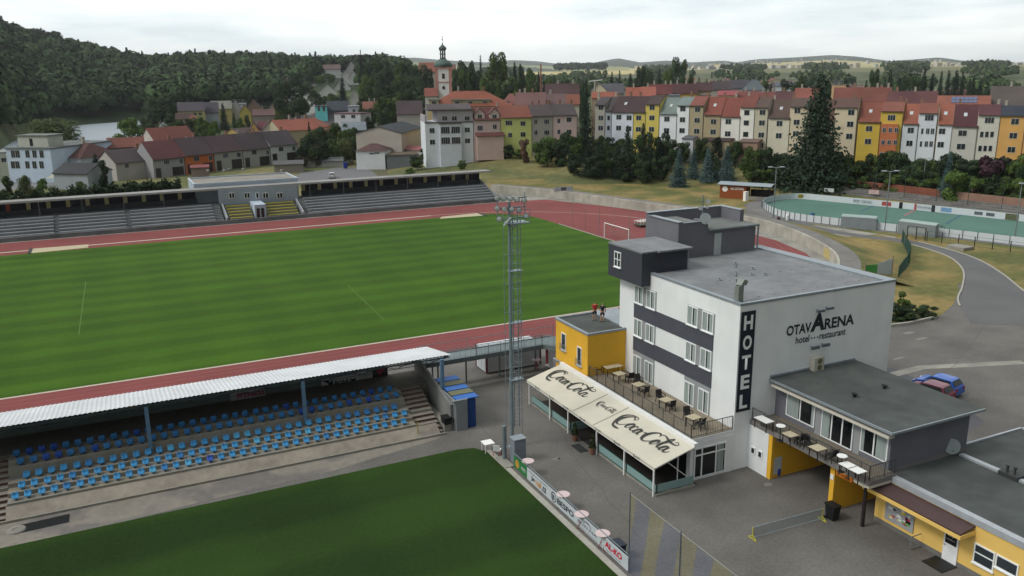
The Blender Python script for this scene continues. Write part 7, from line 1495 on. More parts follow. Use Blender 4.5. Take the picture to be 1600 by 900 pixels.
for i, (x0, x1, e, r, wc, rc, lb_, wn, cs) in enumerate(LR):
    t, s0, s1, ze, zr = rowhouse(FL, x0, x1, e, r, wc, rc, lb_, wn, depth=9, group='terraced houses behind the far stand', chim=cs, zb=-1)
    mb = MB(); _, zg = FL.hit(x1-10, [272, 266, 259, 255, 250][i]); _, zg2 = FL.hit(x0+8, [270, 265, 258, 254, 249][i]); fbox(mb, FL, s1-(s1-s0)*.42, s1-.6, -.03, .01, .1, ze-2.6); fbox(mb, FL, s0+.6, s0+(s1-s0)*.22, -.03, .01, .1, ze-2.5); mb.build('garage_opening', M('garage_dark', '#35302f', .8), t, split=True)
B(180, 241, 252, 232, 252, '#9a9691', '#51464a', 'pale grey house with brown roof left of the red roofed terrace', 9, wins=[(234,[256]),(198,[259])], chim=[(214,0)], D1=258)
B(192, 236, 236, 230, 266, '#8f8b86', '#4b4245', 'small flat topped house with dark strip windows behind the pale grey house', 7, kind='flat', wins=[(210,[234]),(222,[234])])
B(168, 226, 230, 215, 275, '#8a7f78', '#79402f', 'orange brown roof left of the white gable', 12)
B(219, 243, 222, 201, 290, '#a8a5a0', '#85463a', 'white gabled house with bright red roof behind the short row', 14, kind='gab', D1=283)
B(238, 262, 212, 203, 298, '#9a938c', '#894a3c', 'red roof running back from the white gable', 10)
# hip roofed house and long blue school-like building on the left
B(85, 125, 247, 222, 262, '#9ba3aa', '#5c3a35', 'brown hip roofed building left of the dark conifer', 14, kind='hip', chim=[(130,1)], D1=255)
B(122, 172, 245, 218, 270, '#8f9296', '#66392f', 'long rusty brown roof joined to the hip roofed building', 12, D1=285)
B(83, 136, 271, 255, 238, '#8c939a', '#3f4045', 'low dark grey roofed garage in front of the hip roofed building', 9, D1=232)
tb_, FBb, c0_, c1_, cz, _ = B(9, 78, 233, 225, 262, '#a3b2c2', '#69706e', 'long pale blue two storey building with flat roof at the left', 26, kind='flat', D1=254, wins=[(x, [y-.0 for y in (240.5, 257.5)]) for x in (20.5, 27.5, 43, 54, 65)], ww=1.3, wh=2.0, nm='institute_building', cat='building')
mb = MB(); fbox(mb, FBb, c0_+1.5, c0_+10.5, 3, 9, cz+.3, cz+3.2); u_ = mb.build('roof_storey', wallm_('#a3a59a'), tb_); mb = MB(); fbox(mb, FBb, c0_+1.2, c0_+10.8, 2.7, 9.3, cz+3.2, cz+3.45); mb.build('storey_roof', tilem('#7c7f7a'), tb_); mb = MB(); fbox(mb, FBb, c0_+5, c0_+5.9, 2.95, 2.99, cz+.6, cz+2.5); mb.build('roof_door', BLACK, tb_)
B(-30, 9, 240, 228, 268, '#a6a490', '#8f9390', 'low cream building cut by the left edge', 9, kind='flat', wins=[(6,[250])])
# white parasols / party tent and boundary things on the left
tt = thing('party_tent', 'double peaked white party tent behind the hedge at the left', 'tent', (*G(90, 290)[:2], 0)); F_ = Fac(G(72, 292), G(112, 290)); s0 = F_.hit(72, 278)[0]; s1 = F_.hit(112, 278)[0]; z = F_.hit(90, 278)[1]; zp = F_.hit(90, 271, 2)[1]
for a, b in ((s0, (s0+s1)/2), ((s0+s1)/2, s1)):
    P4 = [F_.pt(a, 0, z), F_.pt(b, 0, z), F_.pt(b, 4, z), F_.pt(a, 4, z)]; mb = MB(); mb.add(P4+[F_.pt((a+b)/2, 2, zp)], [(0, 1, 4), (1, 2, 4), (2, 3, 4), (3, 0, 4), (3, 2, 1, 0)]); mb.build('canopy', M('tent_canvas', '#a9a899', .8, .05, 2), tt)
for s in (s0, (s0+s1)/2, s1):
    for b in (0, 4): p = F_.pt(s, b, 0); mb = MB(); mb.bar(p, (p[0], p[1], z), .1); mb.build('pole', WHITEP, tt)
# middle: hall, huts, garages
tq, FQ, a0, a1, a2, a3 = B(556, 627, 208, 198, 262, '#9a9389', '#333a40', 'beige industrial hall with low dark gable behind the trees', 26, kind='gab', D1=258)
B(534, 572, 204, 191, 285, '#8c8478', '#6b7880', 'blue grey low pitched roof joined to the beige hall', 20, wins=[(563,[211]),(569,[211])], ww=1.4, wh=2.2)
B(556, 601, 236, 224, 252, '#b3b7b8', '#5a3c38', 'small white hut with brown hip roof beside the side street', 9, kind='hip', D1=250, wins=[(581,[240]),(589,[239])], ww=1.5, wh=.5, nm='hut', cat='hut')
B(618, 650, 203, 192, 282, '#9a9891', '#7c7f80', 'grey flat roofed workshop left of the big white house', 14, kind='flat', wins=[(633,[199]),(644,[199])], ww=1.6, wh=1.8, nm='workshop')
B(472, 502, 251, 246, 262, '#86807a', '#5d4340', 'low garage with rusty roof in the garage line behind the clubhouse', 6, nm='garage', cat='garage', group='garage line behind the clubhouse')
B(502, 536, 252, 246, 262, '#96938e', '#6b716f', 'low garage with grey roof and white door behind the clubhouse', 6, nm='garage', cat='garage', group='garage line behind the clubhouse', wins=[(509,[254])], ww=.9, wh=.4)
B(428, 474, 257, 251, 250, '#7d766e', '#5c5c5c', 'long low garage with patched grey roof nearest the clubhouse', 7, nm='garage', cat='garage', group='garage line behind the clubhouse')
B(298, 326, 262, 258, 240, '#7d6d66', '#8d4147', 'low shed with bright red roof behind the clubhouse left end', 5, nm='shed', cat='shed')
B(620, 662, 234, 228, 262, '#a09a90', '#a05a58', 'low shed with pinkish red roof in front of the big white house', 7, nm='shed', cat='shed', D1=255)
B(604, 650, 243, 240, 250, '#5f6468', '#6a5c48', 'long low brown roofed shed behind the soil plot', 8, kind='flat', nm='shed', cat='shed')
B(770, 834, 243, 239, 250, '#8f8a82', '#a24e4a', 'long pale garden wall building with red tiled roof in front of the lime house', 5, nm='shed', cat='shed', D1=252)
fw = thing('sheet_fence', 'grey blue sheet metal fence round the soil plot', 'fence', G(615, 256)); a = G(603, 255); b = G(652, 262); mb = MB(); mb.ext([a, b, (b[0], b[1], 2.4), (a[0], a[1], 2.4)], (.1, .1, 0)); mb.build('panel', M('sheet_fence_grey', '#6d747a', .6, .08, 2, stretch=(4, 4, .2)), fw)
fw = thing('sheet_fence', 'dark slate blue sheet fence beside the beige hall', 'fence', G(600, 228)); a = (*at(572, 268), 0); b = (*at(648, 262), 0); mb = MB(); mb.ext([(a[0], a[1], 0), (b[0], b[1], 0), (b[0], b[1], 5.4), (a[0], a[1], 5.0)], (.1, .1, 0)); mb.build('panel', M('slate_fence', '#454e59', .7, .1, 1), fw)
fw = thing('garden_wall', 'pale concrete wall running right from the soil plot to the red roofed wall building', 'wall', G(700, 262)); a = G(668, 266); b = G(768, 258); mb = MB(); mb.ext([a, b, (b[0], b[1], 1.9), (a[0], a[1], 1.9)], (.1, .2, 0)); mb.build('panel', CONC, fw)
fw = thing('board_fence', 'dark red board fence behind the silver car', 'fence', G(540, 245)); a = G(528, 250); b = G(556, 250); mb = MB(); mb.ext([a, b, (b[0], b[1], 2.8), (a[0], a[1], 2.8)], (.1, .2, 0)); mb.build('panel', M('dark_red_boards', '#4a2a2b', .8, .15, 2), fw)
# houses behind the left row
B(384, 430, 214, 198, 330, '#a08a4e', '#54403f', 'brown roofed house with ochre gable behind the grey terraces', 14, kind='par', D1=340)
B(391, 404, 204, 191, 322, '#b59a55', '#5b3a36', 'small ochre yellow gabled house left of the red roof', 10, kind='gab')
B(404, 432, 208, 190, 326, '#a39a8c', '#6b343a', 'dark red roof between the ochre gable and white gable', 11)
B(409, 436, 206, 188, 312, '#aba59d', '#4b3839', 'white gabled house with dark roof behind the white terrace', 14, kind='gab')
B(438, 503, 203, 186, 305, '#948c74', '#9c5038', 'long bright orange roof left of the trees in the middle', 12, chim=[(452,1),(478,0)], D1=312)
B(492, 516, 199, 181, 320, '#a8894c', '#91492f', 'orange roofed house with yellowish gable edge joined to the long orange roof', 12, kind='par', D1=342)
B(278, 320, 173, 160, 400, '#a8a06c', '#4e4750', 'yellow two storey house with dark roof windows above the gardens', 11, wins=[(284,[178]),(291,[178]),(305,[178]),(313,[178])], wh=1.2, ww=1.3)
B(318, 342, 176, 160, 405, '#8f97a2', '#4a4650', 'grey blue house with dark roof attached to the yellow one', 12, kind='par')
B(330, 362, 170, 158, 425, '#a59a62', '#7d7d70', 'yellow walled long house with pale roof above the dark conifer', 12)
B(360, 385, 163, 153, 455, '#9da6ae', '#7a8288', 'pale grey blue flat building in front of the forest', 12, kind='flat', wins=[(365,[157]),(372,[157]),(380,[157])], ww=1.5, wh=1.1)
B(361, 376, 170, 156, 430, '#a6a6a4', '#3d3b40', 'dark steep roof with white gable edge left of the yellow gable', 12, kind='gab')
B(374, 392, 176, 164, 415, '#a99c4a', '#6b4a3a', 'small yellow gabled house in the upper gardens', 11, kind='gab')
B(383, 412, 173, 156, 430, '#7f6a5c', '#5a4038', 'brown roofed barn right of the small yellow gable', 12, kind='gab')
B(395, 432, 180, 171, 385, '#8c8078', '#6a4c47', 'long low brown roof in the upper gardens', 10, chim=[(410,1)])
B(418, 436, 176, 163, 400, '#9c8a72', '#7a5a48', 'tan gabled house left of the big dark round tree', 10, kind='gab')
B(275, 302, 186, 177, 375, '#8a8680', '#4c3532', 'dark brown roof in front of the yellow two storey house', 9)
B(292, 312, 190, 180, 365, '#94705c', '#85452f', 'orange brown hip roof next to the dark brown one', 9, kind='hip')
B(249, 262, 200, 193, 350, '#9aa1a6', '#8f979c', 'small white gabled boathouse by the river trees', 8, kind='gab', nm='boathouse', cat='hut')
B(148, 172, 167, 160, 640, '#a3a6a8', '#8d4445', 'white house with red roof on the far river bank below the forest', 9, kind='hip', wins=[(153,[168]),(160,[168]),(167,[168])])
# hillside houses above the turquoise one
B(492, 511, 167, 156, 360, '#58b5b5', '#4a5258', 'bright turquoise house with curved gable', 10, kind='flat', wins=[(498,[169]),(506,[169])], ww=1.0, wh=2.4)
B(511, 546, 172, 158, 365, '#5f5560', '#3d444e', 'dark blue grey roof running right from the turquoise house', 10)
B(544, 561, 167, 163, 350, '#a8abb4', '#8a8890', 'pale lilac grey block right of the dark blue roof', 9, kind='flat', wins=[(553,[173])])
B(522, 563, 178, 175, 335, '#a3a6ac', '#6d4a54', 'long pale two storey house with plum roof edge above the blue grey hall', 9, kind='flat', wins=[(536,[182]),(552,[182])], ww=1.8, wh=1.3, D1=330)
B(567, 592, 170, 159, 350, '#a3a19c', '#87503f', 'house with orange brown roof and white glazed front left of the round tree', 10, kind='par', wins=[(575,[175]),(586,[175])], ww=2.2, wh=1.6, chim=[(577,1),(585,1)])
B(620, 660, 178, 158, 300, '#8f8a86', '#4f3f43', 'dark brown barn roof left of the orange roofed building', 12)
for (x0, x1, e, r, D, lb_) in ((498, 526, 144, 132, 520, 'gabled house with white bargeboards on the hill road'), (522, 548, 138, 122, 560, 'white house on the hill with steep blank side'), (545, 560, 122, 110, 600, 'white gable at the top of the stepped terrace'), (505, 532, 108, 101, 690, 'long white house with brown roof on the hill crest'), (442, 466, 133, 120, 560, 'pinkish grey roofed house left of the hill road')):
    B(x0, x1, e, r, D, '#b0b1af', '#6b5652', lb_, 12, kind='gab' if 'gabl' in lb_ or 'steep' in lb_ else 'par')
for i in range(7):
    x = 539+i*1.5; B(x-6, x+8, 118-i*2.2, 110-i*2.4, 610+i*22, '#a9a8a6', '#765a56', 'stepped hill terrace house, %s from the bottom' % ORD[i], 9, kind='gab', group='stepped terrace on the hill')
B(548, 560, 152, 140, 430, '#a7a5a2', '#8b8a88', 'white narrow house below the dark conifer on the hill', 8, kind='gab')
hr = MB(); ribbon(hr, [(*at(484, 370),), (*at(486, 440),), (*at(483, 520),), (*at(478, 600),), (*at(500, 680),)], 7, 0); hr.v = [(x, y, tz(x, y)+.5) for x, y, z in hr.v]; hr.build('hill_road', M('pale_road', '#7d7d7a', .9), kind='structure')
# masts
for (px, yb, yt, D, c, lb_) in ((845, 140, 100, 300, '#8a5a4a', 'thin reddish lattice mast behind the brown roofs'), ):
    p = at(px, D); t_ = MB(); t_.bar((*p, tz(*p)), (*p, zat(px, yt, D)), .35); tag(t_.build('radio_mast', M('mast_red', c, .7), loc=(*p, tz(*p))), lb_, 'mast')
t_ = thing('large_antenna', 'white flat antenna on a pole standing over the cream gable', 'antenna', (*at(930, 318), 0)); p = at(930, 318); h = zat(930, 127, 318); mb = MB(); mb.bar((*p, 8), (*p, h), .5); mb.build('pole', CHW, t_); mb = MB(); mb.bar((p[0]-2, p[1]+1, h), (p[0]+2.4, p[1]-1, h+.5), .5, .3); mb.build('antenna_panel', WHITEP, t_)
# far white specks of villages and masts near the horizon: a cluster too far to count
vm = MB(); q = random.Random(9)
for i in range(300):
    x = q.choice([q.uniform(1180, 1620), q.uniform(1400, 1620), q.uniform(1050, 1300)]); D = q.uniform(2200, 5200); X, Y = at(x, D); z = tz(X, Y); w_ = q.uniform(4, 9); vm.box((X-w_, Y-w_*.6, z-1), (X+w_, Y+w_*.6, z+q.uniform(4, 10)))
tag(vm.build('far_settlement', M('far_settlement_white', '#b5b3ad', .8, .3, .01)), 'pale specks of distant village buildings in the fields before the hills', 'village', kind='stuff')
# ================================================================ trees
def leafmat(name, c1, c2, ov=.5):
    m = bpy.data.materials.new(name); m.use_nodes = True; t, b = nodes(m); b.inputs['Roughness'].default_value = .75; b.inputs['Specular IOR Level'].default_value = .2
    g = t.nodes.new('ShaderNodeNewGeometry'); oi = t.nodes.new('ShaderNodeObjectInfo'); n = t.nodes.new('ShaderNodeTexNoise'); n.inputs['Scale'].default_value = .45; n.inputs['Detail'].default_value = 4; t.links.new(g.outputs['Position'], n.inputs['Vector'])
    r = t.nodes.new('ShaderNodeMapRange'); r.inputs[1].default_value = .35; r.inputs[2].default_value = .68; t.links.new(n.outputs[0], r.inputs[0])
    a = t.nodes.new('ShaderNodeMath'); a.operation = 'MULTIPLY_ADD'; a.inputs[1].default_value = ov*2; a.inputs[2].default_value = -ov; t.links.new(oi.outputs['Random'], a.inputs[0])
    s = t.nodes.new('ShaderNodeMath'); s.operation = 'ADD'; t.links.new(r.outputs[0], s.inputs[0]); t.links.new(a.outputs[0], s.inputs[1])
    mc = t.nodes.new('ShaderNodeMix'); mc.data_type = 'RGBA'; t.links.new(s.outputs[0], mc.inputs[0]); mc.inputs[6].default_value = (*lin(c1), 1); mc.inputs[7].default_value = (*lin(c2), 1); t.links.new(mc.outputs[2], b.inputs['Base Color']); return m
LM = {'dec': leafmat('leaf_green', '#2a3a1c', '#52682e'), 'dark': leafmat('leaf_dark', '#1f2d1c', '#3a4e2e'), 'light': leafmat('leaf_light', '#3c5522', '#64802f'), 'wil': leafmat('leaf_willow', '#47512f', '#65703e', .1),
      'con': leafmat('needle_dark', '#19261d', '#2d412e'), 'blue': leafmat('needle_blue', '#39504f', '#5a716f', .2), 'purple': leafmat('leaf_purple', '#2e1e28', '#4a3038', .1), 'rust': leafmat('leaf_rust', '#5a4638', '#75594a', .1)}
BARK = M('bark', '#4a4038', .9, .25, 6)
def quads(cs, ns, sz, rng):     # leaf clumps: one small quad per centre, facing roughly along its normal
    n = len(cs); a = rng.normal(size=(n, 3)); u = np.cross(ns, a); u /= np.linalg.norm(u, axis=1)[:, None]+1e-9; v = np.cross(ns, u); v /= np.linalg.norm(v, axis=1)[:, None]+1e-9
    s = sz*rng.uniform(.6, 1.3, (n, 1)); k = rng.uniform(.6, 1.2, (n, 1))
    P_ = np.stack([cs-u*s-v*s*k*.4, cs+u*s*.3-v*s*k, cs+u*s+v*s*k*.4, cs-u*s*.3+v*s*k], 1).reshape(-1, 3)
    return P_
def mesh_np(name, P_, mat, extra=None):
    n = len(P_)//4; me = bpy.data.meshes.new(name); me.vertices.add(len(P_)); me.vertices.foreach_set('co', P_.astype(np.float32).ravel()); me.loops.add(n*4); me.loops.foreach_set('vertex_index', np.arange(n*4, dtype=np.int32)); me.polygons.add(n); me.polygons.foreach_set('loop_start', np.arange(0, n*4, 4, dtype=np.int32)); me.materials.append(mat); me.update(calc_edges=True); return me
def crown_dec(seed, n=3000, lobes=16, flat=1.0, low=.22, sz=.026, dome=False):
    rng = np.random.default_rng(seed); C = []; R_ = []
    for i in range(lobes):
        h = rng.uniform(low+.08, .9) if not dome else rng.uniform(.12, .86); rad = .36*math.sqrt(max(.05, 1-((h-.55)/.5)**2)) if not dome else .38*math.sqrt(1-(h/.95)**2); a = rng.uniform(0, 2*math.pi); rr = rad*rng.uniform(.35, 1); C.append((rr*math.cos(a), rr*math.sin(a), h)); R_.append(rng.uniform(.11, .2))
    C = np.array(C); R_ = np.array(R_); k = rng.choice(lobes, n, p=R_**2/np.sum(R_**2)); d = rng.normal(size=(n, 3)); d /= np.linalg.norm(d, axis=1)[:, None]
    rad = R_[k][:, None]*rng.uniform(.72, 1.08, (n, 1)); cs = C[k]+d*rad*np.array([1, 1, .85]); nn = d+rng.normal(size=(n, 3))*.45; nn /= np.linalg.norm(nn, axis=1)[:, None]
    cs[:, 2] = np.clip(cs[:, 2], .04, 1.0); return quads(cs, nn, sz, rng)
def crown_con(seed, n_wh=26, low=.06, wide=.5, sz=.022):
    rng = np.random.default_rng(seed); cs = []; ns = []
    for w_ in range(n_wh):
        h = low+(1-low)*(w_/n_wh)**.92; R_ = wide*(1-h)**.85*(1+.12*rng.normal())+.012; nb = max(5, int(15*(1-h))+6)
        for b in range(nb):
            a = 2*math.pi*(b+rng.uniform(-.3, .3))/nb; L_ = R_*rng.uniform(.72, 1.15); m = max(4, int(L_/.5*24)+3)
            for q in range(m):
                t = (q+rng.uniform(.1, .9))/m; z = h-.09*t*L_*2+.03*t*t; wd = .035*(1-t)+.012; cs.append((L_*t*math.cos(a)+rng.normal()*wd, L_*t*math.sin(a)+rng.normal()*wd, z+rng.normal()*.008)); ns.append((math.cos(a)*.3+rng.normal()*.5, math.sin(a)*.3+rng.normal()*.5, .8))
    cs = np.array(cs); ns = np.array(ns); ns /= np.linalg.norm(ns, axis=1)[:, None]; cs[:, 2] = np.clip(cs[:, 2], .01, 1); return quads(cs, ns, sz, rng)
def trunk_mesh(kind):
    mb = MB(); 
    if kind == 'con': mb.lathe((0, 0, 0), [(.022, 0), (.018, .3), (.003, .97)], 7)
    else:
        mb.lathe((0, 0, 0), [(.03, -.03), (.022, .08), (.018, .3), (.006, .7)], 8)
        for i in range(6): a = i*1.05; mb.bar((0, 0, .22+i*.05), (.25*math.cos(a), .25*math.sin(a), .5+i*.05), .016, n=5)
    me = bpy.data.meshes.new('trunk'); me.from_pydata(mb.v, [], mb.f); me.materials.append(BARK); return me
TKM = {'con': trunk_mesh('con'), 'dec': trunk_mesh('dec')}
CR_ = {}
def crownmesh(kind, var):
    key = (kind, var)
    if key not in CR_:
        if kind in ('con', 'blue'): P_ = crown_con(50+var*7, 42 if kind == 'con' else 30, .03, .47 if kind == 'con' else .5, .0155 if kind == 'con' else .02)
        elif kind == 'wil': P_ = crown_dec(80+var, 13000, 50, low=.02, sz=.013, dome=True)
        elif kind in ('rust', 'purple', 'shrub'): P_ = crown_dec(110+var, 2600, 14, low=-.05, sz=.034)
        else: P_ = crown_dec(10+var, 3400, 17, low=.12 if kind != 'dark' else .02, sz=.025)
        CR_[key] = mesh_np('crown', P_, LM[kind] if kind in LM else LM['dec'])
    return CR_[key]
def crownmat(kind, var, mk):
    key = (kind, var, mk)
    if key not in CR_: me = crownmesh(kind, var).copy(); me.name = 'crown'; me.materials.clear(); me.materials.append(LM[mk]); CR_[key] = me
    return CR_[key]
tq_ = random.Random(77)
def tree(px, yt, yb, wpx, kind, label, D=None, nm=None, cat=None, group=None, mk=None):
    if D is None: X, Y, _ = G(px, yb, 0)
    else: d_ = ray(px, yt+18); h_ = math.hypot(d_[0], d_[1]); X, Y = d_[0]/h_*D, d_[1]/h_*D
    D = math.hypot(X, Y)
    z = tz(X, Y); zt_ = zat(px, yt, D); h = max(1.5, zt_-z); w_ = wpx/CF*D*1.02
    shrub = h < 3.5 or kind in ('shrub',); name = nm or ('conifer_tree' if kind in ('con', 'blue') else ('shrub' if shrub else 'leafy_tree')); cat = cat or ('shrub' if shrub else 'tree')
    t = thing(name, label, cat, (X, Y, z), group); var = tq_.randrange(4); me = crownmat(kind, var, mk) if mk else crownmesh(kind, var); k = 'con' if kind in ('con', 'blue') else 'dec'
    sx = w_/(.92 if k == 'con' else .98)
    c = bpy.data.objects.new('crown', me); tr_ = bpy.data.objects.new('trunk', TKM[k])
    for o in (tr_, c): S.collection.objects.link(o); o.parent = t
    t.scale = (sx, sx*tq_.uniform(.9, 1.1), h); t.rotation_euler = (0, 0, tq_.uniform(0, 6.28)); return t
# named ones
for a in [
 (1283,116,262,112,'con','tall dark spruce standing in front of the long row, biggest tree on the right',204),
 (1283,150,262,96,'con','second slimmer spruce directly behind the big one, hardly separate from it',212),
 (915,127,240,40,'con','tall narrow dark spruce between the pale pink house and the grey beige house',232),
 (78,180,224,92,'wil','broad round willow beside the river at the left',346),
 (200,184,217,50,'light','bright green round tree on the river bank right of the willow',380),
 (230,184,210,32,'dec','smaller green tree touching the bright round one by the river',400),
 (250,147,196,60,'dark','big dark round tree where the river meets the wood',440),
 (349,161,203,20,'con','slim dark conifer beside the yellow two storey house',395),
 (458,128,186,54,'dark','big dark round tree above the orange roofs left of the turquoise house',372),
 (535,121,168,28,'con','dark conifer on the hill right of the white gable',400),
 (564,78,125,12,'con','slender pointed conifer on the skyline left of the big wood',520),
 (778,82,140,40,'dec','spreading round tree on the skyline right of the church',400),
 (751,86,140,14,'con','narrow dark conifer left of the spreading skyline tree',410),
 (1063,90,136,30,'dark','tall broad dark tree rising over the red roofs in the centre right',430),
 (607,152,200,44,'dec','round green tree in front of the dark brown barn roof',330),
 (1490,262,300,40,'shrub','dark bush cluster under the pale grey house',192),
 ]:
    tree(*a[:6], D=a[6])
tree(1553, 238, 285, 64, 'purple', 'purple leaved tree in front of the orange yellow house', D=196)
tree(1484, 236, 272, 26, 'blue', 'silver blue young conifer in front of the low pale grey house', D=194)
tree(822, 216, 236, 24, 'rust', 'rust brown shrub in front of the lime green house', D=238)
def belt(items, where, fmt='{o} {k} from the left {w}', D=None, group=None, zb=None):
    cnt = {}
    nmk = {'con': 'dark conifer', 'blue': 'blue grey spruce', 'dark': 'dark leafy tree', 'dec': 'green leafy tree', 'light': 'light green tree', 'wil': 'olive green tree', 'shrub': 'round green shrub', 'purple': 'purple shrub', 'rust': 'rust shrub'}
    for it in sorted(items, key=lambda i: i[0]):
        x, yt, yb, w_, k = it[:5]; D_ = it[5] if len(it) > 5 else None; cnt[k] = cnt.get(k, 0)+1; o = ORD[cnt[k]-1] if cnt[k] <= 20 else 'number %d' % cnt[k]
        tree(x, yt, yb, w_, k, fmt.format(o=o, k=nmk[k], w=where), D=D_, group=group)
belt([(855,213,271,44,'dec'),(872,222,272,34,'dark'),(888,206,268,36,'dark'),(903,210,272,34,'dec'),(898,240,281,30,'dark'),(920,226,282,38,'con'),(936,222,283,36,'con'),(951,220,283,36,'dark'),(930,236,284,40,'dark'),(966,226,284,34,'con'),(979,196,284,36,'con'),(992,212,284,40,'dark'),(1003,192,278,26,'con'),(1016,208,284,36,'dark'),(1028,214,281,38,'con'),(1041,218,280,34,'dark'),(1056,222,276,32,'dec'),(1060,232,292,31,'blue'),(1083,234,285,24,'blue'),(1105,230,287,27,'blue'),(1134,228,287,30,'blue'),(1096,232,276,32,'dec'),(1118,226,276,34,'dark'),(1142,224,272,36,'dec'),(1160,228,274,32,'dark'),(1176,226,268,30,'dec'),(975,240,286,34,'dark'),(1003,240,287,36,'dark'),(1030,244,286,34,'dark'),(1116,246,286,28,'dark')], 'in the belt behind the track bend', group='trees behind the bend of the track')
q = random.Random(31); it = []
for i in range(34):
    x = 1176+i*12.9+q.uniform(-4, 4)
    if 1250 < x < 1300 and i % 2: continue
    yt_ = 236+(x-1176)*.03+q.uniform(-8, 12); it.append((x, yt_, 0, q.uniform(30, 46), q.choice(['dec', 'dark', 'dec', 'dark', 'light' if x > 1480 else 'dark']), 211-max(0, x-1300)*.05+q.uniform(-1, 2)))
belt(it, 'below the long row', group='trees below the long row')
it = []
for i in range(30):
    x = 1180+i*14.6+q.uniform(-4, 4); it.append((x, 262+(x-1180)*.035+q.uniform(-6, 8), 0, q.uniform(26, 40), q.choice(['shrub', 'shrub', 'dec', 'dark']), 207-max(0, x-1300)*.055+q.uniform(-1, 1)))
belt(it, 'just behind the brick garden wall', group='shrubs behind the brick wall')
it = [(x+q.uniform(-3, 3), y+q.uniform(-3, 5), 0, q.uniform(16, 26), q.choice(['con', 'dark', 'con']), D) for x, y, D in [(1352,122,400),(1366,108,410),(1380,116,405),(1390,110,410),(1405,120,420),(1418,118,430),(1432,116,400),(1444,108,395),(1456,112,400),(1470,112,395),(1480,108,400),(1492,112,410),(1503,108,400),(1512,120,390),(1522,118,395),(1534,124,390),(1545,128,380),(1325,124,430),(1298,126,440)]]
belt(it, 'in the right skyline pine group', group='pines on the right skyline')
it = [(x+q.uniform(-2, 2), y+q.uniform(-2, 3), 0, w_, q.choice(['dark', 'dec', 'con']), D) for x, y, w_, D in [(957,110,18,440),(968,108,16,440),(985,113,24,430),(1003,104,22,440),(1014,106,18,440),(1030,108,20,440),(1043,106,18,430),(1078,116,18,440),(1092,122,16,450),(1104,124,14,450),(858,118,20,430),(840,112,18,430),(828,108,22,420),(815,98,18,420),(806,96,20,420),(800,118,26,380),(818,125,24,370),(835,128,22,360),(850,126,24,360),(868,122,20,390),(884,124,22,390),(905,128,20,380),(1116,126,14,470),(1146,122,12,470),(1176,118,16,500),(1192,124,18,480),(1206,128,20,460),(1226,122,22,450),(1246,120,24,440),(1262,120,20,440)]]
belt(it, 'among the far roofs in the centre', group='trees among the far roofs')
it = [(x+q.uniform(-3, 3), y+q.uniform(-3, 4), 0, w_, q.choice(['dark', 'dec', 'dec', 'con' if w_ < 26 else 'dark']), D) for x, y, w_, D in [(575,96,30,520),(588,90,32,520),(600,92,30,520),(572,118,32,470),(590,112,36,470),(608,104,34,480),(625,98,30,500),(640,100,30,500),(655,104,28,500),(668,106,24,470),(660,122,32,420),(642,118,36,430),(624,120,34,430),(606,130,34,400),(588,134,34,400),(572,146,28,390),(645,138,34,380),(628,142,34,380),(612,150,30,360),(654,150,30,350),(668,140,24,360),(592,158,26,350),(580,170,20,345),(722,96,26,430),(735,98,24,420),(728,112,30,400),(742,112,28,400),(716,120,22,380),(755,118,26,390),(768,124,28,370),(785,128,28,350),(797,134,26,330),(712,104,20,430),(806,140,20,320),(564,166,20,340)]]
belt(it, 'in the wood around the church', group='trees around the church')
it = [(x+q.uniform(-3, 3), y+q.uniform(-3, 4), 0, w_, k, D) for x, y, w_, k, D in [(483,188,16,'con',285),(476,212,30,'dark',275),(490,206,32,'dec',282),(503,198,30,'dark',288),(517,196,30,'dec',290),(530,192,32,'dec',290),(541,200,34,'dec',280),(556,198,30,'dark',285),(552,214,32,'dec',270),(536,218,34,'wil',268),(520,218,32,'dec',268),(505,222,30,'dark',265),(490,226,28,'dec',262),(566,208,26,'dark',275),(475,228,22,'dark',262),(598,170,22,'dark',320),(578,180,20,'dark',300)]]
belt(it, 'behind the small white hut', group='garden trees in the middle')
it = [(x, y, 0, w_, k, D) for x, y, w_, k, D in [(150,240,26,'con',240),(160,250,22,'dark',236),(10,275,20,'dec',226),(38,272,24,'wil',228),(66,278,18,'light',222),(127,282,16,'light',216),(282,186,22,'dec',345),(300,184,26,'dec',345),(318,182,26,'dec',340),(334,188,20,'light',335),(262,196,22,'dark',330),(272,200,20,'dark',325),(374,184,18,'dec',360),(386,180,16,'dec',350),(268,178,24,'dark',420),(240,176,24,'dark',430),(262,164,26,'dark',460),(366,176,14,'con',370),(445,178,18,'dark',350),(437,172,16,'dec',360),(476,152,18,'dec',440),(492,140,20,'dec',460),(505,150,20,'dark',440),(518,146,22,'dec',450),(478,128,24,'dec',560),(500,118,22,'dec',600),(515,114,24,'dec',620),(486,112,26,'dec',640),(530,150,18,'dark',420),(255,282,26,'dark',205),(240,284,24,'dark',204),(222,284,24,'dark',204),(205,282,24,'dark',205)]]
belt(it, 'in the gardens on the left', group='garden trees on the left')
it = [(x, y, 0, w_, k, D) for x, y, w_, k, D in [(652,244,26,'dec',240),(664,230,20,'dark',250),(682,224,24,'dark',248),(700,226,26,'dec',246),(716,230,22,'dark',245),(735,224,28,'dark',246),(752,226,22,'dec',245),(765,222,18,'dark',246),(795,226,26,'dark',243),(812,232,18,'dec',242),(640,262,20,'dec',228),(722,250,18,'dec',232),(770,238,16,'dark',244),(842,222,22,'dec',240),(858,222,22,'dec',238),(876,214,24,'dec',238),(896,214,20,'dark',236),(936,212,24,'dec',236),(952,214,24,'dark',235),(968,216,22,'dec',234),(1040,206,22,'dark',226),(1095,216,24,'dec',224),(1120,214,22,'dark',224),(1150,220,24,'dec',222),(1068,222,22,'dec',224)]]
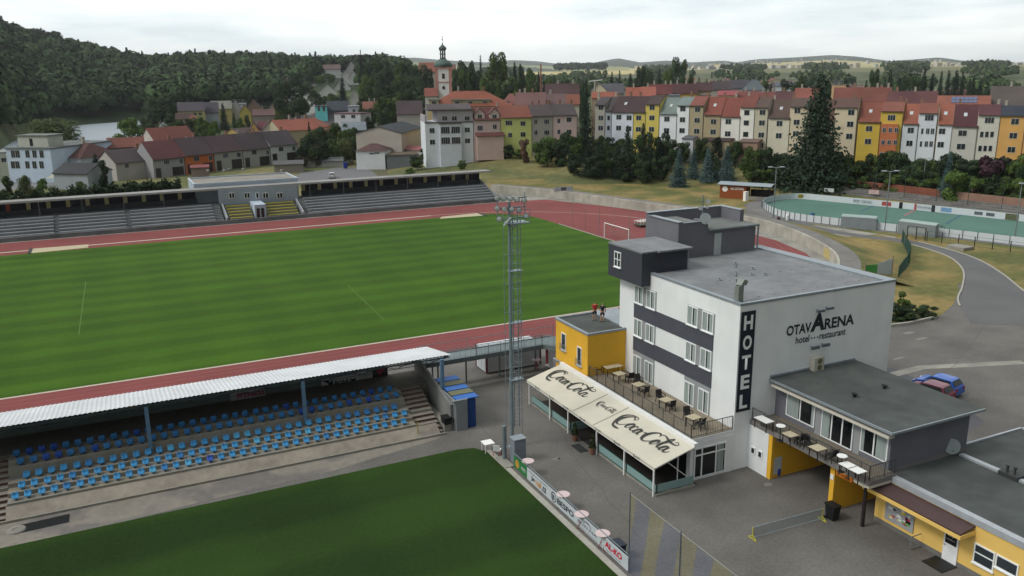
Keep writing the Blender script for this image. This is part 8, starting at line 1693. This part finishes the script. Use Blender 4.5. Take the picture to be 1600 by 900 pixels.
belt(it, 'in the gardens under the houses', group='garden trees under the houses')
# low bushes by the hotel road and box hedge
for (x, yt, yb, w_, k, lb_) in ((1408, 458, 492, 34, 'dec', 'bright green bush at the corner of the bank behind the hotel gable'), (1400, 476, 500, 40, 'dark', 'dark low bush against the hotel side of the bank'), (1425, 478, 500, 44, 'dark', 'dark low bush in the middle of the bank edge bed'), (1448, 482, 498, 34, 'dark', 'dark low bush at the road end of the bank edge bed')):
    X, Y, _ = G(x, yb); D = math.hypot(X, Y); t = tree(x, yt, yb, w_, 'shrub', lb_, nm='shrub', cat='shrub', mk=k)
mb = MB(); ribbon(mb, [G(1385, 512), G(1420, 508), G(1464, 498)], .3, .2); mb = MB(); P_ = [G(1380, 512), G(1420, 507), G(1464, 497)]
for a, b in zip(P_[:-1], P_[1:]): mb.bar((a[0], a[1], .12), (b[0], b[1], .12), .3, .34)
tag(mb.build('bed_kerb', KERB, loc=P_[1]), 'pale stone edging in front of the dark low bushes', 'kerb')
def hedge(label, pts, h, w_, n, sz, mat, z=0):
    rng = np.random.default_rng(len(label)); cs = []; P_ = [np.array(p[:2]) for p in pts]; L_ = [np.linalg.norm(b-a) for a, b in zip(P_[:-1], P_[1:])]; tot = sum(L_)
    for (a, b, l) in zip(P_[:-1], P_[1:], L_):
        m = int(n*l/tot); t = rng.uniform(0, 1, m); u = (b-a)/l; nn = np.array([-u[1], u[0]]); o = rng.uniform(-w_/2, w_/2, m); zz = rng.uniform(0, 1, m)**.6*h*(1+.12*np.sin(t*l*1.9)+.1*rng.normal(size=m)); p = a+(b-a)*t[:, None]+nn*o[:, None]; cs.append(np.column_stack([p, zz+z]))
    cs = np.vstack(cs); ns = rng.normal(size=cs.shape)+np.array([0, 0, .5]); ns /= np.linalg.norm(ns, axis=1)[:, None]; me = mesh_np('hedge', quads(cs, ns, sz, rng), mat); o = bpy.data.objects.new('hedge', me); S.collection.objects.link(o); tag(o, label, 'hedge')
hedge('long dark clipped hedge behind the left half of the far stand', [at(-40, 196), at(90, 198), at(180, 200), at(262, 203)], 4.2, 2.2, 9000, .28, LM['dark'])
# grass tufts on the banks: ground cover, one mass
rng = np.random.default_rng(4)
# ---- woods: one mass of far trees on the hills
def wood(name, label, cond, n, seed, c1, c2, hmin=8, hmax=15, R_=(-60, 640), rr=(560, 1250), per=60, conf=.35):
    rng = np.random.default_rng(seed); Q = []; T = []; k = 0; tries = 0
    while k < n and tries < n*8:
        tries += 1; x = rng.uniform(*R_); D = rng.uniform(rr[0]**.7, rr[1]**.7)**(1/.7)
        X, Y = at(x, D)
        if not cond(x, D): continue
        z = tz(X, Y); h = rng.uniform(hmin, hmax); w_ = h*rng.uniform(.26, .42); con = rng.random() < conf; m = per
        if con:
            t = rng.uniform(0, 1, m)**.7; a = rng.uniform(0, 6.28, m); r = (1-t)*w_*.75*rng.uniform(.6, 1.1, m)+.1; c = np.column_stack([X+r*np.cos(a), Y+r*np.sin(a), z+h*1.12*(.12+.88*t)]); ns = np.column_stack([np.cos(a), np.sin(a), np.full(m, .7)])
        else:
            d = rng.normal(size=(m, 3)); d /= np.linalg.norm(d, axis=1)[:, None]; d[:, 2] = np.abs(d[:, 2])*1.2-.25; c = np.array([X, Y, z+h*.6])+d*np.array([w_, w_, h*.4])*rng.uniform(.8, 1.08, (m, 1)); ns = d.copy()
        ns = ns+rng.normal(size=(m, 3))*.22; ns /= np.linalg.norm(ns, axis=1)[:, None]; Q.append(quads(c, ns, (1.25 if not con else .8)*(1+max(0, D-700)/900), rng)); tv = rng.uniform(-.1, .35) if con else rng.choice([rng.uniform(.1, .6), rng.uniform(.5, 1.2)]); T.append(np.full(m*4, tv)); k += 1
    P_ = np.vstack(Q); m = bpy.data.materials.new(name+'_leaves'); m.use_nodes = True; t, b = nodes(m); at_ = t.nodes.new('ShaderNodeAttribute'); at_.attribute_name = 'kind_tint'; b.inputs['Roughness'].default_value = .85; b.inputs['Specular IOR Level'].default_value = .1
    mc = t.nodes.new('ShaderNodeMix'); mc.data_type = 'RGBA'; t.links.new(at_.outputs['Fac'], mc.inputs[0]); mc.inputs[6].default_value = (*lin(c1), 1); mc.inputs[7].default_value = (*lin(c2), 1); t.links.new(mc.outputs[2], b.inputs['Base Color'])
    me = mesh_np(name, P_, m); at2 = me.attributes.new('kind_tint', 'FLOAT', 'POINT'); at2.data.foreach_set('value', np.concatenate(T).astype(np.float32)); o = bpy.data.objects.new(name, me); S.collection.objects.link(o); tag(o, label, 'wood', kind='stuff')
def lc(x, D):
    if x < 60: return D > 440+max(0, x)*2.2
    if x < 235: return D > 572+min(60, (x-60)*.35)
    if x < 420: return D > 510
    if x < 470: return D > 560
    return (D > 700 and not (495 < x < 562 and D < 800)) or (D > 560 and x > 560) or (470 < x < 500 and D > 620)
wood('hill_wood', 'dense dark mixed wood covering the hill on the left above the river', lc, 4600, 5, '#1a281c', '#475c3a', rr=(430, 1150), per=90, hmin=9, hmax=18, conf=.12)
def mcn(x, D): return (math.sin(x*.05)+math.sin(D*.01+x*.013) > ((-.3 if x < 1030 else .15) if D < 1300 else .75)) and not (840 < x < 960 and D > 1300)
wood('valley_wood', 'scattered distant tree clumps in the valley behind the town', mcn, 1900, 8, '#2a3a26', '#4c5e38', R_=(560, 1640), rr=(560, 2600), per=34, hmin=8, hmax=14, conf=.2)
wood('ridge_wood', 'dark tree clump on the low ridge above the green field', lambda x, D: True, 260, 9, '#1f2c20', '#33432b', R_=(868, 946), rr=(2150, 2350), per=40, hmin=14, hmax=20, conf=.1)
# river bank tree line at the far left
# ---- the air between here and the hills
hz = MB(); hz.box((-7000, -7000, -900), (7000, 7000, 182)); h_ = bpy.data.materials.new('haze_air'); h_.use_nodes = True; t = h_.node_tree; t.nodes.clear(); o_ = t.nodes.new('ShaderNodeOutputMaterial'); v_ = t.nodes.new('ShaderNodeVolumePrincipled'); v_.inputs['Color'].default_value = (.95, .98, 1, 1); v_.inputs['Density'].default_value = .00009; v_.inputs['Anisotropy'].default_value = .7; t.links.new(v_.outputs[0], o_.inputs['Volume'])
ho = hz.build('haze', h_); ho['kind'] = 'stuff'; ho['label'] = 'thin pale haze in the air over town and hills'; ho['category'] = 'haze'
